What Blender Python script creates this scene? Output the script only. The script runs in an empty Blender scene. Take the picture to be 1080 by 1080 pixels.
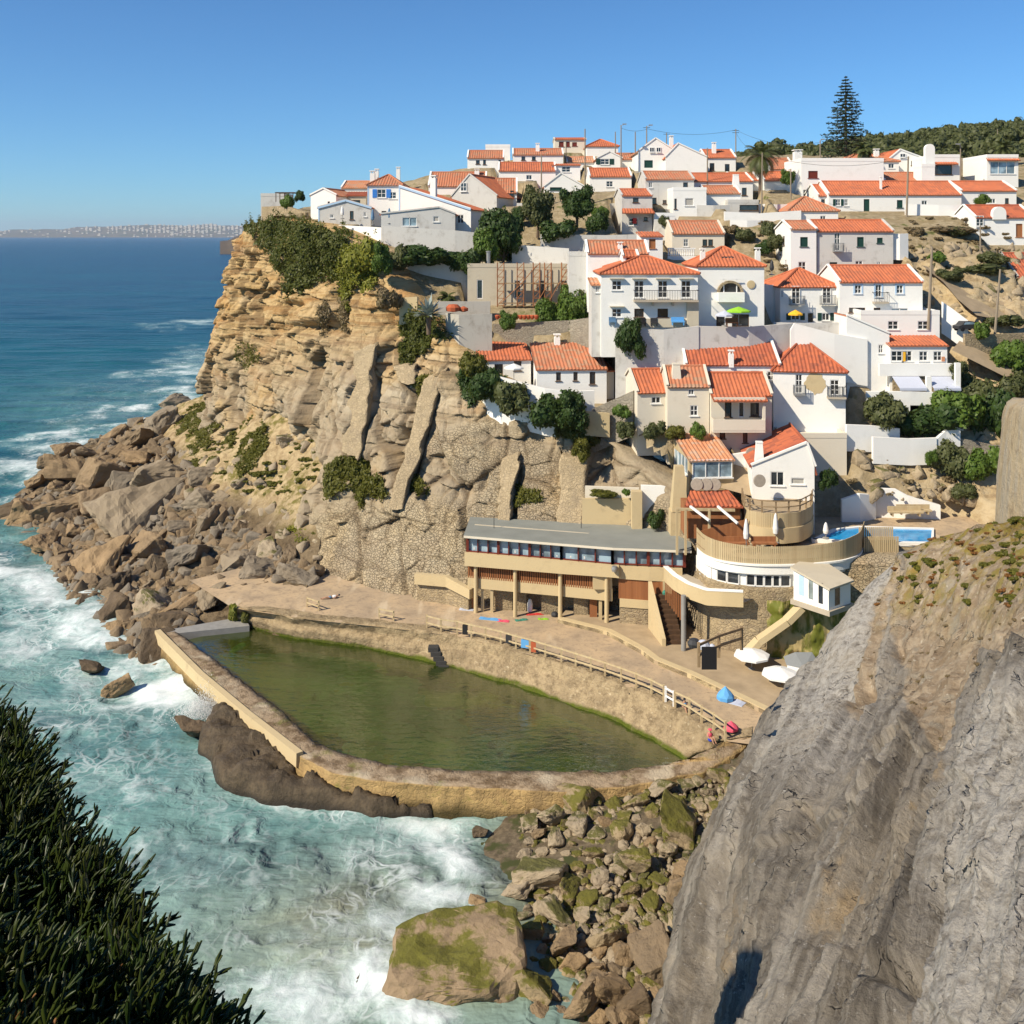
import bpy, bmesh, math, random
import numpy as np
from mathutils import Vector, Matrix
R = math.radians
random.seed(7)
SC = bpy.context.scene
COL = SC.collection
F, CZ, HV = 1080.0, 37.0, 248.0          # focal length (px), eye height (m), horizon row

# ---------------------------------------------------------------- camera
cam = bpy.data.cameras.new('camera'); camo = bpy.data.objects.new('camera', cam); COL.objects.link(camo)
camo.location = (0, 0, CZ); camo.rotation_euler = (R(90), 0, 0)
cam.sensor_width = 36; cam.lens = 36.0; cam.shift_y = -(540-HV)/1080.0
cam.clip_start = 0.1; cam.clip_end = 90000
SC.camera = camo
# ---------------------------------------------------------------- sky, sun, exposure
SUN_EL, SUN_AZ = R(40), R(237)             # azimuth clockwise from +Y
w = bpy.data.worlds.new('World'); SC.world = w; w.use_nodes = True
bg = w.node_tree.nodes['Background']
sky = w.node_tree.nodes.new('ShaderNodeTexSky'); sky.sky_type = 'NISHITA'; sky.sun_disc = False
sky.sun_elevation = SUN_EL; sky.sun_rotation = SUN_AZ; sky.air_density = 1.0; sky.dust_density = 0.05; sky.ozone_density = 3.5; sky.altitude = 1200
tint = w.node_tree.nodes.new('ShaderNodeMix'); tint.data_type = 'RGBA'; tint.blend_type = 'MULTIPLY'; tint.inputs[0].default_value = 1.0; tint.inputs[7].default_value = (.51, .86, 1.13, 1)
w.node_tree.links.new(sky.outputs[0], tint.inputs[6]); w.node_tree.links.new(tint.outputs[2], bg.inputs[0]); bg.inputs[1].default_value = 0.084
sun = bpy.data.lights.new('sun', 'SUN'); sun.energy = 4.9; sun.angle = R(0.5); sun.color = (1.0, 0.89, 0.71)
suno = bpy.data.objects.new('sun', sun); COL.objects.link(suno)
TOSUN = Vector((math.sin(SUN_AZ)*math.cos(SUN_EL), math.cos(SUN_AZ)*math.cos(SUN_EL), math.sin(SUN_EL)))
suno.rotation_euler = TOSUN.to_track_quat('Z', 'Y').to_euler(); suno.location = (-60, -30, 120)
SC.view_settings.view_transform = 'Standard'; SC.view_settings.look = 'None'
SC.view_settings.exposure = 0.45; SC.view_settings.gamma = 1.0
SC.cycles.max_bounces = 6; SC.cycles.transparent_max_bounces = 8; SC.cycles.volume_bounces = 0
SC.cycles.diffuse_bounces = 3

# ---------------------------------------------------------------- measuring helpers
def P(u, v, D):                            # the point seen at row v, column u of the photo, D metres away
    return Vector(((u-540)*D/F, D, CZ-(v-HV)*D/F))
def G(u, v, z):                            # the same, on the level z
    return P(u, v, (CZ-z)*F/(v-HV))
def Pn(u, v, D):
    return np.stack([(u-540)*D/F, D+0*u, CZ-(v-HV)*D/F], -1)
def UV(p):
    return 540+p[..., 0]*F/p[..., 1], HV+(CZ-p[..., 2])*F/p[..., 1]
class TPS:
    def __init__(s, pts, vals, lam=0.0):
        p = np.array(pts, float); v = np.array(vals, float)
        s.m = p.mean(0); s.s = p.std()
        s.p = (p-s.m)/s.s; n = len(p)
        K = s.k(np.linalg.norm(s.p[:, None]-s.p[None], axis=2))+lam*np.eye(n)
        Q = np.hstack([np.ones((n, 1)), s.p])
        A = np.zeros((n+3, n+3)); A[:n, :n] = K; A[:n, n:] = Q; A[n:, :n] = Q.T
        s.w = np.linalg.solve(A, np.concatenate([v, np.zeros(3)]))
    @staticmethod
    def k(r):
        return r*r*np.log(np.maximum(r, 1e-9))
    def __call__(s, x, y):
        x = np.asarray(x, float); y = np.asarray(y, float); sh = np.broadcast(x, y).shape
        q = (np.stack([np.broadcast_to(x, sh).ravel(), np.broadcast_to(y, sh).ravel()], -1)-s.m)/s.s
        out = np.empty(len(q))
        for i in range(0, len(q), 20000):
            a = q[i:i+20000]
            out[i:i+20000] = s.k(np.linalg.norm(a[:, None]-s.p[None], axis=2))@s.w[:-3]+s.w[-3]+a@s.w[-2:]
        return out.reshape(sh) if sh else float(out[0])
def hsh(ix, iy, iz, seed=0):
    n = (ix.astype(np.int64)*374761393+iy.astype(np.int64)*668265263+iz.astype(np.int64)*1274126177+seed*974634231) & 0xffffffff
    n = ((n ^ (n >> 13))*1274126177) & 0xffffffff
    n = ((n ^ (n >> 16))*2246822519) & 0xffffffff
    return ((n ^ (n >> 15)) & 0xffffff)/float(0xffffff)
def vnoise(p, seed=0):                     # value noise, -1..1
    p = np.asarray(p, float); i = np.floor(p); f = p-i; f = f*f*(3-2*f); i = i.astype(np.int64)
    r = 0
    for dx in (0, 1):
        for dy in (0, 1):
            for dz in (0, 1):
                wt = (f[..., 0] if dx else 1-f[..., 0])*(f[..., 1] if dy else 1-f[..., 1])*(f[..., 2] if dz else 1-f[..., 2])
                r = r+wt*hsh(i[..., 0]+dx, i[..., 1]+dy, i[..., 2]+dz, seed)
    return r*2-1
def fbm(p, octv=4, seed=0, gain=.5):
    a, r, q = 1.0, 0, np.asarray(p, float)
    for o in range(octv):
        r = r+a*vnoise(q, seed+o); q = q*2.03+11.7; a *= gain
    return r
def ridged(p, octv=4, seed=0):
    a, r, q = 1.0, 0, np.asarray(p, float)
    for o in range(octv):
        r = r+a*(1-2*np.abs(vnoise(q, seed+o))); q = q*2.1+5.3; a *= .5
    return r
def facets(x, y, sx_, sy_, seed, amp, tilt):   # broken rock faces: cells with their own offset and tilt
    gx_, gy_ = x/sx_, y/sy_; i, j = np.floor(gx_), np.floor(gy_); d1 = np.full(x.shape, 9.); d2 = d1.copy(); o = np.zeros(x.shape)
    for a in (-1, 0, 1):
        for b in (-1, 0, 1):
            ci, cj = i+a, j+b; h = lambda k: hsh(ci, cj, ci*0, seed+k)
            px, py = ci+h(1), cj+h(2); d = np.hypot(gx_-px, gy_-py); v = (h(3)-.5)*2*amp+tilt*((h(4)-.5)*(gx_-px)*2+(h(5)-.5)*(gy_-py)*2)
            n = d < d1; d2 = np.where(n, d1, np.minimum(d2, d)); o = np.where(n, v, o); d1 = np.where(n, d, d1)
    return o, d2-d1
def sstep(a, b, x):
    t = np.clip((x-a)/(b-a), 0, 1); return t*t*(3-2*t)
def inpoly(x, y, poly):
    x = np.asarray(x); y = np.asarray(y); c = np.zeros(x.shape, bool); n = len(poly); j = n-1
    for i in range(n):
        xi, yi = poly[i][:2]; xj, yj = poly[j][:2]
        with np.errstate(all='ignore'):
            c ^= ((yi > y) != (yj > y)) & (x < (xj-xi)*(y-yi)/((yj-yi) or 1e-12)+xi)
        j = i
    return c
def interp_poly(pts, t):                   # pts: list of tuples, t 0..1 along the list index
    a = np.array(pts, float); k = np.linspace(0, 1, len(a))
    return np.stack([np.interp(t, k, a[:, i]) for i in range(a.shape[1])], -1)
def pline(pts, n):                         # resample a polyline of vectors into n points by length
    a = np.array([tuple(p) for p in pts], float); L = np.concatenate([[0], np.cumsum(np.linalg.norm(np.diff(a, axis=0), axis=1))])
    t = np.linspace(0, L[-1], n)
    return np.stack([np.interp(t, L, a[:, i]) for i in range(a.shape[1])], -1)
def smooth(a, k):
    a = a.copy()
    for _ in range(k):
        a[1:-1] = .25*a[:-2]+.5*a[1:-1]+.25*a[2:]
    return a

# ---------------------------------------------------------------- mesh helpers
class MB:
    def __init__(s):
        s.v = []; s.f = []; s.uv = {}; s.mi = []
    def add(s, vs, fs, mi=0):
        o = len(s.v); s.v += [tuple(q) for q in vs]
        for f in fs:
            s.f.append([o+i for i in f]); s.mi.append(mi)
        return o
    def poly(s, pts, uv=None, mi=0):
        s.add(pts, [list(range(len(pts)))], mi)
        if uv: s.uv[len(s.f)-1] = uv
    def box(s, x0, x1, y0, y1, z0, z1, mi=0, tap=0.0):
        t = tap
        s.add([(x0, y0, z0), (x1, y0, z0), (x1, y1, z0), (x0, y1, z0), (x0+t, y0+t, z1), (x1-t, y0+t, z1), (x1-t, y1-t, z1), (x0+t, y1-t, z1)],
              [(3, 2, 1, 0), (4, 5, 6, 7), (0, 1, 5, 4), (1, 2, 6, 5), (2, 3, 7, 6), (3, 0, 4, 7)], mi)
    def hexa(s, q, mi=0):                  # 8 corners: bottom 4, top 4
        s.add(q, [(3, 2, 1, 0), (4, 5, 6, 7), (0, 1, 5, 4), (1, 2, 6, 5), (2, 3, 7, 6), (3, 0, 4, 7)], mi)
    def bar(s, a, b, w, h=None, up=(0, 0, 1), mi=0):
        a = Vector(a); b = Vector(b); h = h or w; d = (b-a).normalized(); u = Vector(up)
        if abs(d.dot(u)) > .98: u = Vector((0, 1, 0))
        x = d.cross(u).normalized()*w*.5; y = x.cross(d).normalized()*h*.5
        s.hexa([a-x-y, a+x-y, a+x+y, a-x+y, b-x-y, b+x-y, b+x+y, b-x+y], mi)
    def tube(s, a, b, r0, r1=None, n=8, cap=True, mi=0):
        a = Vector(a); b = Vector(b); r1 = r0 if r1 is None else r1; d = (b-a).normalized()
        u = Vector((1, 0, 0)) if abs(d.x) < .8 else Vector((0, 1, 0)); x = d.cross(u).normalized(); y = d.cross(x)
        vs = []
        for c, r in ((a, r0), (b, r1)):
            for k in range(n):
                t = 2*math.pi*k/n; vs.append(c+x*r*math.cos(t)+y*r*math.sin(t))
        fs = [(k, (k+1) % n, n+(k+1) % n, n+k) for k in range(n)]
        if cap: fs += [tuple(range(n-1, -1, -1)), tuple(range(n, 2*n))]
        s.add(vs, fs, mi)
    def path(s, pts, rads, n=7, mi=0):
        for i in range(len(pts)-1):
            s.tube(pts[i], pts[i+1], rads[i], rads[i+1], n, True, mi)
    def lathe(s, prof, n=16, c=(0, 0, 0), mi=0, sy=1.0):
        vs = []
        for r, z in prof:
            for k in range(n):
                t = 2*math.pi*k/n; vs.append((c[0]+r*math.cos(t), c[1]+sy*r*math.sin(t), c[2]+z))
        fs = []
        for i in range(len(prof)-1):
            for k in range(n):
                fs.append((i*n+k, i*n+(k+1) % n, (i+1)*n+(k+1) % n, (i+1)*n+k))
        fs.append(tuple(range(n-1, -1, -1))); fs.append(tuple(range((len(prof)-1)*n, len(prof)*n)))
        s.add(vs, fs, mi)
    def strip(s, pts, zb, zt, th, mi=0):
        """upright wall along a polyline; th grows to the far side (left of the walking direction)"""
        n = len(pts); p = [Vector((q[0], q[1], 0)) for q in pts]
        zb = zb if hasattr(zb, '__len__') else [zb]*n; zt = zt if hasattr(zt, '__len__') else [zt]*n
        nor = []
        for i in range(n):
            a = p[max(i-1, 0)]; b = p[min(i+1, n-1)]; d = (b-a).normalized(); nor.append(Vector((-d.y, d.x, 0))*th)
        vs = []
        for i in range(n):
            q = p[i]; r = q+nor[i]
            vs += [(q.x, q.y, zb[i]), (q.x, q.y, zt[i]), (r.x, r.y, zt[i]), (r.x, r.y, zb[i])]
        fs = [(0, 1, 2, 3), tuple(4*(n-1)+k for k in (3, 2, 1, 0))]
        for i in range(n-1):
            o = 4*i
            for k in range(4):
                fs.append((o+k, o+4+k, o+4+(k+1) % 4, o+(k+1) % 4))
        s.add(vs, fs, mi)
    def mesh(s, name, sm=False):
        me = bpy.data.meshes.new(name); me.from_pydata(s.v, [], s.f)
        if s.uv:
            l = me.uv_layers.new(name='UVMap').data
            for fi, uv in s.uv.items():
                p = me.polygons[fi]
                for k, li in enumerate(p.loop_indices): l[li].uv = uv[k]
        if any(s.mi): me.polygons.foreach_set('material_index', s.mi)
        if sm: me.polygons.foreach_set('use_smooth', [True]*len(me.polygons))
        return me
def npmesh(name, V, Fa, sm=True):
    """V (n,3), Fa (m,4) or (m,3)"""
    me = bpy.data.meshes.new(name); V = np.ascontiguousarray(V, np.float32); Fa = np.ascontiguousarray(Fa, np.int32); k = Fa.shape[1]
    me.vertices.add(len(V)); me.vertices.foreach_set('co', V.ravel())
    me.loops.add(Fa.size); me.loops.foreach_set('vertex_index', Fa.ravel())
    me.polygons.add(len(Fa)); me.polygons.foreach_set('loop_start', np.arange(0, Fa.size, k, dtype=np.int32)); me.polygons.foreach_set('loop_total', np.full(len(Fa), k, np.int32))
    if sm: me.polygons.foreach_set('use_smooth', np.ones(len(Fa), bool))
    me.update(calc_edges=True); return me
def gridfaces(nr, nc, keep=None):
    i = np.arange((nr-1)*(nc-1)); r = i//(nc-1); c = i % (nc-1); a = r*nc+c
    q = np.stack([a, a+1, a+nc+1, a+nc], -1)
    return q if keep is None else q[keep.ravel()]
def attr(me, name, val):
    a = me.attributes.new(name, 'FLOAT', 'POINT'); a.data.foreach_set('value', np.ascontiguousarray(val, np.float32).ravel())
def setp(o, label=None, cat=None, group=None, kind=None):
    if label: o['label'] = label
    if cat: o['category'] = cat
    if group: o['group'] = group
    if kind: o['kind'] = kind
    return o
def obj(name, mb, m, parent=None, loc=None, rz=None, sm=False, off=None):
    """link a mesh (MB or Mesh) as ONE object; off: subtract this world point from the vertices"""
    me = mb.mesh(name, sm) if isinstance(mb, MB) else mb
    if off is not None: me.transform(Matrix.Translation(-Vector(off)))
    for x in (m if isinstance(m, (list, tuple)) else [m]): me.materials.append(x)
    o = bpy.data.objects.new(name, me); COL.objects.link(o)
    if parent is not None: o.parent = parent
    if loc is not None: o.location = loc
    if rz is not None: o.rotation_euler = (0, 0, rz)
    return o
def thing(name, loc, label, cat, group=None, rz=0):
    o = bpy.data.objects.new(name, None); COL.objects.link(o); o.location = loc; o.rotation_euler = (0, 0, rz); o.empty_display_size = .3
    return setp(o, label, cat, group)
def single(name, mb, m, loc, label, cat, group=None, sm=False):
    """a top-level thing that is one mesh, given in world coordinates"""
    return setp(obj(name, mb, m, None, loc=loc, sm=sm, off=loc), label, cat, group)
def struct(name, me, m):
    o = obj(name, me, m); o['kind'] = 'structure'; return o
def dup(o, parent=None):
    c = o.copy(); COL.objects.link(c)
    if parent is not None: c.parent = parent
    for ch in list(o.children): dup(ch, c)
    return c
# ---------------------------------------------------------------- materials
class NT:
    def __init__(s, name, disp=False):
        s.m = bpy.data.materials.new(name); s.m.use_nodes = True; s.t = s.m.node_tree; s.t.nodes.clear()
        s.out = s.t.nodes.new('ShaderNodeOutputMaterial')
    def n(s, t, ins=None, **kw):
        x = s.t.nodes.new('ShaderNode'+t)
        for k, v in kw.items(): setattr(x, k, v)
        for k, v in (ins or {}).items():
            i = x.inputs[k]
            if isinstance(v, bpy.types.NodeSocket): s.t.links.new(v, i)
            else: i.default_value = v
        return x
    def pos(s): return s.n('NewGeometry').outputs['Position']
    def obj(s): return s.n('TexCoord').outputs['Object']
    def uv(s): return s.n('TexCoord').outputs['UV']
    def rnd(s): return s.n('ObjectInfo').outputs['Random']
    def at(s, name): return s.n('Attribute', attribute_name=name).outputs['Fac']
    def map(s, vec, sc=(1, 1, 1), rot=(0, 0, 0), loc=(0, 0, 0)):
        return s.n('Mapping', {'Vector': vec, 'Scale': sc, 'Rotation': rot, 'Location': loc}).outputs[0]
    def noise(s, vec, scale, detail=5, rough=.55, dist=0.0):
        return s.n('TexNoise', {'Vector': vec, 'Scale': scale, 'Detail': detail, 'Roughness': rough, 'Distortion': dist}).outputs['Fac']
    def vor(s, vec, scale, feature='F1', out='Distance', rand=1.0):
        return s.n('TexVoronoi', {'Vector': vec, 'Scale': scale, 'Randomness': rand}, feature=feature).outputs[out]
    def ma(s, op, a, b=0.0, c=False):
        return s.n('Math', {0: a, 1: b}, operation=op, use_clamp=c).outputs[0]
    def sst(s, x, a, b):
        return s.n('MapRange', {'Value': x, 'From Min': a, 'From Max': b}, interpolation_type='SMOOTHSTEP').outputs[0]
    def ramp(s, fac, stops):
        x = s.n('ValToRGB', {'Fac': fac}); e = x.color_ramp.elements
        while len(e) < len(stops): e.new(.5)
        for q, (p, c) in zip(e, stops):
            q.position = p; q.color = (*c, 1)
        return x.outputs[0]
    def mix(s, fac, a, b, blend='MIX'):
        c = lambda k: (*k, 1) if isinstance(k, tuple) and len(k) == 3 else k
        x = s.n('Mix', data_type='RGBA', blend_type=blend)
        for i, k in ((0, fac), (6, c(a)), (7, c(b))):
            if isinstance(k, bpy.types.NodeSocket): s.t.links.new(k, x.inputs[i])
            else: x.inputs[i].default_value = k
        return x.outputs[2]
    def xyz(s, vec): return s.n('SeparateXYZ', {0: vec}).outputs
    def bump(s, h, strength=.5, dist=.1, normal=None):
        d = {'Height': h, 'Strength': strength, 'Distance': dist}
        if normal: d['Normal'] = normal
        return s.n('Bump', d).outputs[0]
    def bsdf(s, col, rough=.8, normal=None, spec=.3, metal=0.0, **kw):
        c = (*col, 1) if isinstance(col, tuple) and len(col) == 3 else col
        d = {'Base Color': c, 'Roughness': rough, 'Specular IOR Level': spec, 'Metallic': metal}
        if normal: d['Normal'] = normal
        d.update(kw); return s.n('BsdfPrincipled', d).outputs[0]
    def end(s, sh):
        s.t.links.new(sh, s.out.inputs['Surface']); return s.m
def plain(name, col, rough=.7, spec=.3, metal=0.0, var=.12, sc=3.0):
    t = NT(name); p = t.obj(); k = t.noise(p, sc, 4)
    c = t.mix(t.ma('MULTIPLY', k, var*2), col, tuple(x*.45 for x in col))
    return t.end(t.bsdf(c, rough, None, spec, metal))
def m_plaster(name, col, dirt=(.42, .36, .28), amt=.5, stain=.5):
    t = NT(name); p = t.pos(); r = t.rnd()
    base = t.mix(t.ma('MULTIPLY', r, .5), col, tuple(c*k for c, k in zip(col, (.93, .92, .90))))
    k = t.sst(t.noise(p, .9, 6, .65), .5, .85)
    streak = t.sst(t.noise(t.map(p, (1.6, 1.6, .22)), 1.5, 5, .7), .55, .85)
    base = t.mix(t.ma('MULTIPLY', k, amt), base, dirt); base = t.mix(t.ma('MULTIPLY', streak, amt*.6*stain), base, tuple(c*.8 for c in dirt))
    return t.end(t.bsdf(base, .85, t.bump(t.noise(p, 9, 4), .25, .05), .15))
def m_tile(name, a, b, c, mott=.5):
    t = NT(name); uv = t.uv(); p = t.pos(); x = t.xyz(uv)
    cell = t.n('CombineXYZ', {0: t.ma('FLOOR', t.ma('MULTIPLY', x[0], 1/.42)), 1: t.ma('FLOOR', t.ma('MULTIPLY', x[1], 1/.5)), 2: t.rnd()}).outputs[0]
    wn = t.n('TexWhiteNoise', {0: cell}).outputs['Value']
    k = t.noise(p, .45, 5, .6)
    col = t.mix(t.sst(k, .35, .7), a, b); col = t.mix(t.ma('MULTIPLY', t.sst(wn, .45, 1), mott), col, c)
    col = t.mix(t.ma('MULTIPLY', t.rnd(), .28), col, b)
    lich = t.sst(t.noise(p, 2.2, 6, .7), .62, .8); col = t.mix(t.ma('MULTIPLY', lich, .4*mott), col, (.30, .26, .20))
    course = t.ma('FRACT', t.ma('MULTIPLY', x[1], 2.0))
    return t.end(t.bsdf(col, .8, t.bump(course, .5, .05), .2))
def m_stone(name, a, b, gap, sc=1.6, moss=None, mossz=None, jw=.6, jb=.4):
    t = NT(name); p = t.pos(); q = t.map(p, (1, 1, 1.7))
    wp = t.n('VectorMath', {0: q, 1: t.n('TexNoise', {'Vector': p, 'Scale': 1.2}).outputs['Color']}, operation='ADD').outputs[0]
    d = t.vor(wp, sc, 'DISTANCE_TO_EDGE'); cc = t.vor(wp, sc, 'F1', 'Color')
    col = t.mix(t.xyz(cc)[0], a, b); col = t.mix(t.sst(t.noise(p, .35, 5), .4, .7), col, tuple(.8*i for i in a))
    col = t.mix(t.ma('MULTIPLY', t.ma('SUBTRACT', 1.0, t.sst(d, .0, .06)), t.ma('MULTIPLY', t.sst(t.noise(p, .9, 4), .35, .65), jw)), col, gap); col = t.mix(t.ma('MULTIPLY', t.sst(t.noise(p, 3.5, 7, .7), .5, .8), .5), col, gap)
    col = t.mix(t.ma('MULTIPLY', t.sst(t.noise(t.map(p, (1, 1, .5)), .55, 7, .68), .52, .70), .65), col, tuple(i*1.3 for i in gap))
    if jb < .2:                                # walkway: trodden brown top with wet stains
        upn = t.sst(t.xyz(t.n('NewGeometry').outputs['Normal'])[2], .55, .85); tk_ = t.mix(t.sst(t.noise(p, .8, 7, .7), .40, .62), (.33, .25, .165), (.14, .095, .055)); tk_ = t.mix(t.sst(t.noise(p, .35, 5), .5, .65), tk_, (.40, .33, .235)); col = t.mix(upn, col, tk_); col = t.mix(t.ma('MULTIPLY', t.sst(t.noise(p, .6, 6, .66), .56, .68), .55), col, (.14, .15, .03))
    if moss:
        zz = t.xyz(p)[2]; mk = t.ma('MULTIPLY', t.ma('SUBTRACT', 1.0, t.sst(t.ma('ADD', zz, t.ma('MULTIPLY', t.noise(p, .5, 5), 1.6)), mossz[0]+.8, mossz[1]+.8)), 1.0)
        col = t.mix(mk, col, moss)
    h = t.ma('ADD', t.ma('MULTIPLY', t.sst(d, 0, .12), jb), t.ma('ADD', t.ma('MULTIPLY', t.noise(p, 6, 5), .5), t.ma('MULTIPLY', t.noise(p, 1.5, 6, .7), .9)))
    return t.end(t.bsdf(col, .9, t.bump(h, .8, .12), .15))
def m_rock_boulder(name, a, b, c, moss=None, wetz=.8, mamt=.5):
    t = NT(name); p = t.obj(); w = t.pos(); r = t.rnd()
    pr = t.n('VectorMath', {0: p, 1: t.n('CombineXYZ', {0: t.ma('MULTIPLY', r, 37.0), 1: r, 2: 3.0}).outputs[0]}, operation='ADD').outputs[0]
    col = t.mix(t.sst(t.noise(pr, 1.1, 6, .6), .35, .68), a, b); col = t.mix(t.ma('MULTIPLY', r, .75), col, c)
    col = t.mix(t.ma('MULTIPLY', t.sst(t.noise(pr, 5, 6, .7), .5, .75), .35), col, tuple(.4*i for i in b))
    if moss:
        up = t.xyz(t.n('NewGeometry').outputs['Normal'])[2]
        mk = t.sst(t.ma('ADD', t.noise(w, .5, 6, .65), t.ma('MULTIPLY', up, .22)), .68-.28*mamt, .80-.28*mamt)
        mcol = t.mix(t.noise(w, 3.0, 5), moss, tuple(i*.35 for i in moss)); col = t.mix(t.ma('MULTIPLY', mk, .9), col, mcol)
    wet = t.ma('SUBTRACT', 1.0, t.sst(t.ma('ADD', t.xyz(w)[2], t.ma('MULTIPLY', t.noise(w, .6, 4), .8)), wetz-.3, wetz+.7))
    col = t.mix(t.ma('MULTIPLY', wet, .75), col, (.035, .026, .018))
    h = t.ma('ADD', t.noise(pr, 2.5, 8, .68), t.ma('MULTIPLY', t.noise(pr, 12, 4, .7), .35))
    rough = t.ma('SUBTRACT', .9, t.ma('MULTIPLY', wet, .45))
    return t.end(t.bsdf(col, rough, t.bump(h, .75, .22), .3))
def m_leaf(name, a, b, c, rough=.55, trans=.25):
    t = NT(name); p = t.pos(); r = t.rnd()
    col = t.mix(t.sst(t.noise(p, 1.1, 3), .35, .65), a, b); wn = t.n('TexWhiteNoise', {0: t.n('VectorMath', {0: p, 1: (.14, .14, .14)}, operation='SNAP').outputs[0]}).outputs['Value']
    col = t.mix(t.ma('MULTIPLY', wn, .55), col, c); col = t.mix(t.ma('MULTIPLY', r, .3), col, b)
    d = t.bsdf(col, rough, None, .3); tr = t.n('BsdfTranslucent', {'Color': t.mix(.35, col, (.30, .34, .06))}).outputs[0]
    return t.end(t.n('MixShader', {0: trans, 1: d, 2: tr}).outputs[0])
def m_glass(name, col, rough=.08):
    t = NT(name); k = t.noise(t.pos(), .7, 3)
    return t.end(t.bsdf(t.mix(t.sst(k, .35, .65), col, tuple(.35*i for i in col)), rough, None, .8))
def m_wood(name, a, b, sc=6.0):
    t = NT(name); p = t.pos(); wn = t.n('TexWhiteNoise', {0: t.n('VectorMath', {0: t.map(p, (1, 1, .02)), 1: (.2, .2, 9.)}, operation='SNAP').outputs[0]}).outputs['Value']
    return t.end(t.bsdf(t.mix(t.ma('ADD', t.ma('MULTIPLY', wn, .6), t.ma('MULTIPLY', t.noise(t.map(p, (8, 8, .8)), 1, 4), .4)), a, b), .75, None, .2))

M = {}
M['white'] = m_plaster('white_plaster', (.80, .79, .75), (.50, .48, .42), amt=.34)
M['cream'] = m_plaster('cream_plaster', (.66, .60, .49), amt=.40)
M['worn'] = m_plaster('weathered_plaster', (.56, .545, .51), (.28, .25, .21), amt=.9, stain=1.3)
M['grey_plaster'] = m_plaster('grey_plaster', (.40, .38, .34), (.22, .19, .15), amt=.8, stain=1.2)
M['beige'] = m_plaster('beige_plaster', (.52, .46, .35), (.30, .25, .18), amt=.6)
M['ochre'] = m_plaster('ochre_concrete', (.53, .42, .245), (.30, .23, .14), amt=.6)
M['tile'] = m_tile('orange_roof_tiles', (.53, .165, .075), (.43, .13, .062), (.34, .12, .07), .8)
M['tile_worn'] = m_tile('worn_roof_tiles', (.49, .19, .10), (.40, .15, .08), (.36, .22, .14), 1.0)
M['tile_old'] = m_tile('weathered_roof_tiles', (.47, .135, .06), (.36, .10, .055), (.24, .08, .05), .9)
M['tile_pale'] = m_tile('pale_roof_tiles', (.58, .27, .14), (.50, .20, .10), (.44, .33, .24), .9)
M['stone'] = m_stone('rubble_stone', (.42, .33, .20), (.30, .24, .16), (.14, .10, .065), 2.6)
M['stone_grey'] = m_stone('grey_rubble_stone', (.36, .32, .25), (.27, .24, .19), (.13, .11, .09), 2.9)
M['poolstone'] = m_stone('sea_wall_stone', (.44, .30, .13), (.33, .22, .10), (.15, .105, .055), 2.2, (.06, .045, .018), (.9, 1.9), .5, .18)
t = NT('pool_bank'); p = t.pos(); b = t.noise(p, 1.4, 8, .72); a_ = t.noise(p, .35, 6, .65)
col = t.mix(t.sst(a_, .35, .65), (.40, .305, .18), (.29, .22, .13)); col = t.mix(t.sst(b, .45, .68), col, (.19, .14, .08)); col = t.mix(t.sst(t.noise(t.map(p, (1, 1, 3)), 2.2, 6, .7), .58, .72), col, (.55, .46, .31))
col = t.mix(t.ma('SUBTRACT', 1.0, t.sst(t.ma('ADD', t.xyz(p)[2], t.ma('MULTIPLY', a_, 1.0)), 2.60, 2.85)), col, (.085, .105, .012))
vd = t.vor(t.n('VectorMath', {0: t.map(p, (1, 1, 1.6)), 1: t.n('TexNoise', {'Vector': p, 'Scale': 1.4}).outputs['Color']}, operation='ADD').outputs[0], 2.3, 'DISTANCE_TO_EDGE'); jm = t.ma('MULTIPLY', t.ma('SUBTRACT', 1.0, t.sst(vd, 0, .08)), t.sst(t.noise(p, .5, 4), .38, .6)); col = t.mix(t.ma('MULTIPLY', jm, .25), col, (.20, .15, .09)); col = t.mix(t.ma('MULTIPLY', t.sst(t.noise(t.map(p, (1, 1, .3)), .9, 7, .7), .52, .68), .6), col, (.20, .15, .09)); b = t.ma('ADD', b, t.ma('MULTIPLY', t.sst(vd, 0, .1), .10))
M['poolwall_in'] = t.end(t.bsdf(col, .9, t.bump(t.ma('ADD', b, a_), .9, .25), .15))
M['pier'] = m_stone('pier_masonry', (.44, .345, .215), (.34, .265, .165), (.2, .16, .11), 2.8)
M['concrete'] = plain('pale_concrete', (.50, .43, .33), .9, .2, 0, .35, 1.0)
M['concrete_grey'] = plain('grey_concrete', (.33, .32, .30), .9, .2, 0, .4, 1.5)
M['wood'] = m_wood('weathered_timber', (.36, .26, .15), (.22, .15, .085))
M['wood_red'] = m_wood('red_brown_timber', (.36, .155, .065), (.24, .095, .04))
M['wood_pale'] = m_wood('pale_timber', (.52, .42, .25), (.40, .30, .17))
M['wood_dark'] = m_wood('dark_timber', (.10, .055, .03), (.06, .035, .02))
M['redframe'] = plain('red_window_frame', (.16, .030, .018), .5)
M['glass'] = m_glass('dark_glass', (.035, .042, .05))
M['glass_blue'] = m_glass('painted_sky_glass', (.34, .46, .54), .05)  # pane colour brightened to carry the sky's reflection
M['glass_curtain'] = m_glass('curtained_glass', (.30, .35, .34), .15)
M['frame'] = plain('white_frame', (.78, .77, .74), .5, .3, 0, .1)
M['green'] = plain('green_paint', (.015, .055, .042), .5)
M['blue'] = plain('blue_paint', (.05, .22, .62), .5)
M['paleblue'] = plain('pale_blue_paint', (.42, .58, .76), .6)
M['bluegrey'] = plain('grey_blue_paint', (.12, .22, .34), .6)
M['iron'] = plain('dark_iron', (.04, .04, .042), .5)
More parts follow.
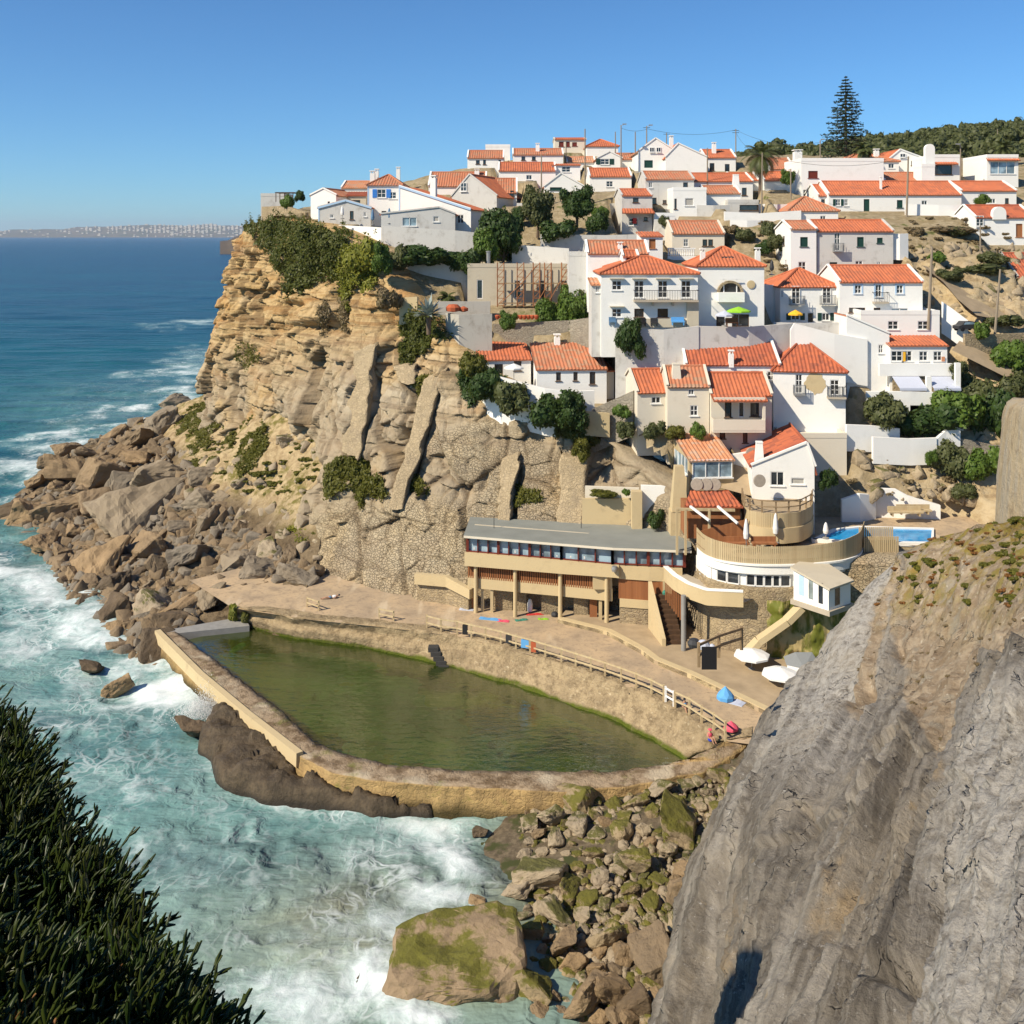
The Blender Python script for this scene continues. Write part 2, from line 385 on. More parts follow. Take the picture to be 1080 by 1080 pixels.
M['steel'] = plain('grey_steel', (.33, .33, .32), .45, .5, .4)
M['roofgrey'] = plain('grey_roof_felt', (.27, .28, .25), .8, .3, 0, .3, .6)
M['fabric'] = plain('white_canvas', (.76, .75, .72), .9, .1, 0, .1)
M['pole'] = plain('weathered_pole', (.27, .22, .16), .9)
M['wire'] = plain('cable_black', (.05, .05, .05), .6)
M['pink'] = plain('pink_fabric', (.75, .10, .16), .8); M['cobalt'] = plain('cobalt_fabric', (.03, .06, .42), .8); M['cyan'] = plain('light_blue_fabric', (.12, .36, .68), .8)
M['redcloth'] = plain('red_fabric', (.55, .05, .04), .8); M['greencloth'] = plain('teal_fabric', (.05, .22, .16), .8); M['black'] = plain('black_fabric', (.015, .015, .017), .8)
M['yellow'] = plain('yellow_fabric', (.85, .45, .03), .8); M['lime'] = plain('lime_fabric', (.28, .55, .03), .8); M['terracotta'] = plain('terracotta', (.42, .10, .04), .8)
M['skin'] = plain('skin', (.45, .25, .16), .6); M['greytent'] = plain('grey_canvas', (.22, .23, .23), .9); M['awning'] = plain('pale_awning', (.50, .53, .62), .9)
M['sand'] = plain('sand_ground', (.49, .375, .24), .95, .1, 0, .5, .8); M['millstone'] = plain('millstone', (.42, .36, .29), .9, .2, 0, .4, 6)
M['bark'] = plain('bark', (.14, .10, .07), .9)
M['tarmac'] = plain('dark_tarmac', (.06, .058, .055), .9, .2, 0, .3, 2)
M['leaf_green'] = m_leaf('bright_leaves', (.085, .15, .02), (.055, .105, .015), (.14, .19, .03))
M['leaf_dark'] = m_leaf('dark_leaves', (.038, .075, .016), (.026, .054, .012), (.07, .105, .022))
M['leaf_olive'] = m_leaf('olive_leaves', (.085, .098, .030), (.060, .075, .024), (.14, .14, .06))
M['leaf_moss'] = m_leaf('moss_leaves', (.105, .105, .014), (.075, .082, .012), (.17, .15, .02))
M['leaf_mat'] = m_leaf('creeper_leaves', (.075, .095, .014), (.05, .068, .011), (.15, .125, .022))
M['leaf_yellow'] = m_leaf('yellow_green_leaves', (.19, .19, .018), (.12, .14, .016), (.26, .24, .03))
M['leaf_dry'] = m_leaf('dry_leaves', (.19, .14, .075), (.14, .10, .055), (.26, .20, .10))
M['leaf_agave'] = m_leaf('agave_leaves', (.27, .32, .29), (.18, .22, .21), (.36, .40, .36), .5, .05)
M['leaf_pine'] = m_leaf('pine_needles', (.022, .042, .018), (.016, .032, .014), (.035, .055, .022), .6, .1)
M['leaf_palm'] = m_leaf('palm_leaves', (.075, .095, .025), (.05, .07, .02), (.13, .13, .045), .5, .15)
M['leaf_ice'] = m_leaf('iceplant_leaves', (.024, .044, .007), (.015, .030, .006), (.055, .056, .010), .4, .05)  # leaf colour lowered to stand in for shade on the slope
M['leaf_rust'] = m_leaf('rust_leaves', (.22, .10, .03), (.16, .08, .03), (.30, .13, .03))
# ---- boulders
M['bo_brown'] = m_rock_boulder('brown_boulder_rock', (.33, .225, .12), (.22, .15, .08), (.17, .13, .085), None, .7)
M['bo_grey'] = m_rock_boulder('grey_boulder_rock', (.215, .185, .145), (.15, .125, .095), (.28, .215, .135), None, .7)
M['bo_moss'] = m_rock_boulder('mossy_boulder_rock', (.36, .27, .155), (.26, .19, .11), (.27, .21, .13), (.15, .145, .012), .3, .52)
M['bo_huge'] = m_rock_boulder('flat_topped_boulder_rock', (.29, .21, .13), (.21, .15, .09), (.24, .175, .11), (.14, .14, .012), .3, .26)
M['bo_tan'] = m_rock_boulder('tan_boulder_rock', (.40, .32, .21), (.30, .235, .15), (.30, .24, .17), (.12, .12, .02), .3, .1)
M['bo_lava'] = m_rock_boulder('dark_wet_rock', (.115, .080, .048), (.17, .12, .07), (.10, .075, .05), None, .5)
# ================================================================ SETTING
# ---------------------------------------------------------------- sea
SL = .8                                   # sea level: the tide stands high against the pool wall
def shore_attr():
    rows = np.concatenate([HV+(CZ-SL)*F/np.geomspace(60000, 700, 40), np.linspace(306, 560, 128)[1:], np.linspace(560, 1330, 270)[1:]])
    cols = np.linspace(-620, 1250, 520)
    U, Vv = np.meshgrid(cols, rows); D = (CZ-SL)*F/(Vv-HV)
    p = np.stack([(U-540)*D/F, D, 0*D], -1)
    near = sstep(400, 120, D)
    sw = np.sin((p[..., 0]*.55+p[..., 1]*.75)*.42+2.2*fbm(p*.03, 3, 3))
    z = near*(.16*sw+.22*fbm(p*np.array([.22, .22, 1]), 4, 5)+.07*ridged(p*np.array([.8, .8, 1]), 3, 9))+(1-near)*.0
    z += sstep(60, 300, D)*sstep(1400, 500, D)*.38*fbm(p*np.array([.035, .11, 1]), 3, 8)
    # foam: surf bands and churn round the rocks (u, v, ru, rv, strength)
    W2 = U+34*fbm(p*.10, 4, 21); W3 = Vv+20*fbm(p*.13, 4, 27)*sstep(300, 500, Vv)+3*fbm(p*.05, 3, 28)
    foam = np.zeros_like(U)
    blobs = [(20, 505, 70, 24, .95), (70, 470, 70, 15, 1.), (135, 445, 60, 12, 1.), (190, 418, 45, 13, .95), (205, 388, 55, 9, .9), (170, 395, 60, 7, .6), (215, 372, 40, 10, .55), (212, 340, 40, 3.5, .8), (160, 345, 30, 2.5, .4),
             (150, 420, 110, 26, .30), (40, 520, 60, 26, .7),
             (18, 600, 60, 22, .95), (60, 625, 55, 28, .85), (95, 665, 50, 30, .8), (150, 705, 60, 26, .8), (205, 742, 42, 26, 1.15), (165, 760, 45, 20, .6), (30, 680, 60, 40, .6), (100, 735, 75, 30, .55),
             (235, 800, 40, 24, .55), (300, 845, 70, 14, .62), (400, 858, 60, 14, .75), (470, 872, 60, 24, .72), (500, 905, 42, 28, .85), (470, 945, 60, 28, .8), (430, 905, 80, 40, .5),
             (400, 975, 80, 40, .62), (340, 1000, 90, 50, .42), (330, 1050, 90, 36, .75), (420, 1070, 50, 30, .9), (250, 1060, 70, 40, .5), (390, 1030, 40, 50, .8),
             (200, 900, 160, 70, .25), (120, 830, 130, 60, .28), (80, 765, 120, 40, .4), (350, 930, 120, 50, .25), (300, 1150, 200, 70, .6)]
    for (a, b, ra, rb, s) in blobs:
        foam = np.maximum(foam, s*np.exp(-.5*(((W2-a)/(ra*.72))**2+((W3-b)/(rb*.72))**2)**1.15))
    foam = np.clip(foam*1.06, 0, 1.1)+sstep(520, 600, Vv)*.19
    shal = sstep(470, 640, Vv+20*fbm(p*.05, 3, 31)); shal = np.maximum(shal, .75*sstep(.1, .8, foam))
    shal = np.maximum(shal, .55*np.exp(-((U-120)/150)**2-((Vv-440)/40)**2))
    sand = np.exp(-((U-400)/130)**2-((Vv-985)/75)**2)+.75*np.exp(-((U-560)/60)**2-((Vv-900)/70)**2)+.35*sstep(820, 1080, Vv)
    teal = sstep(275, 430, Vv)
    p[..., 2] = SL+z+foam*.18*near
    me = npmesh('sea', p.reshape(-1, 3), gridfaces(len(rows), len(cols))[:, ::-1])
    for k, a in (('foam', foam), ('shal', shal), ('sand', np.clip(sand, 0, 1)), ('teal', teal)): attr(me, k, a)
    return me
t = NT('sea_water'); p = t.pos()
foam, shal, sand, teal = t.at('foam'), t.at('shal'), t.at('sand'), t.at('teal')
deep = t.mix(t.sst(t.noise(t.map(p, (.006, .02, 1)), 1, 4), .35, .7), (.001, .032, .080), (.001, .060, .100))
deep = t.mix(t.ma('MULTIPLY', teal, .8), deep, (.004, .100, .120))
turq = t.mix(t.sst(t.noise(p, .09, 5, .6), .35, .7), (.165, .29, .27), (.075, .185, .185))
turq = t.mix(t.sst(t.noise(t.map(p, (1, .6, 1)), .16, 5), .55, .75), turq, (.25, .37, .345))
col = t.mix(shal, deep, turq); col = t.mix(t.ma('MULTIPLY', sand, .85), col, (.25, .235, .155))
wp = t.n('VectorMath', {0: p, 1: t.n('VectorMath', {0: t.n('TexNoise', {'Vector': p, 'Scale': .22, 'Detail': 4}).outputs['Color'], 3: 6.0}, operation='SCALE').outputs[0]}, operation='ADD').outputs[0]
wp2 = t.map(wp, (1, .72, 1), (0, 0, R(28)))
e1 = t.vor(wp2, .34, 'DISTANCE_TO_EDGE'); e2 = t.vor(wp2, .95, 'DISTANCE_TO_EDGE')
nfine = t.noise(p, 5, 5, .7); lace = t.ma('MULTIPLY', t.ma('MAXIMUM', t.ma('SUBTRACT', 1.0, t.sst(e1, 0, .07)), t.ma('MULTIPLY', t.ma('SUBTRACT', 1.0, t.sst(e2, 0, .13)), .75)), t.sst(t.noise(p, .3, 6, .65), .40, .66))
fine = t.noise(t.map(wp, (1, .8, 1)), 1.1, 8, .72); big = t.noise(wp, .3, 6, .66)
pat = t.ma('ADD', t.ma('ADD', t.ma('MULTIPLY', lace, .30), t.ma('MULTIPLY', fine, .42)), t.ma('MULTIPLY', big, .58))
fm = t.ma('MAXIMUM', t.sst(t.ma('ADD', t.ma('ADD', t.ma('MULTIPLY', fine, .52), t.ma('MULTIPLY', big, .62)), t.ma('MULTIPLY', foam, .66)), .94, 1.40), t.ma('MULTIPLY', t.ma('MULTIPLY', lace, .8), t.sst(foam, .12, .7)))
col = t.mix(t.ma('MULTIPLY', t.sst(t.ma('ADD', big, t.ma('MULTIPLY', foam, .6)), .60, 1.25), .62), col, (.34, .48, .46))
# scattered whitecaps far out
cap = t.sst(t.noise(t.map(p, (.035, .16, 1)), 1.0, 6, .62), .725, .76); far = t.sst(t.xyz(p)[1], 115, 190)
fm = t.ma('MAXIMUM', fm, t.ma('MULTIPLY', t.ma('MULTIPLY', cap, far), .7))
h = t.ma('ADD', t.ma('ADD', t.ma('MULTIPLY', t.noise(t.map(p, (.05, .15, 1)), 1, 5, .55), 3.0), t.ma('MULTIPLY', t.noise(t.map(p, (.45, .6, 1)), 1, 5, .55), .32)), t.ma('MULTIPLY', fm, .12))
nb = t.bump(h, .8, .8)
wat = t.bsdf(t.mix(t.sst(t.noise(t.map(p, (.03, .11, 1)), 1, 6, .65), .4, .72), col, t.mix(.55, col, (.004, .03, .06))), .25, nb, .04)
fo = t.bsdf(t.mix(fine, (.52, .62, .62), (.84, .86, .86)), .8, t.bump(t.ma('ADD', fine, t.ma('MULTIPLY', nfine, .5)), .35, .2), .15)
M['sea'] = t.end(t.n('MixShader', {0: fm, 1: wat, 2: fo}).outputs[0])
struct('sea', shore_attr(), M['sea'])

# ---------------------------------------------------------------- far coast, with its town
def ridge_strip(u0, u1, D0, D1, prof, n=120, seed=1, amp=1.5, rows=14):
    """a hill range: prof(u) -> row of its skyline"""
    us = np.linspace(u0, u1, n); V = []
    for r in range(rows):
        k = r/(rows-1); D = D0+(D1-D0)*k
        vt = prof(us)+amp*fbm(np.stack([us*.06, us*0+k*3, us*0], -1), 4, seed)
        top = CZ-(vt-HV)*D1/F
        X = (us-540)*D/F
        V.append(np.stack([X, D+0*X, (top+4)*np.sin(k*math.pi/2)**1.2-4], -1))
    back = V[-1].copy(); back[:, 1] += (D1-D0)*.6; back[:, 2] = -8; V.append(back)
    return np.array(V)
cg = ridge_strip(-420, 300, 15500, 18000, lambda u: np.interp(u, [-420, -120, 0, 70, 150, 262, 300], [245, 244, 243, 241, 238, 237.5, 237]), 160, 4, 1.2)
t = NT('far_coast'); p = t.pos()
M['coast'] = t.end(t.bsdf(t.mix(t.sst(t.noise(p, .004, 6, .7), .4, .65), (.16, .13, .09), (.07, .085, .045)), .9))
struct('far_coast', npmesh('far_coast', cg.reshape(-1, 3), gridfaces(*cg.shape[:2])), M['coast'])
mb = MB(); rr = random.Random(3); us_ = np.linspace(-420, 300, 160)
for i in range(620):
    uu = min(298, max(60, rr.gauss(205, 55))) if i < 520 else rr.uniform(-60, 290)
    k = min(.97, max(.12, rr.gauss(.55, .2))); r = int(k*13); c = int(np.searchsorted(us_, uu)); c = min(max(c, 1), 158)
    q = cg[r, c]; s = rr.uniform(8, 20)
    mb.box(q[0]+rr.uniform(-20, 20)-s, q[0]+s, q[1]-s, q[1]+s, q[2]-6, q[2]+rr.uniform(8, 20))
setp(obj('far_town', mb, M['cream']), 'distant white town spread along the far coast on the horizon', 'town', None, 'stuff')
hl = ridge_strip(232, 320, 1900, 2150, lambda u: np.interp(u, [232, 240, 256, 300], [254.5, 253, 246, 240]), 60, 9, .8)
t = NT('near_headland'); p = t.pos()
struct('distant_headland', npmesh('distant_headland', hl.reshape(-1, 3), gridfaces(*hl.shape[:2])), t.end(t.bsdf(t.mix(t.noise(p, .02, 6), (.12, .09, .06), (.06, .05, .04)), .9)))

# ---------------------------------------------------------------- the headland cliff: a curtain swept round the cape
ST = [((-46, 200, 3), (-40, 195, 38)), ((212, 424, 160), (262, 237, 156)), ((219, 432, 148), (261, 238, 145)), ((240, 468, 134), (292, 232, 136)), ((290, 540, 116), (340, 239, 128)),
      ((330, 612, 100.5), (388, 268, 119)), ((392, 628, 95), (432, 322, 113)), ((470, 640, 91.8), (500, 385, 106)), ((560, 650, 90.2), (590, 438, 101.5)),
      ((640, 655, 89), (650, 478, 97)), ((715, 655, 87.5), (712, 520, 91.5)), ((742, 690, 83), (738, 560, 86)), ((850, 700, 81), (850, 592, 82)), ((1000, 760, 78), (1010, 600, 79)), ((1250, 780, 72), (1260, 600, 72))]
cvt = lambda q: Vector(q) if q[0] < 0 and q[1] < 201 and q[2] < 40 else P(*q)
SB = pline([cvt(s[0]) for s in ST], 15); SB = np.array([tuple(cvt(s[0])) for s in ST]); STP = np.array([tuple(cvt(s[1])) for s in ST])
NCL, NRL = 1150, 330
Lc = np.concatenate([[0], np.cumsum(np.linalg.norm(np.diff((SB+STP)/2, axis=0), axis=1))])
sarr = np.linspace(0, Lc[-1], NCL)
def catm(A):
    B = np.stack([np.interp(sarr, Lc, A[:, i]) for i in range(3)], -1); return smooth(B, 40)
CB, CT = catm(SB), catm(STP)
tz = np.linspace(-.10, 1.0, NRL)[:, None]
base = CB[None]+(CT-CB)[None]*tz[..., None]
tang = np.gradient((CB+CT)/2, axis=0); tang[:, 2] = 0; tang /= np.linalg.norm(tang, axis=1)[:, None]
cnor = np.stack([tang[:, 1], -tang[:, 0], 0*tang[:, 0]], -1)      # outward (towards the sea)
s2 = np.broadcast_to(sarr[None], (NRL, NCL)); zz = base[..., 2]
zd = zz+s2*.035+.6*fbm(np.stack([s2*.05, zz*.1, 0*s2], -1), 3, 61)
def beds(th, wd, seed, amp, edge=.12):
    k = np.floor(zd/th); off = hsh(k, k*0, k*0, seed)*wd; c = np.floor((s2+off+.8*vnoise(np.stack([s2*.3, zz*.8, 0*s2], -1), seed))/wd)
    fz = zd/th-k; fc = (s2+off)/wd-np.floor((s2+off)/wd)
    e = sstep(0, edge, np.minimum(fz, 1-fz))*sstep(0, edge*.5, np.minimum(fc, 1-fc))
    return amp*((hsh(c, k, k*0, seed+1)-.5)*2*(.35+.65*e)-(1-e)*.45), e
b1, e1_ = beds(4.6, 7.0, 71, .85, .06); b2, e2_ = beds(1.9, 3.1, 75, .42, .08); b3, e3_ = beds(.7, 1.5, 79, .20, .12)
q3 = base*.11
jm = sstep(-.3, .3, fbm(q3*1.1, 3, 43)); up_ = .45+.55*sstep(14, 22, zz+3*fbm(q3, 3, 57)); dis = (b1*(.55+.45*up_)+b2*up_)*(.35+.75*jm)+b3*up_+1.7*fbm(q3*.7, 4, 41, .5)+.16*fbm(base*1.2, 4, 45)-.9*sstep(.55, .95, ridged(np.stack([s2*.16+.02*zz, zz*.035, 0*s2], -1), 3, 49)/1.6)
upper = sstep(18, 30, zz)*sstep(60, 35, s2)                         # crumbly overhanging upper strata
fa, fe = facets(s2+.10*zz+.7*fbm(q3*.9, 3, 64), zz+.5*fbm(q3*1.3, 3, 65), 6.0, 7.5, 631, 1.05, 1.7); fb, fe2 = facets(s2-.12*zz+.25*fbm(base*.4, 3, 66), zz+.2*fbm(base*.5, 3, 67), 2.3, 1.9, 641, .40, .75)
dis = dis*.75+(1.15-.55*up_)*(fa-.5*(1-sstep(0, .12, fe)))+.9*(fb-.25*(1-sstep(0, .12, fe2)))
dis += upper*(.8*ridged(np.stack([s2*.09, zz*.55, 0*s2], -1), 3, 47))
# smoother masonry at the foot, in front of the terrace
Ub, Vb = UV(base)
mas = sstep(520, 548, Vb+8*fbm(base*.3, 3, 51))*sstep(318, 340, Ub+6*fbm(base*.3, 3, 52))
mas = np.maximum(mas, sstep(455, 470, Vb+.25*(Ub-440))*sstep(398, 440, Ub)*sstep(640, 600, Ub)*sstep(-.25, .15, fbm(base*.16, 3, 53)))
dis = dis*(1-.60*mas)
fade = sstep(1.0, .90, tz)*np.ones_like(s2); fade = .25+.75*fade
right = sstep(640, 720, Ub); dis = dis*(1-.75*right)*fade
# deep vertical fissures seen in the face (u,v top) -> (u,v bottom)
cl = base+cnor[None]*dis[..., None]
Uc, Vc = UV(cl)
for (a, b, c, d, wpx, dep) in [(394, 400, 372, 480, 7, 1.6), (330, 415, 316, 455, 5, 1.3), (447, 415, 422, 508, 11, 2.4), (513, 500, 505, 520, 4, .8), (540, 490, 534, 550, 8, 1.4), (300, 440, 292, 470, 3, .6), (415, 330, 405, 390, 6, 1.0), (362, 300, 352, 345, 6, 1.0)]:
    k = np.clip((Vc-b)/(d-b), 0, 1); uu = a+(c-a)*k+2.5*vnoise(np.stack([Vc*.06, Vc*0, Vc*0], -1), int(a))
    m = np.exp(-((Uc-uu)/wpx)**2)*sstep(b-8, b+6, Vc)*sstep(d+8, d-6, Vc)*(s2 > 15)
    cl = cl-cnor[None]*(m*dep)[..., None]
# caves under the turf edge
for (a, b, ru, rv, dep) in [(318, 345, 16, 5, 2.2), (345, 345, 14, 7, 2.0), (268, 328, 6, 4, 1.2), (420, 348, 12, 6, 1.6), (305, 322, 18, 4, 1.0), (632, 470, 14, 24, 2.0), (350, 285, 8, 12, 1.4)]:
    m = np.exp(-((Uc-a)/ru)**2-((Vc-b)/rv)**2)*(s2 > 15); cl = cl-cnor[None]*(m*dep)[..., None]
# flap that runs in over the plateau
flap = [CT[None, :, :]-cnor[None]*d+np.array([0, 0, zf]) for d, zf in ((.6, .25), (1.6, .32), (3.2, .2), (5.0, -.3))]
CL = np.concatenate([cl]+flap, 0)
Uc, Vc = UV(CL)
SLAND = s2
grey = sstep(330, 430, Vc+16*fbm(CL*.12, 3, 55))
mas_full = np.concatenate([mas]+[mas[-1:]]*4, 0)
crack = np.concatenate([np.maximum(.7*(1-np.minimum(e1_, e2_))*up_, np.maximum(1-sstep(0, .10, fe), .8*(1-sstep(0, .10, fe2))))]+[0*mas[-1:]]*4, 0)
me = npmesh('headland_cliff', CL.reshape(-1, 3), gridfaces(*CL.shape[:2]), False)
attr(me, 'mason', mas_full); attr(me, 'grey', grey); attr(me, 'crack', crack)
t = NT('cliff_rock'); p = t.pos()
sp = t.map(p, (.05, .05, .75), (0, R(2), 0)); sn = t.noise(sp, 1.3, 7, .62, .4)
big = t.noise(p, .10, 5, .6); fine = t.noise(p, 1.2, 8, .7)
col = t.ramp(sn, [(.25, (.22, .135, .06)), (.40, (.40, .265, .115)), (.50, (.48, .345, .175)), (.60, (.30, .175, .07)), (.74, (.50, .38, .215))])
orange = t.sst(t.noise(t.map(p, (.12, .12, .3)), 1, 5, .6), .52, .70); col = t.mix(t.ma('MULTIPLY', orange, .6), col, (.47, .225, .07))
gr = t.ma('MULTIPLY', t.at('grey'), t.sst(big, .25, .52)); col = t.mix(t.ma('MULTIPLY', gr, .85), col, t.mix(fine, (.24, .20, .145), (.42, .355, .255)))
pale = t.sst(t.noise(t.map(p, (.06, .06, .22)), 1, 5, .55), .56, .70); col = t.mix(t.ma('MULTIPLY', pale, .45), col, (.52, .45, .33))
col = t.mix(t.sst(fine, .5, .85), col, t.mix(.5, col, (.16, .10, .05)))
lich = t.sst(t.noise(p, .22, 6, .66), .60, .70); col = t.mix(t.ma('MULTIPLY', lich, .45), col, (.20, .155, .085))
mp = t.n('VectorMath', {0: t.map(p, (1, 1, 1.5)), 1: t.n('TexNoise', {'Vector': p, 'Scale': .8}).outputs['Color']}, operation='ADD').outputs[0]
md = t.vor(mp, 3.0, 'DISTANCE_TO_EDGE'); mc = t.xyz(t.vor(mp, 3.0, 'F1', 'Color'))[0]
mcol = t.mix(mc, (.36, .30, .205), (.48, .405, .28)); mcol = t.mix(t.ma('MULTIPLY', t.ma('SUBTRACT', 1.0, t.sst(md, 0, .08)), t.ma('MULTIPLY', t.sst(t.noise(p, .6, 4), .4, .65), .28)), mcol, (.19, .15, .10)); mcol = t.mix(t.sst(big, .42, .68), mcol, (.47, .36, .21))
col = t.mix(t.ma('MULTIPLY', t.at('mason'), t.ma('MULTIPLY', t.sst(t.noise(p, .17, 5, .6), .38, .58), .8)), col, mcol)
col = t.mix(t.ma('MULTIPLY', t.at('crack'), .58), col, (.12, .08, .045))
h = t.ma('ADD', t.ma('ADD', t.ma('MULTIPLY', sn, .7), fine), t.ma('MULTIPLY', t.ma('MULTIPLY', t.sst(md, 0, .1), t.at('mason')), .5))
M['cliff'] = t.end(t.bsdf(col, .92, t.bump(h, .9, .35), .12))
struct('headland_cliff', me, M['cliff'])
# look-up: distance of the cliff face at a pixel
_lk = {}
for a_, b_, c_, n_ in zip(*[x.ravel().tolist() for x in (np.round(Uc[:NRL]/3), np.round(Vc[:NRL]/3), CL[:NRL, :, 1], np.arange(NRL*NCL))]):
    k_ = (a_, b_)
    if k_ not in _lk or _lk[k_] > c_: _lk[k_] = c_
def cliffD(u, v):
    for r in range(0, 9):
        c = [_lk[k] for dx in range(-r, r+1) for dy in range(-r, r+1) if (k := (round(u/3)+dx, round(v/3)+dy)) in _lk]
        if c: return min(c)
    return 100.0

# ---------------------------------------------------------------- village hillside
HC = [  # u, v, D of ground points
    (640, 478, 98), (712, 512, 93), (700, 440, 97.5), (690, 465, 95), (760, 466, 94.5), (820, 470, 92.5), (600, 436, 102.5), (540, 405, 106), (520, 402, 107), (640, 425, 101), (676, 345, 103), (720, 345, 103),
    (760, 400, 99), (780, 345, 105), (860, 350, 107.5), (930, 335, 108), (870, 440, 99), (950, 425, 101.5), (990, 420, 102.5), (1000, 340, 108), (1060, 345, 110), (1060, 395, 103), (1010, 400, 101), (1040, 462, 101), (940, 452, 99.5),
    (900, 474, 95.2), (960, 490, 95.2), (930, 471, 95.6), (985, 473, 95.8), (905, 458, 96), (1000, 528, 95), (930, 541, 93.2), (880, 546, 92), (840, 596, 82), (1000, 578, 83), (1060, 548, 91), (780, 508, 91.5), (835, 527, 88.5), (870, 510, 93), (1100, 600, 74), (1250, 560, 76), (1250, 400, 105), (760, 545, 85.5), (740, 558, 85.5),
    (880, 290, 117), (830, 296, 116), (940, 290, 117), (990, 270, 121), (960, 242, 128), (1030, 245, 128), (1060, 270, 121), (1100, 260, 125), (700, 265, 124), (760, 262, 124), (800, 255, 126), (660, 243, 131), (690, 240, 132), (730, 226, 134),
    (770, 212, 139), (820, 222, 134), (870, 232, 131), (900, 218, 137), (1000, 218, 138), (1060, 215, 140), (880, 207, 144), (700, 205, 142), (650, 200, 145), (610, 201, 146), (560, 205, 146), (520, 214, 142), (480, 228, 138),
    (440, 240, 133), (400, 238, 131), (360, 234, 132), (310, 226, 136), (290, 222, 140), (560, 265, 128), (600, 280, 122), (500, 265, 128), (450, 275, 124), (560, 322, 117), (520, 322, 115), (600, 330, 114), (480, 345, 111), (560, 360, 110), (620, 385, 107), (660, 390, 102.5),
    (440, 310, 117), (420, 275, 123), (700, 180, 157), (640, 180, 160), (740, 182, 156), (560, 180, 160), (510, 178, 158), (600, 160, 176), (680, 165, 178), (860, 172, 165), (930, 172, 168), (1000, 186, 158), (1060, 190, 155), (800, 192, 152), (770, 178, 165),
    (450, 200, 155), (380, 205, 165), (330, 210, 175), (300, 214, 185)]
hp = np.array([tuple(P(*c)) for c in HC]); top_pts = CT[::24]
extra = np.array([(-36, 190, 37), (-10, 200, 46), (20, 215, 50), (0, 260, 40), (60, 240, 52.5), (110, 230, 54), (60, 330, 57), (110, 330, 63.5), (160, 300, 68), (20, 330, 44), (60, 420, 61), (130, 420, 72), (190, 400, 78), (0, 440, 30), (-40, 300, 20), (230, 300, 74), (150, 200, 55), (100, 470, 70), (220, 470, 80), (40, 280, 53), (85, 280, 59), (200, 200, 58), (120, 140, 45), (100, 100, 28)])
allp = np.concatenate([hp, top_pts, extra])
HT = TPS(allp[:, :2], allp[:, 2], .012)
def hz(x, y): return float(HT(np.array([x]), np.array([y]))[0])
gy = np.concatenate([np.arange(76, 150, .55), np.arange(150, 240, 1.3), np.arange(240, 470, 5)]); gx = np.concatenate([np.arange(-48, 75, .6), np.arange(75, 260, 4)])
GX, GY = np.meshgrid(gx, gy); GZ = HT(GX, GY)
GZ += .35*fbm(np.stack([GX*.22, GY*.22, 0*GX], -1), 4, 91)+sstep(200, 330, GY)*3.0*fbm(np.stack([GX*.03, GY*.03, 0*GX], -1), 4, 93)
rk = sstep(32, 40, GX)*sstep(112, 100, GY)+sstep(38, 44, GX)*sstep(100, 110, GY)*sstep(124, 116, GY)
GZ += rk*(.95*ridged(np.stack([GX*.30, GY*.30, GZ*.4], -1), 4, 95)+.35*facets(GX+GZ*.5, GY, 2.2, 2.2, 96, 1, 1)[0])
ring = [tuple(q[:2]) for q in (CT-cnor*1.3)]+[(400, 60), (400, 480), (-40, 480), (-40, 205)]
ins = inpoly(GX, GY, ring)
keep = (ins[:-1, :-1] & ins[1:, :-1] & ins[:-1, 1:] & ins[1:, 1:])
me = npmesh('hillside', np.stack([GX, GY, GZ], -1).reshape(-1, 3), gridfaces(len(gy), len(gx), keep))
t = NT('hillside_ground'); p = t.pos(); nz = t.xyz(t.n('NewGeometry').outputs['Normal'])[2]
a = t.noise(p, .16, 6, .65); b = t.noise(p, 1.1, 7, .7)
col = t.mix(t.sst(a, .35, .65), (.30, .24, .15), (.24, .185, .10)); col = t.mix(t.sst(b, .42, .7), col, (.40, .325, .21))
col = t.mix(t.sst(t.noise(p, .33, 6, .66), .56, .68), col, (.105, .115, .035))
col = t.mix(t.sst(t.xyz(p)[1], 185, 230), col, t.mix(t.sst(a, .4, .6), (.13, .13, .05), (.062, .078, .025)))
r_ = t.noise(t.map(p, (.3, .3, .9)), 1.2, 7, .66); col = t.mix(t.ma('MULTIPLY', t.at('rk'), .85), col, t.ramp(r_, [(.32, (.20, .14, .08)), (.45, (.40, .30, .17)), (.55, (.48, .38, .235)), (.68, (.33, .245, .14))]))
M['hill'] = t.end(t.bsdf(col, .95, t.bump(t.ma('ADD', b, a), .8, .35), .1))
attr(me, 'rk', rk); struct('hillside', me, M['hill'])

# ---------------------------------------------------------------- talus at the foot of the headland
TC = [(222, 422, 153), (236, 436, 138), (262, 444, 127), (300, 462, 117.5), (328, 486, 111.5), (235, 485, 136), (290, 530, 114.5), (330, 560, 104), (332, 606, 100.5), (10, 548, 130), (4, 575, 119.5), (60, 615, 106.8), (100, 652, 97), (150, 690, 88.8), (175, 712, 84.5), (60, 490, 150), (110, 462, 166), (180, 432, 168), (205, 424, 166), (30, 510, 146),
      (150, 580, 113), (250, 560, 112), (200, 500, 132), (240, 630, 95.5), (330, 640, 92.5), (200, 650, 93), (120, 540, 128), (170, 470, 150), (175, 668, 92.5), (270, 600, 104), (-20, 560, 131)]
tp = np.array([tuple(P(*c)) for c in TC]); tp = np.concatenate([tp, [(-75, 150, -2), (-75, 190, -2), (-60, 120, -2.), (-45, 96, -2), (-60, 200, 0), (-36, 82, -2.), (-20, 84, -1.5)]])
TT = TPS(tp[:, :2], tp[:, 2], .01)
gx = np.arange(-78, -19, .6); gy = np.arange(80, 205, .6); GX, GY = np.meshgrid(gx, gy); GZ = TT(GX, GY)
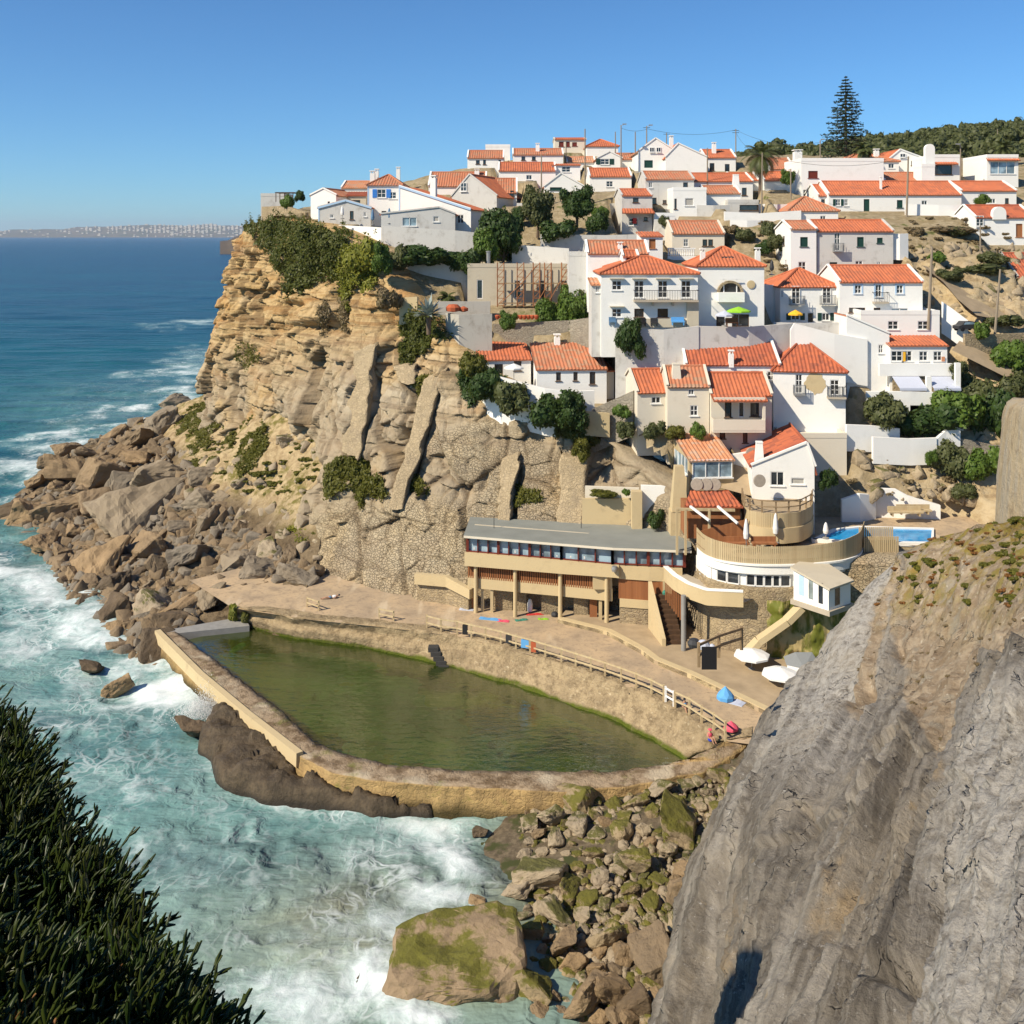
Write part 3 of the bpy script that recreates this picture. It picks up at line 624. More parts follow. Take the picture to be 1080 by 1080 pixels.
GZ = GZ+.6*ridged(np.stack([GX*.3, GY*.3, GZ*.3], -1), 4, 97)*sstep(-1, 1.5, GZ)-.3
me = npmesh('talus_slope', np.stack([GX, GY, GZ], -1).reshape(-1, 3), gridfaces(len(gy), len(gx), (GZ[:-1, :-1] > -2.5) & (GZ[:-1, :-1] < 34)))
t = NT('talus_rubble'); p = t.pos(); b = t.noise(p, 1.0, 8, .7); z = t.xyz(p)[2]
col = t.mix(t.sst(t.noise(p, .3, 5), .4, .65), (.15, .108, .062), (.22, .165, .10)); col = t.mix(t.sst(b, .42, .68), col, (.06, .042, .025))
hi = t.sst(t.ma('ADD', z, t.ma('MULTIPLY', t.noise(p, .25, 4), 4.0)), 8.0, 10.5); col = t.mix(hi, col, t.mix(t.sst(b, .38, .66), (.47, .36, .205), (.29, .205, .11)))
col = t.mix(t.ma('MULTIPLY', t.ma('MULTIPLY', t.sst(t.noise(p, .2, 6, .65), .46, .58), t.sst(b, .4, .6)), hi), col, t.mix(b, (.10, .095, .02), (.21, .18, .05)))
col = t.mix(t.ma('SUBTRACT', 1.0, t.sst(t.ma('ADD', z, b), .6, 1.8)), col, (.045, .032, .02))
M['talus'] = t.end(t.bsdf(col, .9, t.bump(b, 1.0, .5), .15))
struct('talus_slope', me, M['talus'])
# talus look-up in the picture (distance at a pixel), from the TPS itself
def talusP(u, v):
    lo, hi = 78.0, 178.0; prev = None; D = lo
    while D < hi:
        q = P(u, v, D); g = TT(np.array([q.x]), np.array([q.y]))[0]
        if q.z <= g: return P(u, v, D)
        D += 1.0
    return None

# ---------------------------------------------------------------- shingle beach under the boulders
gx = np.arange(-8, 26, .4); gy = np.arange(36, 70, .4); GX, GY = np.meshgrid(gx, gy)
GZ = .45+.17*(GX-1)+.04*(GY-50)+.35*fbm(np.stack([GX*.3, GY*.3, 0*GX], -1), 4, 101)
ow = np.array([tuple(G(u, v, z)) for u, v, z in ((400, 824, 2.6), (480, 830, 2.6), (590, 835, 2.6), (680, 827, 2.6), (740, 814, 3.1), (774, 797, 3.5), (795, 776, 4.0))]); GZ = np.where(GY > np.interp(GX, ow[:, 0], ow[:, 1])-.1, -1.5, GZ)
me = npmesh('shingle_beach', np.stack([GX, GY, GZ], -1).reshape(-1, 3), gridfaces(len(gy), len(gx)))
t = NT('shingle'); p = t.pos(); d = t.noise(p, 2.6, 7, .7); col = t.mix(t.sst(d, .35, .7), (.075, .056, .034), (.165, .128, .08)); col = t.mix(t.sst(t.noise(p, .7, 5), .5, .62), col, (.045, .05, .014))
col = t.mix(t.ma('SUBTRACT', 1.0, t.sst(t.xyz(p)[2], -.1, .5)), col, (.16, .125, .07))
struct('shingle_beach', me, t.end(t.bsdf(col, .8, t.bump(t.sst(d, 0, .2), 1., .2), .3)))
def beachz(x, y): return .45+.17*(x-1)+.04*(y-50)

# ---------------------------------------------------------------- foreground rock slab (right)
ULr = [(540, 1085), (548, 1075), (556, 1040), (563, 1003), (575, 968), (590, 946), (610, 924), (640, 897), (670, 880), (705, 860), (735, 826), (748, 806), (764, 799), (790, 792), (815, 782), (850, 769), (900, 749), (940, 735), (980, 721), (1030, 708), (1080, 695), (1200, 655), (1400, 590)]
DC = [(805, 748, 57), (782, 815, 53), (769, 850, 50), (748, 900, 46), (721, 980, 41.5), (695, 1080, 36), (655, 1200, 31), (590, 1400, 25), (860, 705, 57), (897, 640, 56.5), (925, 610, 56), (968, 575, 54), (1040, 556, 49), (1085, 540, 46), (960, 620, 51), (1080, 600, 38), (1000, 680, 42), (1080, 680, 31.5), (900, 700, 49.5), (1000, 760, 33.5), (1080, 760, 26), (900, 800, 37), (840, 850, 38), (820, 980, 30), (900, 900, 28.5), (1000, 850, 26.5), (1080, 850, 21.5), (1000, 960, 21.5), (1080, 960, 17.5), (900, 1000, 23.5), (800, 1080, 26), (900, 1080, 20.5), (1000, 1080, 16.8), (1080, 1080, 14), (1300, 600, 27), (1300, 850, 15), (1300, 1080, 10), (1080, 1300, 10.5), (900, 1300, 15), (1300, 1300, 7.5), (760, 1250, 22)]
NT_ = TPS([c[:2] for c in DC], [math.log(c[2]) for c in DC], .002)
vv = np.concatenate([np.linspace(541, 620, 50), np.linspace(620, 1400, 330)[1:]]); ul = smooth(np.interp(vv, [a for a, b in ULr], [b for a, b in ULr]), 3)
ul = ul+2.5*fbm(np.stack([vv*.05, vv*0, vv*0], -1), 4, 111)
ss = np.linspace(0, 1, 360)**1.15
U = ul[:, None]+(1330-ul[:, None])*ss[None]; Vr = np.broadcast_to(vv[:, None], U.shape)
D = np.exp(NT_(U, Vr)); pr = Pn(U, Vr, D)
dip = np.stack([pr[..., 0]*.9+pr[..., 1]*.10, pr[..., 1]*.95-pr[..., 0]*.1, pr[..., 2]], -1)
# long flutes running down the slab + fractures
Wu = U+6*fbm(pr*.12, 3, 119); sa = (Wu+.34*(Vr-600))/46.0; sb = (Vr-.30*(U-900))/330.0; run = np.stack([sa, sb, 0*sa], -1)
soil = sstep(0, 30, U-np.interp(Vr, [540, 600, 640, 700, 760, 800, 850], [950, 945, 930, 935, 950, 975, 1010]))*sstep(0, 60, np.interp(Vr, [540, 690, 700, 800, 850, 870], [1500, 1500, 1085, 1060, 1035, 1000])-U)*sstep(855, 800, Vr+10*fbm(pr*.3, 3, 113))
PALE = np.maximum(np.exp(-((U-np.interp(Vr, [580, 640, 700, 760, 900], [935, 915, 905, 880, 850]))/np.interp(Vr, [580, 700, 900], [26, 40, 60]))**2)*sstep(900, 760, Vr), sstep(1000, 1075, U+.2*(Vr-800))*sstep(700, 780, Vr))  # pale limestone crest, also lightened in colour for the sunlit ridge
band = np.exp(-((U-np.interp(Vr, [590, 640, 700, 780], [955, 935, 922, 905]))/11)**2)*sstep(790, 740, Vr)*sstep(580, 600, Vr)
soil = np.clip(np.maximum(soil, band*.9)+.35*fbm(pr*.35, 4, 115)*(soil > .05), 0, 1)
veg = soil*sstep(690, 575, Vr+30*fbm(pr*.25, 4, 117))
rough = (1-.55*soil)*np.clip(D/30, .35, 1)
def plates(th, wd, seed):                                       # tilted joint blocks
    a_ = sa*1.3/th+.35*vnoise(pr*.5, seed); k = np.floor(a_); b_ = (sb*9+hsh(k, k, k, seed)*wd+.5*vnoise(pr*.9, seed+1))/wd; c_ = np.floor(b_)
    f = a_-k; return (hsh(k, c_, k*0, seed+2)-.5)*2+.55*f
dd = rough*(.50*ridged(run*np.array([.6, .5, 1]), 3, 121)+.42*ridged(run*np.array([2.1, .55, 1]), 3, 123)+.17*ridged(run*np.array([6.0, 1.0, 1]), 3, 124)+.09*fbm(pr*1.4, 5, 125, .62)+.20*plates(1.5, 7, 131)+.05*plates(.5, 3.0, 135))+.12*soil*fbm(pr*1.3, 4, 127)
dd = dd*sstep(0, .05, ss)[None]
for (a_, b_, ra, rb, s_, ang) in [(985, 1040, 40, 7, 1.2, -.55), (920, 735, 7, 11, .8, 0), (905, 745, 5, 7, .5, 0), (1020, 1010, 20, 5, .6, -.4), (800, 800, 4, 12, .7, 0), (880, 905, 5, 18, .35, .2), (950, 690, 6, 9, .4, 0), (1060, 960, 26, 6, .5, -.7), (845, 1060, 4, 30, .5, .3)]:
    x_ = (U-a_)*math.cos(ang)+(Vr-b_)*math.sin(ang); y_ = -(U-a_)*math.sin(ang)+(Vr-b_)*math.cos(ang)
    dd = dd-s_*np.exp(-(x_/ra)**2-(y_/rb)**2)*np.clip(D/30, .4, 1)
gu = np.gradient(pr, axis=1); gv = np.gradient(pr, axis=0); nn = np.cross(gu, gv); nn /= np.linalg.norm(nn, axis=-1)[..., None]+1e-9
nn = np.where((nn*pr).sum(-1)[..., None]-nn[..., 2:3]*CZ > 0, -nn, nn)
pr = pr+nn*dd[..., None]
sk1 = Pn(ul+7, vv+10, np.exp(NT_(ul, vv))+2.2); sk2 = Pn(ul+34, vv+75, np.exp(NT_(ul, vv))+6.5); sk2[:, 2] = np.maximum(sk2[:, 2], -2)
pr = np.concatenate([sk2[:, None], sk1[:, None], pr], 1)
pad = lambda a: np.concatenate([a[:, :1], a[:, :1], a], 1)
soil, veg = pad(soil), pad(veg)
ex_ = [pr[:, -1:]+np.array(d) for d in ((3, .5, .2), (12, 1, .8), (40, 3, -1))]; pr = np.concatenate([pr]+ex_, 1)
pad0 = pad; pad = lambda a: np.concatenate([pad0(a)]+[a[:, -1:]]*3, 1); soil = np.concatenate([soil]+[soil[:, -1:]]*3, 1); veg = np.concatenate([veg]+[veg[:, -1:]]*3, 1)
eye = np.array([0, 0, CZ]); tops = (pr[:1]-eye)*1.06+eye-np.array([0, 0, .4]); tops2 = (pr[:1]-eye)*1.75+eye-np.array([0, 0, 1.5])
pr = np.concatenate([tops2, tops, pr], 0); soil = np.concatenate([soil[:1], soil[:1], soil]); veg = np.concatenate([veg[:1], veg[:1], veg])
NRK, NRS = pr, soil
me = npmesh('foreground_rock', pr.reshape(-1, 3), gridfaces(*pr.shape[:2]), False)
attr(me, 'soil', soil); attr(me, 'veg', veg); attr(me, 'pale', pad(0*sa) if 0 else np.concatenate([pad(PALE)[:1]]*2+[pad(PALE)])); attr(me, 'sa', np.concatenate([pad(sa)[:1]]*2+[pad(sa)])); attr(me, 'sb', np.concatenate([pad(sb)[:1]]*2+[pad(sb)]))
t = NT('grey_slab_rock'); p = t.pos()
rv = t.n('CombineXYZ', {0: t.at('sa'), 1: t.ma('MULTIPLY', t.at('sb'), 1.6), 2: t.ma('MULTIPLY', t.noise(p, .15, 3), 1.5)}).outputs[0]
st1 = t.noise(t.map(rv, (1.4, .22, 1)), 1.0, 7, .56); st2 = t.noise(t.map(rv, (7.0, .9, 1)), 1.0, 7, .60)
st = t.ma('ADD', t.ma('MULTIPLY', st1, .55), t.ma('MULTIPLY', st2, .45)); fine = t.noise(p, 2.6, 9, .72); big = t.noise(p, .22, 5, .6)
col = t.ramp(st, [(.36, (.05, .042, .033)), (.43, (.125, .108, .086)), (.48, (.21, .186, .152)), (.52, (.115, .098, .077)), (.57, (.225, .20, .165)), (.64, (.31, .28, .235))])
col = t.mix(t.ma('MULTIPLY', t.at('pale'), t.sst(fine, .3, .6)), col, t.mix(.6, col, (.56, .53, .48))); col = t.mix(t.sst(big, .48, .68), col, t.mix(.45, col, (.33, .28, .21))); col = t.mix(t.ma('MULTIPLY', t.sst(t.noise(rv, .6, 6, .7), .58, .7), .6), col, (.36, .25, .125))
col = t.mix(t.sst(fine, .56, .70), col, t.mix(.5, col, (.09, .07, .05))); col = t.mix(t.ma('MULTIPLY', t.sst(t.noise(p, 3.2, 9, .8), .60, .64), .5), col, (.58, .55, .50))
ye = t.sst(t.noise(t.map(rv, (1, 1, .4)), 1.9, 6, .7), .64, .72); col = t.mix(t.ma('MULTIPLY', ye, .5), col, (.38, .25, .09))
s1 = t.noise(p, 1.3, 8, .72); so = t.mix(t.sst(s1, .36, .66), (.225, .165, .105), (.39, .31, .215)); so = t.mix(t.sst(t.noise(p, .7, 5), .55, .66), so, (.30, .255, .19)); so = t.mix(t.sst(t.noise(p, 4, 6), .6, .7), so, (.44, .38, .29))
so = t.mix(t.ma('MULTIPLY', t.at('veg'), t.sst(t.noise(p, .6, 7, .7), .45, .58)), so, t.mix(t.noise(p, 3, 4), (.30, .15, .04), (.17, .20, .04)))
so = t.mix(t.ma('MULTIPLY', t.sst(t.noise(p, .33, 3), .70, .74), .0), so, (.3, .05, .02))
col = t.mix(t.sst(t.ma('ADD', t.at('soil'), t.ma('MULTIPLY', t.ma('SUBTRACT', s1, .5), .9)), .35, .6), col, so)
cw = t.n('VectorMath', {0: t.map(rv, (2.6, .9, 1)), 1: t.n('VectorMath', {0: t.n('TexNoise', {'Vector': p, 'Scale': .9, 'Detail': 4}).outputs['Color'], 3: .7}, operation='SCALE').outputs[0]}, operation='ADD').outputs[0]; ck = t.ma('MULTIPLY', t.ma('SUBTRACT', 1.0, t.sst(t.vor(cw, 1.0, 'DISTANCE_TO_EDGE'), 0, .018)), t.sst(t.noise(p, .5, 4), .42, .58)); col = t.mix(t.ma('MULTIPLY', ck, .14), col, (.06, .05, .04))
h = t.ma('SUBTRACT', t.ma('ADD', t.ma('MULTIPLY', st, 2.0), fine), t.ma('MULTIPLY', ck, .5))
M['slab'] = t.end(t.bsdf(col, .9, t.bump(h, .9, .22), .15))
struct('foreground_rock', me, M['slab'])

# rock pillar at the right edge, behind the slab
us = np.concatenate([np.linspace(0, 1, 60)**1.3]); vz = np.linspace(0, 1, 130)
rows = []
for k in vz:
    v = 419+(640-419)*k; uleft = np.interp(v, [419, 424, 440, 470, 500, 545, 580, 640], [1068, 1061, 1057, 1054, 1051, 1048, 1048, 1046])
    D = 60-.0*k
    rows.append([(uleft+(1230-uleft)*a, v, 61-9*math.sin(min(1, a*2.6)*math.pi/2)**.6+(0 if k > .04 else (.04-k)*60)) for a in us])
A = np.array(rows); pp = Pn(A[..., 0], A[..., 1], A[..., 2])
dp = .40*ridged(pp*np.array([.45, .45, .16]), 4, 141)+.16*fbm(pp*1.1, 4, 143)
pp[..., 1] -= dp; pp[..., 0] -= .25*dp
eye = np.array([0, 0, CZ]); bk = (pp[:, :1]-eye)*1.12+eye+np.array([1.2, 0, -.5]); pp = np.concatenate([bk, pp], 1); tp_ = (pp[:1]-eye)*1.12+eye-np.array([0, 0, 1.5]); pp = np.concatenate([tp_, pp], 0)
t = NT('ochre_pillar_rock'); p = t.pos(); st = t.noise(t.map(p, (.8, .8, .14)), 1, 7, .66, .4); fine = t.noise(p, 1.6, 8, .7)
col = t.ramp(st, [(.28, (.26, .195, .115)), (.45, (.42, .335, .215)), (.58, (.36, .315, .24)), (.72, (.48, .37, .22)), (.85, (.29, .265, .22))]); col = t.mix(t.sst(fine, .5, .8), col, (.19, .14, .09))
struct('rock_pillar', npmesh('rock_pillar', pp.reshape(-1, 3), gridfaces(*pp.shape[:2])), t.end(t.bsdf(col, .9, t.bump(t.ma('ADD', st, fine), .9, .25), .1)))

# ---------------------------------------------------------------- foreground slope (left), where the photographer stands
LC = [(-60, 735, 7.6), (0, 765, 7.0), (40, 790, 6.7), (90, 880, 6.0), (135, 925, 5.6), (190, 990, 5.0), (262, 1085, 4.3), (320, 1180, 3.9), (0, 900, 5.2), (100, 1000, 4.4), (0, 1080, 3.4), (160, 1080, 3.9), (-200, 700, 7.), (-200, 1080, 2.9), (0, 1300, 2.5), (300, 1300, 3.2), (-400, 760, 5.5), (-400, 1200, 2.2)]
LT = TPS([c[:2] for c in LC], [math.log(c[2]) for c in LC], .001)
ledge = [(-460, 690), (-200, 705), (-60, 735), (-6, 768), (20, 795), (44, 850), (60, 888), (92, 932), (132, 1000), (156, 1045), (184, 1092), (212, 1150), (260, 1250), (310, 1350)]
vv = np.linspace(692, 1350, 120); le = np.interp(vv, [b for a, b in ledge], [a for a, b in ledge])
ss = np.linspace(0, 1, 110); U = -470+(le[:, None]+470)*ss[None]; Vr = np.broadcast_to(vv[:, None], U.shape)
pl = Pn(U, Vr, np.exp(LT(U, Vr))); pl = pl+.10*fbm(pl*1.2, 3, 151)[..., None]*np.array([.3, .3, 1])
s1 = Pn(le+16, vv+24, np.exp(LT(le, vv))+.7); s2_ = Pn(le+40, vv+120, np.exp(LT(le, vv))+1.5)
LEFT = pl
pl = np.concatenate([pl, s1[:, None], s2_[:, None]], 1)
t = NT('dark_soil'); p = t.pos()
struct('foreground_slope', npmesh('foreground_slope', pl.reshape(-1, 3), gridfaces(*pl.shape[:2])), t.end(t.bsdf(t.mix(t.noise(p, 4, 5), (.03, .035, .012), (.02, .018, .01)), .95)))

# unseen knoll added left of the frame to shade the grey slab's foot
gx = np.arange(-30, -6, .5); gy = np.arange(1, 26, .5); GX, GY = np.meshgrid(gx, gy); r_ = np.hypot((GX+17.5)/1.1, GY-12.3)
GZ = -3+45.4*np.exp(-(r_/4.6)**2.4)+1.0*fbm(np.stack([GX*.4, GY*.4, 0*GX], -1), 4, 161)
struct('shadow_knoll', npmesh('shadow_knoll', np.stack([GX, GY, GZ], -1).reshape(-1, 3), gridfaces(len(gy), len(gx))), M['hill'])
# ================================================================ POOL, TERRACE, RESTAURANT
ZW, ZD = 2.0, 4.0
t = NT('pool_bed'); p = t.pos()
k = t.noise(p, .16, 6, .62, .5); k2 = t.noise(t.map(p, (1, 1.6, 1)), .8, 6, .65)
col = t.mix(t.sst(t.ma('ADD', k, t.ma('MULTIPLY', k2, .35)), .60, .74), (.20, .235, .040), (.028, .030, .010)); col = t.mix(t.sst(k2, .5, .7), col, (.15, .18, .035))
struct_bed = t.end(t.bsdf(col, .9, None, .1))
WE = [(193, 676), (230, 667), (263, 658), (297, 669), (392, 683), (480, 702), (521, 713), (606, 742), (669, 767), (728, 800), (748, 812), (715, 824), (670, 829), (580, 833), (480, 831), (405, 825), (360, 812), (324, 800), (280, 761), (230, 720), (178, 674)]
mb = MB(); mb.poly([(*G(u, v, ZW).xy, .85) for u, v in WE]); struct('pool_bed', mb, struct_bed)
t = NT('pool_water'); p = t.pos()
nb = t.bump(t.ma('ADD', t.noise(t.map(p, (1, 2.2, 1)), .9, 4), t.ma('MULTIPLY', t.noise(p, 3, 3), .25)), .30, .14)
fr = t.ma('MULTIPLY', t.n('Fresnel', {'IOR': 1.33}).outputs[0], .32)
gl = t.n('BsdfGlossy', {'Roughness': .06, 'Normal': nb}).outputs[0]
body = t.n('MixShader', {0: .36, 1: t.n('BsdfTransparent', {'Color': (.50, .62, .22, 1)}).outputs[0], 2: t.n('BsdfDiffuse', {'Color': (.058, .080, .014, 1)}).outputs[0]}).outputs[0]
M['poolwater'] = t.end(t.n('MixShader', {0: fr, 1: body, 2: gl}).outputs[0])
mb = MB(); mb.poly([G(u, v, ZW) for u, v in WE]); struct('tidal_pool_water', mb, M['poolwater'])

def ribbon(name, lines, n, m, label, cat, amp=.15, sc=.9, sub=3, seed=1, loc=None):
    """loft between polylines of 3D points (top, ..., bottom), roughened"""
    L = [pline(l, n) for l in lines]; rows = []
    for i in range(len(L)-1):
        for k in range(sub): rows.append(L[i]+(L[i+1]-L[i])*k/sub)
    rows.append(L[-1]); A = np.array(rows)
    A = A+amp*np.stack([fbm(A*sc, 4, seed), fbm(A*sc, 4, seed+7), .5*fbm(A*sc, 4, seed+13)], -1)
    me = npmesh(name, A.reshape(-1, 3), gridfaces(*A.shape[:2]), False)
    loc = loc or tuple(L[0][n//2])
    return setp(obj(name, me, m, None, loc=loc, off=loc), label, cat)
IN = [(186, 666), (247, 711), (297, 750), (332, 783), (362, 795), (408, 806), (480, 812), (574, 814), (659, 812), (700, 806), (728, 800), (756, 784)]
OU = [(166, 667), (212, 713), (262, 755), (316, 797), (350, 815), (400, 824), (480, 830), (590, 835), (680, 827), (740, 814), (774, 797), (795, 776)]
zi = [2.6]*8+[2.8, 3.1, 3.5, 4.0]
io = lambda L, dz=0, lo=None: [G(u, v, z+dz) if lo is None else Vector((*G(u, v, z).xy, lo)) for (u, v), z in zip(L, zi)]
out_low = []
for (u, v), z in zip(OU, zi):
    q = G(u, v, z); out_low.append(Vector((q.x*1.0-.25, q.y-.45, -1.0)))
ribbon('sea_wall', [io(IN, 0, .5), io(IN), io(OU), [a*.12+b*.88-Vector((0, 0, .0)) for a, b in zip(out_low, io(OU))], out_low], 260, M['poolstone'], 'curved stone sea wall with walkway top holding the green tidal pool', 'sea wall', .14, 1.0, 4, 201)
mb = MB()
for a, b in ((0, 1), (1, 2), (2, 3)):
    A, B = io(OU)[a], io(OU)[b]; d = (B-A).normalized(); nrm = Vector((d.y, -d.x, 0))*-1
    nrm = Vector((-.75, -.65, 0))
    mb.hexa([A+nrm*.26+Vector((0, 0, -.7)), B+nrm*.26+Vector((0, 0, -.7)), B+nrm*-.35+Vector((0, 0, -.7)), A+nrm*-.35+Vector((0, 0, -.7)), A+nrm*.24+Vector((0, 0, .22)), B+nrm*.24+Vector((0, 0, .22)), B+nrm*-.25+Vector((0, 0, .22)), A+nrm*-.25+Vector((0, 0, .22))])
single('concrete_kerb', mb, M['ochre'], io(OU)[2], 'long smooth concrete kerb facing the sea along the pool wall', 'kerb')
# back wall between pool and boulders
mb = MB(); a, b, c, d = G(263, 660, 2.5), G(186, 668, 2.5), G(166, 666, 2.5), G(258, 650, 2.5)
mb.hexa([q-Vector((0, 0, 2)) for q in (a, b, c, d)]+[a, b, c, d]); single('pool_end_wall', mb, M['concrete_grey'], b, 'low dark grey wall closing the far left end of the pool', 'wall')
# side wall of the deck
TP = [(245, 640), (263, 643), (330, 653), (400, 660), (482, 670), (560, 690), (655, 722), (712, 748), (768, 781), (792, 776)]
BT = [(245, 657), (263, 660), (297, 671), (392, 685), (480, 704), (560, 729), (640, 757), (690, 781), (722, 802), (756, 790)]
tt = [G(u, v, ZD+.06) for u, v in TP]; bb = [G(u, v, ZW) for u, v in BT]; n_ = 220
t3, b3 = [Vector(x) for x in pline(tt, n_)], [Vector(x) for x in pline(bb, n_)]
ribbon('pool_side_wall', [[q+Vector((.5, 1.2, -.02)) for q in t3], t3, [t_*.55+b_*.45+Vector((0, .35, .10)) for t_, b_ in zip(t3, b3)], [t_*.42+b_*.58 + Vector((0, -.15, 0)) for t_, b_ in zip(t3, b3)], b3, [q-Vector((0, 0, 1.4)) for q in b3]], n_, M['poolwall_in'], 'rough sand coloured stone bank between the deck railing and the pool', 'wall', .17, .8, 4, 231)
# deck
DK = [(200, 612), (245, 641), (263, 644), (330, 654), (400, 661), (482, 671), (560, 691), (655, 723), (712, 749), (768, 782), (800, 786), (850, 780), (900, 690), (740, 615), (480, 600), (330, 596), (250, 600)]
mb = MB(); mb.poly([G(u, v, ZD) for u, v in DK])
t = NT('terrace_paving'); p = t.pos()
col = t.mix(t.sst(t.noise(p, .35, 5, .6), .35, .65), (.48, .355, .22), (.36, .275, .185)); col = t.mix(t.sst(t.noise(p, 2.5, 6, .7), .48, .72), col, (.27, .205, .14)); col = t.mix(t.ma('MULTIPLY', t.sst(t.noise(p, .7, 7, .7), .55, .66), .5), col, (.24, .18, .12)); col = t.mix(t.sst(t.noise(t.map(p, (.7, .12, 1)), .8, 5), .55, .7), col, (.52, .42, .29))
M['paving'] = t.end(t.bsdf(col, .9, t.bump(t.noise(p, 3, 6), .35, .06), .15)); struct('pool_terrace', mb, M['paving'])
UPd = [(588, 653), (640, 666), (677, 686), (690, 696), (727, 711), (765, 729), (800, 746), (830, 760), (880, 700), (735, 640), (600, 640)]
mb = MB(); zt = ZD+.32; tp_ = [G(u, v, zt) for u, v in UPd]; mb.poly(tp_)
for i in range(7): mb.poly([tp_[i], tp_[i+1], tp_[i+1]-Vector((0, 0, .4)), tp_[i]-Vector((0, 0, .4))])
struct('upper_terrace_paving', mb, M['sand'])
mb = MB(); mb.strip([tuple(q) for q in pline(tp_[:8], 60)], zt-.3, zt+.06, .55); struct('terrace_kerb', mb, M['ochre'])

# ---------------------------------------------------------------- the restaurant built against the cliff
rs = thing('cliffside_restaurant', G(600, 652, ZD), 'long flat roofed restaurant with red framed window band above the pool terrace', 'restaurant')
O = rs.location.copy()
def rpt(u, D): return ((u-540)*D/F, D)
A_, B_, C_, D_ = rpt(493, 89.6), rpt(592, 87.4), rpt(646, 86.2), rpt(722, 85.4)
E_ = rpt(724, 91.5); F_ = rpt(496, 96.5)
zl = lambda v, D: CZ-(v-HV)*D/F
zr, zg, zs, zm, zo = 10.68, 9.28, 8.2, 7.05, 6.1
front = [A_, B_, C_, D_]
def inset(pl_, d):
    return [(x+d*.14, y+d) for x, y in pl_]
ring = front+[E_, F_]
# roof slab
mb = MB(); ov = [(A_[0]-.3, A_[1]-.35), (B_[0], B_[1]-.4), (C_[0], C_[1]-.35), (D_[0]+.5, D_[1]-.35), (E_[0]+.4, E_[1]), F_]
n = len(ov); zt_ = [zr, zr-.02, zr-.02, zr-.02, zr-.12, zr-.42]
mb.add([(x, y, z) for (x, y), z in zip(ov, zt_)]+[(x, y, z+.2) for (x, y), z in zip(ov, zt_)], [tuple(range(n-1, -1, -1)), tuple(range(n, 2*n))]+[(i, (i+1) % n, n+(i+1) % n, n+i) for i in range(n)])
rf = obj('roof', mb, M['roofgrey'], rs, off=O)
mb = MB(); mb.strip([(x, y-.03) for x, y in ov[:4]], [z-.05 for z in zt_[:4]], [z+.14 for z in zt_[:4]], -.04); obj('fascia', mb, M['cream'], rf, off=O)
mb = MB()
for u_ in (521, 613): q = P(u_, 563, 92); mb.tube((q.x, q.y, zr), (q.x, q.y, zr+1.1), .03)
obj('mast', mb, M['iron'], rf, off=O)
# glazed floor
mb = MB(); gl_ = inset(front, .25); mb.strip(gl_, zg, zr, .05); obj('window_band', mb, M['glass_blue'], rs, off=O)
mb = MB(); mb.strip(inset(ring, 3.5)[:4], zg-3, zr, .2); obj('back_wall', mb, M['beige'], rs, off=O)
for i in range(3):
    a, b = Vector(front[i]), Vector(front[i+1]); L = (b-a).length; m = 3*max(1, int(round(L/3.3))); fm = MB(); ps = MB()
    for k in range(m+1):
        q = a+(b-a)*k/m
        big_ = (k % 3 == 0)
        w_ = .11 if big_ else .045
        ps = MB(); (ps if big_ else fm).box(q.x-w_, q.x+w_, q.y-.02+.0, q.y+.28, zg, zr-.02)
        if big_: obj('window_post', ps, M['redframe'], rs, off=O)
    for z in (zg+.06, zr-.16): fm.bar((a.x, a.y+.1, z), (b.x, b.y+.1, z), .12, .09)
    obj('window_frame', fm, M['redframe'], rs, off=O)
rr = random.Random(5); tb = MB()
for i in range(15):                                                  # laid tables behind the glass
    u = 503+i*14.6; q = Vector((np.interp(u, [493, 592, 646, 722], [p_[0] for p_ in front]), np.interp(u, [493, 592, 646, 722], [p_[1] for p_ in front]), 0)); tb.box(q.x-.3, q.x+.3, q.y+.31, q.y+.33, zg+.16, zg+.30+.1*rr.random())
obj('table_linen', tb, M['fabric'], rs, off=O)
# parapet band, slatted band, lower band
def pts_at(pl_, d): return [(x, y+d) for x, y in pl_]
mb = MB(); mb.strip([(A_[0]-.25, A_[1]-.25), (B_[0], B_[1]-.35), (C_[0]+.5, C_[1]-.35), (C_[0]+.62, C_[1]+.5)], [zs-.05, zs, zs+.05, zs+.05], [zg, zg, zg-.02, zg-.02], .5); obj('parapet', mb, M['ochre'], rs, off=O)
mb = MB(); mb.strip([(C_[0]+.4, C_[1]+.0), (C_[0]+3, C_[1]-.55), (D_[0]-.2, D_[1]-.1)], zs-.12, zg-.08, .5); obj('parapet', mb, M['ochre'], rs, off=O)
bay = pts_at(front[:3], .45)
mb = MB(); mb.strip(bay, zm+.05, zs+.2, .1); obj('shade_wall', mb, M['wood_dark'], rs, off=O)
for i in range(2):
    a, b = Vector(bay[i]), Vector(bay[i+1]); mb = MB(); L = (b-a).length; m = int(L/.20); stop = .62 if i == 1 else .99
    for k in range(m):
        q = a+(b-a)*(k+.5)/m
        if k/m < stop: mb.box(q.x-.065, q.x+.065, q.y-.14, q.y-.04, zm-.1, zs+.1)
    obj('slat_screen', mb, M['wood_red'], rs, off=O)
mb = MB(); mb.strip([(q[0], q[1]-.12) for q in bay], zo-.05, zm+.05, .35); mb.box(bay[1][0]+(bay[2][0]-bay[1][0])*.62, bay[2][0], bay[2][1]-.1, bay[2][1]+.2, zm, zs+.1); obj('lower_band', mb, M['ochre'], rs, off=O)
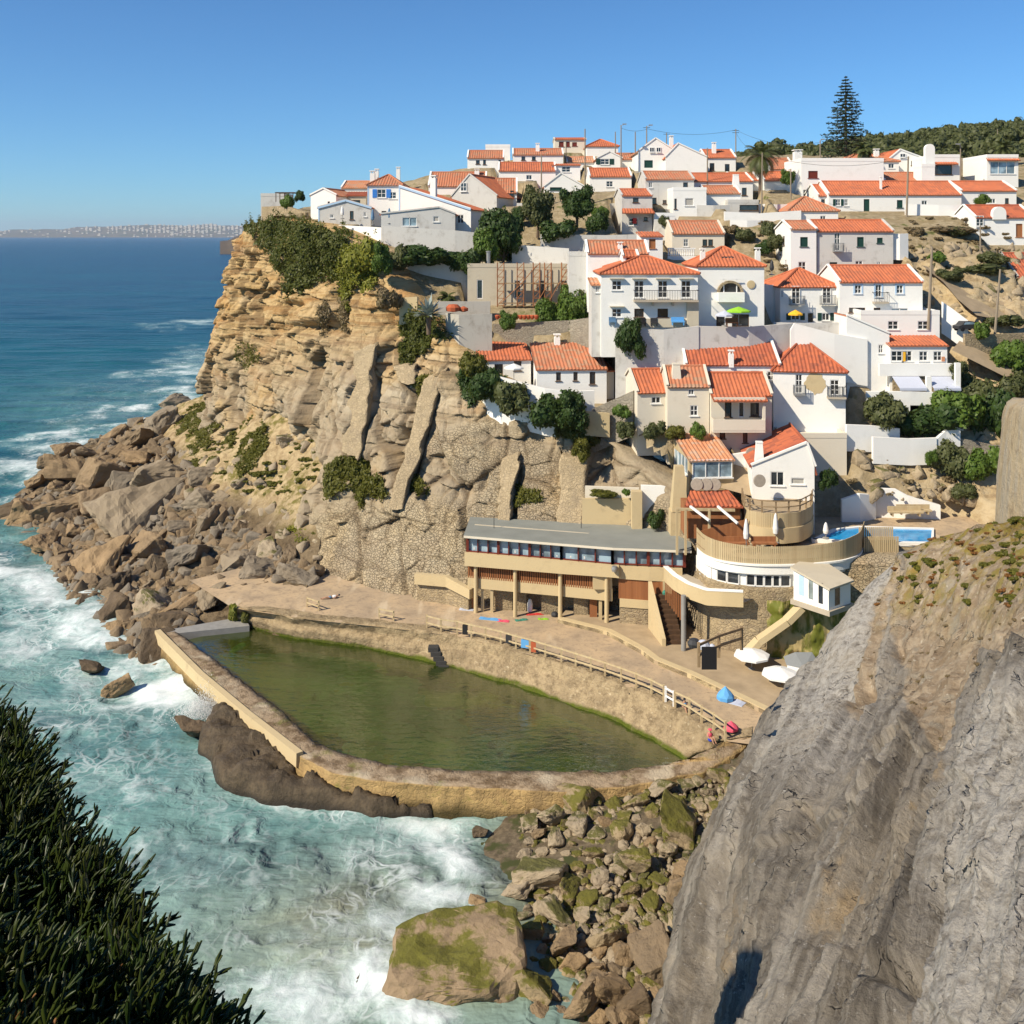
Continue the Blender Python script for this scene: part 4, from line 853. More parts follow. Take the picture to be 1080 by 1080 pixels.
for u_ in (502, 544, 591, 640):
    xx = np.interp(u_, [493, 592, 646], [A_[0], B_[0], C_[0]]); yy = np.interp(u_, [493, 592, 646], [A_[1], B_[1], C_[1]])
    mb = MB(); mb.tube((xx, yy+.12, ZD-.2), (xx, yy+.12, zs+.1), .19, .17, 10); obj('column', mb, M['ochre'], rs, off=O)
for u_ in (509, 519, 634):
    xx = np.interp(u_, [493, 592, 646], [A_[0], B_[0], C_[0]]); yy = np.interp(u_, [493, 592, 646], [A_[1], B_[1], C_[1]])
    mb = MB(); mb.box(xx-.13, xx+.13, yy+.5, yy+.75, ZD-.2, zo); obj('pier', mb, M['ochre'], rs, off=O)
mb = MB(); mb.strip(pts_at(front[:3], 2.6), ZD-.2, zm, .3)
for u0, u1, d_ in ((521, 541, 1.3), (546, 556, 1.5), (572, 590, 1.4), (606, 622, 1.2)):
    x0, x1 = [np.interp(u_, [493, 592, 646], [A_[0], B_[0], C_[0]]) for u_ in (u0, u1)]; y_ = np.interp((u0+u1)/2, [493, 592, 646], [A_[1], B_[1], C_[1]]); mb.box(x0, x1, y_+d_, y_+d_+.3, ZD-.2, zo+.05)
obj('ground_floor_wall', mb, M['stone'], rs, off=O)
for u0, u1 in ((494, 500.5), (623, 631)):
    x0, x1 = [np.interp(u_, [493, 592, 646], [A_[0], B_[0], C_[0]]) for u_ in (u0, u1)]; y_ = np.interp(u0, [493, 592, 646], [A_[1], B_[1], C_[1]]); mb = MB(); mb.box(x0, x1, y_+.9, y_+1.0, ZD, zo); obj('door', mb, M['wood_red'], rs, off=O)
# right hand bay: slats over a stone plinth
rb = [(C_[0]+.6, C_[1]+.1), (C_[0]+3.2, C_[1]-.45), (D_[0]-1.1, D_[1]-.05)]; zb1 = 6.4; zb2 = 5.75
mb = MB(); mb.strip(rb, ZD-.2, zb2, .4); obj('plinth', mb, M['stone'], rs, off=O)
mb = MB(); mb.strip([(x, y-.1) for x, y in rb], zb2-.05, zb1, .4); mb.box(rb[2][0]-.7, rb[2][0], rb[2][1]-.08, rb[2][1]+.3, zb1, zs); obj('lower_band', mb, M['ochre'], rs, off=O)
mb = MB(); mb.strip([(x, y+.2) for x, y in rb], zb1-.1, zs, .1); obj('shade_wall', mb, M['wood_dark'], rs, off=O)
mb = MB(); pts_ = pline([(x, y, 0) for x, y in rb], 34)
for q in pts_[:-4]: mb.box(q[0]-.065, q[0]+.065, q[1]-.0, q[1]+.1, zb1-.05, zs)
obj('slat_screen', mb, M['wood_red'], rs, off=O)
q = P(648, 600, 85.7); mb = MB(); mb.lathe([(.0, -.2), (.22, -.2), (.26, 0), (.22, .22), (0, .24)], 12, tuple(q)); obj('floodlight', mb, M['steel'], rs, off=O)
q = P(701, 627, 85.0); mb = MB(); mb.lathe([(.0, -.3), (.17, -.28), (.20, .2), (.12, .32), (0, .34)], 10, tuple(q)); obj('lamp', mb, M['greencloth'], rs, off=O)
mb = MB(); q0 = P(437, 604, 92.5); mb.strip([rpt(437, 92.2), rpt(470, 91.2), rpt(495, 89.5)], [zl(617, 92), zl(620, 91), zl(630, 90)], [zl(606, 92), zl(609, 91), zl(620, 90)], .5)
single('sloping_parapet', mb, M['ochre'], P(470, 615, 91.5), 'sloping ochre parapet running down to the left end of the restaurant', 'parapet')
mb = MB(); mb.strip([rpt(440, 92.6), rpt(470, 91.6), rpt(494, 90.1)], ZD-.2, [zl(616, 92), zl(619, 91), zl(629, 90)], .6); single('stone_wall', mb, M['stone'], P(465, 630, 92), 'pale rubble wall under the sloping parapet left of the restaurant', 'wall')

# ---------------------------------------------------------------- curved terrace house with slatted fence (right of the restaurant)
ct = thing('curved_terrace_house', P(790, 690, 80), 'rounded white terrace house on a rubble base with a slatted wooden fence', 'building'); O = ct.location.copy()
arc = [rpt(735, 84.5), rpt(742, 82.6), rpt(755, 81.2), rpt(775, 80.3), rpt(800, 79.8), rpt(830, 79.7), rpt(860, 80.0), rpt(890, 80.6), rpt(908, 82), rpt(912, 85)]
arc = [tuple(q[:2]) for q in smooth(pline([(x, y, 0) for x, y in arc], 60), 6)]; na = len(arc)
fz = [11.2+.25*(i/na) for i in range(na)]
mb = MB(); mb.strip(arc, [z-.75 for z in fz], [z+.02 for z in fz], .5); 
mb.strip([(x, y-.12) for x, y in arc], [z-.08 for z in fz], [z+.06 for z in fz], .3); obj('floor_band', mb, M['white'], ct, off=O)
# fence slats
top = [zl(np.interp(i, [0, 8, 20, 36, 46, 52, na-1], [572, 573, 574, 573, 569, 567, 567]), 80.5) for i in range(na)]
mb = MB(); A = pline([(x, y+.05, 0) for x, y in arc], 120); T = np.interp(np.linspace(0, na-1, 120), range(na), top); Z0 = np.interp(np.linspace(0, na-1, 120), range(na), fz)
for i in range(120):
    q = A[i]; d = A[min(i+1, 119)]-A[max(i-1, 0)]; d /= np.linalg.norm(d); nx, ny = d[1], -d[0]; w_ = .065; a = Vector((q[0]-d[0]*w_, q[1]-d[1]*w_, 0)); b = Vector((q[0]+d[0]*w_, q[1]+d[1]*w_, 0)); o_ = Vector((-nx*.04, -ny*.04, 0)); z0 = Vector((0, 0, Z0[i]+.03)); z1 = Vector((0, 0, T[i]))
    mb.hexa([a+z0, b+z0, b+o_+z0, a+o_+z0, a+z1, b+z1, b+o_+z1, a+o_+z1])
fe = obj('slat_fence', mb, M['wood_pale'], ct, off=O)
mb = MB()
for k in (.25, .8):
    for i in range(na-1):
        mb.bar((arc[i][0], arc[i][1]+.14, fz[i]+(top[i]-fz[i])*k), (arc[i+1][0], arc[i+1][1]+.14, fz[i+1]+(top[i+1]-fz[i+1])*k), .06, .08)
obj('fence_rail', mb, M['wood'], fe, off=O)
i0, i1 = 3, 55; sub = [(x, y+.35) for x, y in arc]
mb = MB(); mb.strip(sub, [9.2]*na, [z-.7 for z in fz], .25); obj('window_wall', mb, M['white'], ct, off=O)
# glazing panels following the arc
for (ua, ub, style) in [(737, 750, 'w'), (756, 766, 'w'), (767, 779, 'w'), (787, 796, 'd'), (797, 805, 'd'), (806, 814, 'd'), (815, 822, 'd'), (823, 833, 'd'), (886, 897, 'd')]:
    us_ = np.array([540+x*F/y for x, y in sub]); ii = [i for i in range(na) if ua <= us_[i] <= ub and i < na-3]
    f = lambda u_: (float(np.interp(u_, us_[:na-4], [s[0] for s in sub[:na-4]])), float(np.interp(u_, us_[:na-4], [s[1] for s in sub[:na-4]])))
    a, b = f(ua), f(ub); mb = MB(); mb.strip([(a[0], a[1]-.05), (b[0], b[1]-.05)], 9.55, 10.42, .04); wo = obj('window', mb, M['glass'], ct, off=O)
    fm = MB(); a3, b3_ = Vector((a[0], a[1]-.07, 0)), Vector((b[0], b[1]-.07, 0))
    for z in (9.55, 10.42): fm.bar(a3+Vector((0, 0, z)), b3_+Vector((0, 0, z)), .08, .09)
    for q in (a3, b3_): fm.bar(q+Vector((0, 0, 9.55)), q+Vector((0, 0, 10.42)), .09, .08)
    obj('frame', fm, M['frame'], wo, off=O)
# rubble drum below
drum = [(x, y+.1) for x, y in arc]; dr = np.array(drum); n2 = 120; dd_ = pline([(x, y, 0) for x, y in drum], n2)[:, :2]
rows = []
for z in np.linspace(3.6, 9.5, 26):
    k = (9.5-z)/5.9; rows.append(np.stack([dd_[:, 0], dd_[:, 1]-.35*k, np.full(n2, z)], -1))
rows = np.array(rows); rows = rows+.06*fbm(rows*1.4, 3, 261)[..., None]
tprow = rows[-1:].copy(); tprow[..., 1] += 1; rows = np.concatenate([rows, tprow])
obj('base_wall', npmesh('base_wall', rows.reshape(-1, 3), gridfaces(*rows.shape[:2]), False), M['stone'], ct, off=O)
# terrace floor
mb = MB(); fl = [(x, y+.3, z-.04) for (x, y), z in zip(arc, fz)]+[(40, 83, 11.4), (43, 93.5, 11.45), (27, 94, 11.4), (22, 90, 11.3), (15.5, 89, 11.15)]; mb.poly(fl); obj('terrace_floor', mb, M['paving'], ct, off=O)
# raised fence box by the pool
mb = MB(); x0, x1 = 372*83/F, 407*83/F
for i in range(17):
    x = x0+(x1-x0)*i/16; mb.box(x-.06, x+.06, 83, 83.06, 9.0, zl(566, 83)); mb.box(x-.06, x+.06, 84.2, 84.26, 10.2, zl(556, 84.2))
mb.box(x0, x1, 83.0, 84.3, 8.5, 9.2)
obj('slat_fence', mb, M['wood_pale'], ct, off=O)
mb = MB(); mb.box(x0+.1, x1-.1, 83.08, 84.2, 9, 12.2); obj('fence_backing', mb, M['wood'], ct, off=O)
# swimming pool
t = NT('swimming_pool_water'); M['pool_blue'] = t.end(t.bsdf(t.mix(t.sst(t.noise(t.pos(), 1.5, 4), .4, .7), (.015, .25, .55), (.03, .34, .66)), .06, t.bump(t.noise(t.pos(), 2.2, 3), .2, .05), .5))
sp_ = thing('swimming_pool', (30, 88, 11.4), 'small bright blue swimming pool behind the slatted terrace fence', 'swimming pool'); O2 = sp_.location.copy()
pl_ = [G(856, 570, 11.5), G(878, 559, 11.5), G(905, 556, 11.5), G(985, 558, 11.5), G(985, 574, 11.5), G(905, 573, 11.5)]
mb = MB(); mb.poly(pl_); obj('water', mb, M['pool_blue'], sp_, off=O2)
mb = MB(); q = [(x, y) for x, y, z in pl_]; mb.strip(q+[q[0]], 11.3, 11.62, -.35); obj('coping', mb, M['white'], sp_, off=O2)
# curved balcony between restaurant and drum
bc = thing('curved_balcony', P(730, 640, 82), 'curved ochre balcony with white capped parapet joining restaurant and terrace house', 'balcony'); O3 = bc.location.copy()
ba = [rpt(700, 85.0), rpt(703, 83.6), rpt(710, 82.2), rpt(722, 81.0), rpt(740, 80.1), rpt(760, 79.4), rpt(784, 79.0)]
ba = [tuple(q[:2]) for q in smooth(pline([(x, y, 0) for x, y in ba], 40), 3)]
zt1 = [zl(np.interp(540+x*F/y, [699, 710, 725, 745, 784], [597, 607, 616, 623, 625]), y) for x, y in ba]
mb = MB(); mb.strip(ba, [z-1.15 for z in zt1], zt1, .3); obj('parapet', mb, M['ochre'], bc, off=O3)
mb = MB(); mb.strip([(x-.03, y-.03) for x, y in ba], zt1, [z+.10 for z in zt1], .38); obj('coping', mb, M['white'], bc, off=O3)
mb = MB(); mb.poly([(x, y+.1, z-.85) for (x, y), z in zip(ba, zt1)]+[(arc[20][0], arc[20][1]+.3, zt1[-1]-.85), (arc[4][0], arc[4][1]+.3, zt1[8]-.85), (D_[0]-.2, D_[1]+1.2, zt1[0]-.85)]); obj('floor', mb, M['concrete'], bc, off=O3)
mb = MB(); c_ = P(721, 682, 80.6); mb.tube((c_.x, c_.y, ZD), (c_.x, c_.y, zt1[12]-1.0), .20, .20, 12); obj('column', mb, M['concrete_grey'], bc, off=O3)
# stair beneath the balcony
sr = thing('outdoor_stair', P(712, 680, 81.5), 'steep outdoor stair with ochre side wall under the curved balcony', 'stair'); O4 = sr.location.copy()
mb = MB(); s0, s1 = P(718, 676, 81.5), P(708, 632, 85)
a_, b_ = Vector((s0.x-1.5, 81.4, ZD)), Vector((s0.x-2.1, 85.2, ZD))
mb.hexa([a_, a_+Vector((.3, 0, 0)), b_+Vector((.3, 0, 0)), b_, a_+Vector((0, 0, .9)), a_+Vector((.3, 0, .9)), b_+Vector((.3, 0, 4.2)), b_+Vector((0, 0, 4.2))]); obj('side_wall', mb, M['ochre'], sr, off=O4)
mb = MB()
for i in range(11):
    k = i/11; mb.box(a_.x+.3-.5*k, a_.x+1.75-.5*k, a_.y+3.6*k, a_.y+3.6*k+.4, ZD, ZD+.3+3.2*k)
obj('steps', mb, M['wood_dark'], sr, off=O4)
mb = MB()
for i in range(9):
    x = a_.x+1.7-.12*i; y = a_.y+.5+.3*i; mb.box(x-.05, x+.05, y-.05, y+.05, 6.0+.12*i, 8.4)
obj('slat_screen', mb, M['wood_red'], sr, off=O4)
# white shed
sh = thing('white_shed', P(865, 645, 77.5), 'small white flat roofed shed perched above the mossy spring', 'shed'); O5 = sh.location.copy()
a, b, c, d = Vector((*rpt(837, 78.6), 0)), Vector((*rpt(874, 76.2), 0)), Vector((*rpt(897, 77.8), 0)), Vector((*rpt(858, 81.5), 0))
z0, z1 = zl(640, 77), zl(601, 78.4); up = lambda q, z: Vector((q.x, q.y, z))
mb = MB(); mb.hexa([up(q, z0) for q in (a, b, c, d)]+[up(a, z1), up(b, z1-.75), up(c, z1-.7), up(d, z1)]); obj('wall', mb, M['white'], sh, off=O5)
mb = MB(); cen = (a+b+c+d)/4; ex = [cen+(q-cen)*1.12 for q in (a, b, c, d)]; zz_ = [z1+.02, z1-.75, z1-.7, z1+.05]
mb.hexa([up(q, z) for q, z in zip(ex, zz_)]+[up(q, z+.14) for q, z in zip(ex, zz_)]); obj('roof', mb, M['beige'], sh, off=O5)
for (p0, p1, k0, k1, za, zb, m_) in [(a, b, .16, .30, .5, 2.0, 'paleblue'), (a, b, .72, .84, .35, 1.9, 'glass'), (b, c, .28, .5, .2, 1.7, 'glass'), (a, b, .44, .56, .45, 2.0, 'glass_curtain')]:
    e = (p1-p0); nn_ = Vector((e.y, -e.x, 0)).normalized()*.025; mb = MB(); q0, q1 = p0+e*k0+nn_, p0+e*k1+nn_
    mb.hexa([up(q0, z0+za), up(q1, z0+za), up(q1-nn_*2, z0+za), up(q0-nn_*2, z0+za), up(q0, z0+zb), up(q1, z0+zb), up(q1-nn_*2, z0+zb), up(q0-nn_*2, z0+zb)]); obj('window' if m_ != 'paleblue' else 'door', mb, M[m_], sh, off=O5)
mb = MB(); q = [up(a, z0), up(b, z0), up(c, z0), up(d, z0)]; mb.hexa([up(x, z0-.35) for x in ex]+[up(x, z0) for x in ex]); obj('floor_slab', mb, M['concrete'], sh, off=O5)
# mossy spring wall and its stone buttress
A = []
for u in np.linspace(808, 900, 50):
    A.append([P(u, v, 80.0-.6*math.sin((u-808)/92*3.1)-(v-640)*.012) for v in np.linspace(632, 720, 40)])
A = np.array([[tuple(x) for x in r] for r in A]); A[..., 1] -= .35*ridged(A*.5, 4, 271)
t = NT('mossy_spring_rock'); p = t.pos(); k = t.noise(t.map(p, (1.2, 1.2, .35)), 1.2, 6)
setp(obj('spring_wall', npmesh('spring_wall', A.reshape(-1, 3), gridfaces(*A.shape[:2])), t.end(t.bsdf(t.mix(t.sst(k, .40, .58), (.40, .31, .14), (.115, .125, .015)), .7, t.bump(k, .6, .2)))), 'damp rock face streaked with green moss below the white shed', 'rock face')
mb = MB(); pts_ = [P(783, 694, 78.3), P(800, 676, 78.4), P(830, 655, 78.3), P(845, 640, 78.4)]
for i in range(3):
    mb.bar(pts_[i], pts_[i+1], .9, .45)
single('ramp_wall', mb, M['ochre'], pts_[1], 'sloping ochre ramp wall climbing beside the mossy spring', 'wall')
# ================================================================ HOUSES
def facade(mb, o, ex, w, zb, zt, ops, inn, rec=.16):
    """wall sheet from o along ex with real openings (x0,x1,z0,z1); inn: inward unit vector"""
    xs = sorted({0.0, w, *[q for p_ in ops for q in p_[:2]]}); zs_ = sorted({zb, zt, *[q for p_ in ops for q in p_[2:]]})
    pt = lambda x, z, d=0: (o[0]+ex[0]*x+inn[0]*d, o[1]+ex[1]*x+inn[1]*d, z)
    for i in range(len(xs)-1):
        for j in range(len(zs_)-1):
            cx, cz = (xs[i]+xs[i+1])/2, (zs_[j]+zs_[j+1])/2
            if any(a < cx < b and c < cz < d for a, b, c, d in ops): continue
            mb.poly([pt(xs[i], zs_[j]), pt(xs[i+1], zs_[j]), pt(xs[i+1], zs_[j+1]), pt(xs[i], zs_[j+1])])
    for a, b, c, d in ops:
        for q in ([(a, c), (a, d)], [(b, d), (b, c)], [(a, d), (b, d)], [(b, c), (a, c)]):
            mb.poly([pt(*q[0]), pt(*q[1]), pt(*q[1], rec), pt(*q[0], rec)])
def roof_face(mb, e0, e1, t0, t1, pitch=.36, amp=.075, seed=0):
    e0, e1, t0, t1 = map(Vector, (e0, e1, t0, t1)); E = e1-e0; L = E.length; ax = E/L
    a0 = (t0-e0).dot(ax); a1 = (t1-e0).dot(ax); up = (t0-e0)-ax*a0; H = up.length; d = up/H; n = ax.cross(d)
    if n.z < 0: n = -n
    K = max(4, int(L/pitch*4)); NRW = max(2, int(H/.8)); rng = random.Random(seed)
    vs = []; fs = []; uvs = []
    jit = [[rng.uniform(-.015, .015) for _ in range(K//4+2)] for _ in range(NRW+1)]
    for i in range(K+1):
        a = i/K*L
        if a < a0 and a0 > 1e-4: hm = H*a/a0
        elif a > a1 and L-a1 > 1e-4: hm = H*(L-a)/(L-a1)
        else: hm = H
        of = amp*(.5+.5*math.cos(2*math.pi*a/pitch))
        for r in range(NRW+1):
            hh = hm*r/NRW; q = e0+ax*a+d*hh+n*(of+jit[r][i//4]); vs.append(q); uvs.append((a, hh))
    o = mb.add(vs, [])
    for i in range(K):
        for r in range(NRW):
            f = [i*(NRW+1)+r, (i+1)*(NRW+1)+r, (i+1)*(NRW+1)+r+1, i*(NRW+1)+r+1]
            mb.f.append([o+x for x in f]); mb.mi.append(0); mb.uv[len(mb.f)-1] = [uvs[x] for x in f]
    lo = [e0-n*.10, e1-n*.10, t1-n*.10, t0-n*.10]; hi = [e0+n*.02, e1+n*.02, t1+n*.02, t0+n*.02]
    if (t1-t0).length < 1e-3: lo.pop(); hi.pop()
    m = len(lo); mb.add(lo+hi, [tuple(range(m-1, -1, -1))]+[(i, (i+1) % m, m+(i+1) % m, m+i) for i in range(m)])
    for fi in range(len(mb.f)-m-1, len(mb.f)): mb.uv[fi] = [(0, 0)]*len(mb.f[fi])
def add_window(par, x, z, w, h, style, y=0.0, rz=0.0, org=None, ruv=None):
    """window centred at x,z of a wall plane at y; style letters choose frame and shutters"""
    loc = Vector((x, y, z)) if org is None else org
    fr = MB(); t_ = .07 if style != 'big' else .06; w2, h2 = w/2, h/2; sill_ = style not in ('fd', 'door', 'gdoor')
    y0, y1 = .03, .13
    fr.box(-w2, -w2+t_, y0, y1, -h2, h2); fr.box(w2-t_, w2, y0, y1, -h2, h2); fr.box(-w2+t_, w2-t_, y0, y1, -h2, -h2+t_); fr.box(-w2+t_, w2-t_, y0, y1, h2-t_, h2)
    if style in ('w', 'wb', 'wg', 'fd', 'ws', 'trim'):
        fr.box(-.03, .03, y0+.01, y1, -h2+t_, h2-t_)
        if h > .8:
            for k in ((0,) if h < 1.3 else (-.17*h, .17*h)): fr.box(-w2+t_, w2-t_, y0+.02, y1, k-.025, k+.025)
    if style == 'big':
        for k in range(1, max(2, int(w/1.1))): xx = -w2+w*k/max(2, int(w/1.1)); fr.box(xx-.03, xx+.03, y0, y1, -h2, h2)
    if style == 'slide': fr.box(-.03, .03, y0, y1, -h2, h2)
    if sill_: fr.box(-w2-.10, w2+.10, -.10, .02, -h2-.09, -h2-.005)
    fm = {'d': 'wood_dark', 'red': 'redframe', 'bl': 'bluegrey', 'gs': 'green', 'gdoor': 'green', 'door': 'frame', 'brdoor': 'wood_red'}.get(style, 'frame')
    nm = 'door' if 'door' in style or style == 'fd' else 'window'
    wo = obj(nm, fr, M[fm], par, loc=loc, rz=rz)
    pm = MB(); pm.box(-w2+t_*.6, w2-t_*.6, .11, .15, -h2+t_*.6, h2-t_*.6)
    pmat = {'gs': 'green', 'gdoor': 'green', 'brdoor': 'wood_red', 'bl': 'bluegrey', 'blind': 'grey_plaster', 'big': 'glass_blue', 'red': 'redframe'}.get(style, 'glass')
    obj('leaf' if 'gdoor' in style or 'brdoor' in style else 'pane', pm, M[pmat], wo)
    if style in ('wb', 'wg', 'fdg'):
        for s in (-1, 1):
            sb = MB(); a = s*(w2+.05); sb.box(min(a, a+s*w*.52), max(a, a+s*w*.52), -.06, -.005, -h2, h2)
            for k in range(1, 5): sb.box(min(a, a+s*w*.52)+.06, max(a, a+s*w*.52)-.06, -.075, -.055, -h2+h*k/5-.03, -h2+h*k/5+.03)
            obj('shutter', sb, M['blue' if style == 'wb' else 'green'], wo)
    if style == 'trim':
        tb = MB(); e = .16
        for q in ((-w2-e, -w2, -h2-e, h2+e), (w2, w2+e, -h2-e, h2+e), (-w2, w2, h2, h2+e), (-w2, w2, -h2-e, -h2)): tb.box(q[0], q[1], -.03, -.004, q[2], q[3])
        obj('surround', tb, M['paleblue'], wo)
    if style == 'ws':
        lb = MB(); lb.box(-w2-.25, w2+.25, -.42, 0, h2+.18, h2+.27); obj('lintel', lb, M['beige'], wo)
    if style == 'fd':
        rb_ = MB(); fw = w*.85; z0 = -h2
        rb_.box(-fw, fw, -.75, -.01, z0-.12, z0); 
        for k in range(13): xx = -fw+2*fw*k/12; rb_.box(xx-.015, xx+.015, -.73, -.70, z0, z0+.85)
        for s in (-1, 1):
            for k in range(4): rb_.box(s*fw-.015, s*fw+.015, -.73+.2*k, -.70+.2*k, z0, z0+.85)
        rb_.box(-fw-.02, fw+.02, -.74, -.69, z0+.85, z0+.90)
        obj('balconet', rb_, M['steel'], wo)
    return wo
HOUSES = []
def house(label, u0, u1, vb, ve, D, dep, roof='gx', rise=None, yaw=0, wall='white', tile='tile', wins=(), left=(), right=(), chim=(), ov=.22, found=3.0, apex=None, trim=None, verge=True, cat='house', name='house', group='white village houses', vr=None, vp=.5):
    wd = (u1-u0)*D/F/math.cos(R(yaw)); h = (vb-ve)*D/F; org = P((u0+u1)/2, vb, D); uc = (u0+u1)/2
    ry = R(yaw)
    if tile == 'tile' and len(HOUSES) % 5 in (1, 3): tile = 'tile_worn'
    r = thing(name, org, label, cat, group, ry); x0, x1 = -wd/2, wd/2; W = M[wall]
    if vr is not None: rise = (ve-vr)*D/F + 0.0
    if rise is None: rise = .5*dep*.42
    sx = lambda u: ((u-uc)*D/F)/math.cos(ry); sz = lambda v: (vb-v)*D/F; k = D/F
    ops = []; lops = []; rops = []
    for (u, v, wp, hp_, st) in wins:
        x, z, w_, h_ = sx(u), sz(v), wp*k, hp_*k
        if z+h_/2 < h-.05: ops.append((x-w_/2-x0, x+w_/2-x0, z-h_/2, z+h_/2))
    for (y, v, w_, h_, st) in left: lops.append((y-w_/2, y+w_/2, sz(v)-h_/2, sz(v)+h_/2))
    for (y, v, w_, h_, st) in right: rops.append((y-w_/2, y+w_/2, sz(v)-h_/2, sz(v)+h_/2))
    mb = MB(); hl = hr = h
    if roof == 'slr': hl, hr = h+rise, h                                # single slope falling to the right
    if roof == 'sll': hl, hr = h, h+rise
    hb = h+rise if roof in ('mx',) else h
    facade(mb, (x0, 0, 0), (1, 0, 0), wd, -found, h, ops, (0, 1, 0))
    facade(mb, (x0, 0, 0), (0, 1, 0), dep, -found, h, lops, (1, 0, 0)); facade(mb, (x1, 0, 0), (0, 1, 0), dep, -found, h, rops, (-1, 0, 0)); facade(mb, (x0, dep, 0), (1, 0, 0), wd, -found, h, [], (0, -1, 0))
    ax_ = x0+(x1-x0)*(apex if apex is not None else .5); my = dep*.5
    vt = .10 if verge else 0
    if roof == 'gx':
        for x in (x0, x1): mb.poly([(x, 0, h), (x, dep, h), (x, my, h+rise)])
        if verge:
            for x, s in ((x0, -1), (x1, 1)):
                for a, b in (((x, -.12, h-.05), (x, my, h+rise+.02)), ((x, dep+.12, h-.05), (x, my, h+rise+.02))):
                    mb.bar(Vector(a)+Vector((0, 0, .12)), Vector(b)+Vector((0, 0, .12)), .24, .16, (0, 0, 1))
    elif roof == 'gy':
        for y in (0, dep): mb.poly([(x0, y, h), (x1, y, h), (ax_, y, h+rise)])
        if verge:
            for a, b in (((x0-.1, .0, h), (ax_, .0, h+rise)), ((x1+.1, .0, h), (ax_, .0, h+rise))): mb.bar(Vector(a)+Vector((0, 0, .10)), Vector(b)+Vector((0, 0, .10)), .24, .18, (0, 0, 1))
    elif roof == 'mx':
        for x in (x0, x1): mb.poly([(x, 0, h), (x, dep, h), (x, dep, h+rise)])
        mb.poly([(x0, dep, h), (x1, dep, h), (x1, dep, h+rise), (x0, dep, h+rise)])
    elif roof in ('slr', 'sll'):
        for y in (0, dep): mb.poly([(x0, y, h), (x1, y, h), (x1, y, hr), (x0, y, hl)])
        x = x0 if roof == 'slr' else x1; mb.poly([(x, 0, h), (x, dep, h), (x, dep, h+rise), (x, 0, h+rise)])
        mb.bar((x0, .0, hl+.1), (x1, .0, hr+.1), .24, .18, (0, 0, 1))
    elif roof == 'flat':
        mb.box(x0-.02, x1+.02, -.03, .22, h, h+.45); mb.box(x0-.02, x0+.22, .22, dep-.2, h, h+.45); mb.box(x1-.22, x1+.02, .22, dep-.2, h, h+.45); mb.box(x0-.02, x1+.02, dep-.2, dep, h, h+.45); mb.poly([(x0, .2, h+.05), (x1, .2, h+.05), (x1, dep, h+.05), (x0, dep, h+.05)])
    if roof != 'flat' and roof not in ('slr', 'sll', 'gy', 'mx'):                      # eaves moulding
        mb.box(x0-.06, x1+.06, -.10, -.003, h-.16, h-.03)
    obj('wall', mb, W, r)
    rf = None
    if roof != 'flat':
        mb = MB(); o = ov; v_ = 0 if verge else o; sd = len(HOUSES)*7; g = rise/my
        if roof == 'gx':
            roof_face(mb, (x0-v_, -o, h-o*g), (x1+v_, -o, h-o*g), (x0-v_, my, h+rise), (x1+v_, my, h+rise), seed=sd)
            roof_face(mb, (x0-v_, dep+o, h-o*g), (x1+v_, dep+o, h-o*g), (x0-v_, my, h+rise), (x1+v_, my, h+rise), seed=sd+1)
            mb.tube((x0-v_, my, h+rise+.05), (x1+v_, my, h+rise+.05), .13, .13, 6)
        elif roof == 'gy':
            for xe, s in ((x0, -1), (x1, 1)):
                gg = rise/abs(ax_-xe); roof_face(mb, (xe+s*o, .06 if verge else -o, h-o*gg), (xe+s*o, dep, h-o*gg), (ax_, .06 if verge else -o, h+rise), (ax_, dep, h+rise), seed=sd+s)
            mb.tube((ax_, -.0, h+rise+.05), (ax_, dep, h+rise+.05), .13, .13, 6)
        elif roof == 'hip':
            m_ = min(my, wd*.5)*.95 if apex is None else apex
            e = [(x0-o, -o, h-o*g), (x1+o, -o, h-o*g), (x1+o, dep+o, h-o*g), (x0-o, dep+o, h-o*g)]; ra, rb_ = (x0+m_, my, h+rise), (x1-m_-.001, my, h+rise)
            if ra[0] >= rb_[0]: ra = rb_ = ((x0+x1)/2, my, h+rise)
            roof_face(mb, e[0], e[1], ra, rb_, seed=sd); roof_face(mb, e[3], e[2], ra, rb_, seed=sd+1); roof_face(mb, e[3], e[0], ra, ra, seed=sd+2); roof_face(mb, e[1], e[2], rb_, rb_, seed=sd+3)
            for a, b in ((e[0], ra), (e[3], ra), (e[1], rb_), (e[2], rb_)): mb.tube(Vector(a)+Vector((0, 0, .08)), Vector(b)+Vector((0, 0, .08)), .12, .12, 6)
            if ra != rb_: mb.tube((ra[0], my, ra[2]+.06), (rb_[0], my, ra[2]+.06), .13, .13, 6)
        elif roof == 'mx':
            roof_face(mb, (x0-o*.5, -o, h-o*rise/dep), (x1+o*.5, -o, h-o*rise/dep), (x0-o*.5, dep+.1, h+rise), (x1+o*.5, dep+.1, h+rise), seed=sd)
        elif roof == 'slr':
            gg = rise/wd; roof_face(mb, (x1+o, .08, h-o*gg), (x1+o, dep, h-o*gg), (x0, .08, h+rise), (x0, dep, h+rise), seed=sd)
        elif roof == 'sll':
            gg = rise/wd; roof_face(mb, (x0-o, .08, h-o*gg), (x0-o, dep, h-o*gg), (x1, .08, h+rise), (x1, dep, h+rise), seed=sd)
        rf = obj('roof', mb, M[tile], r)
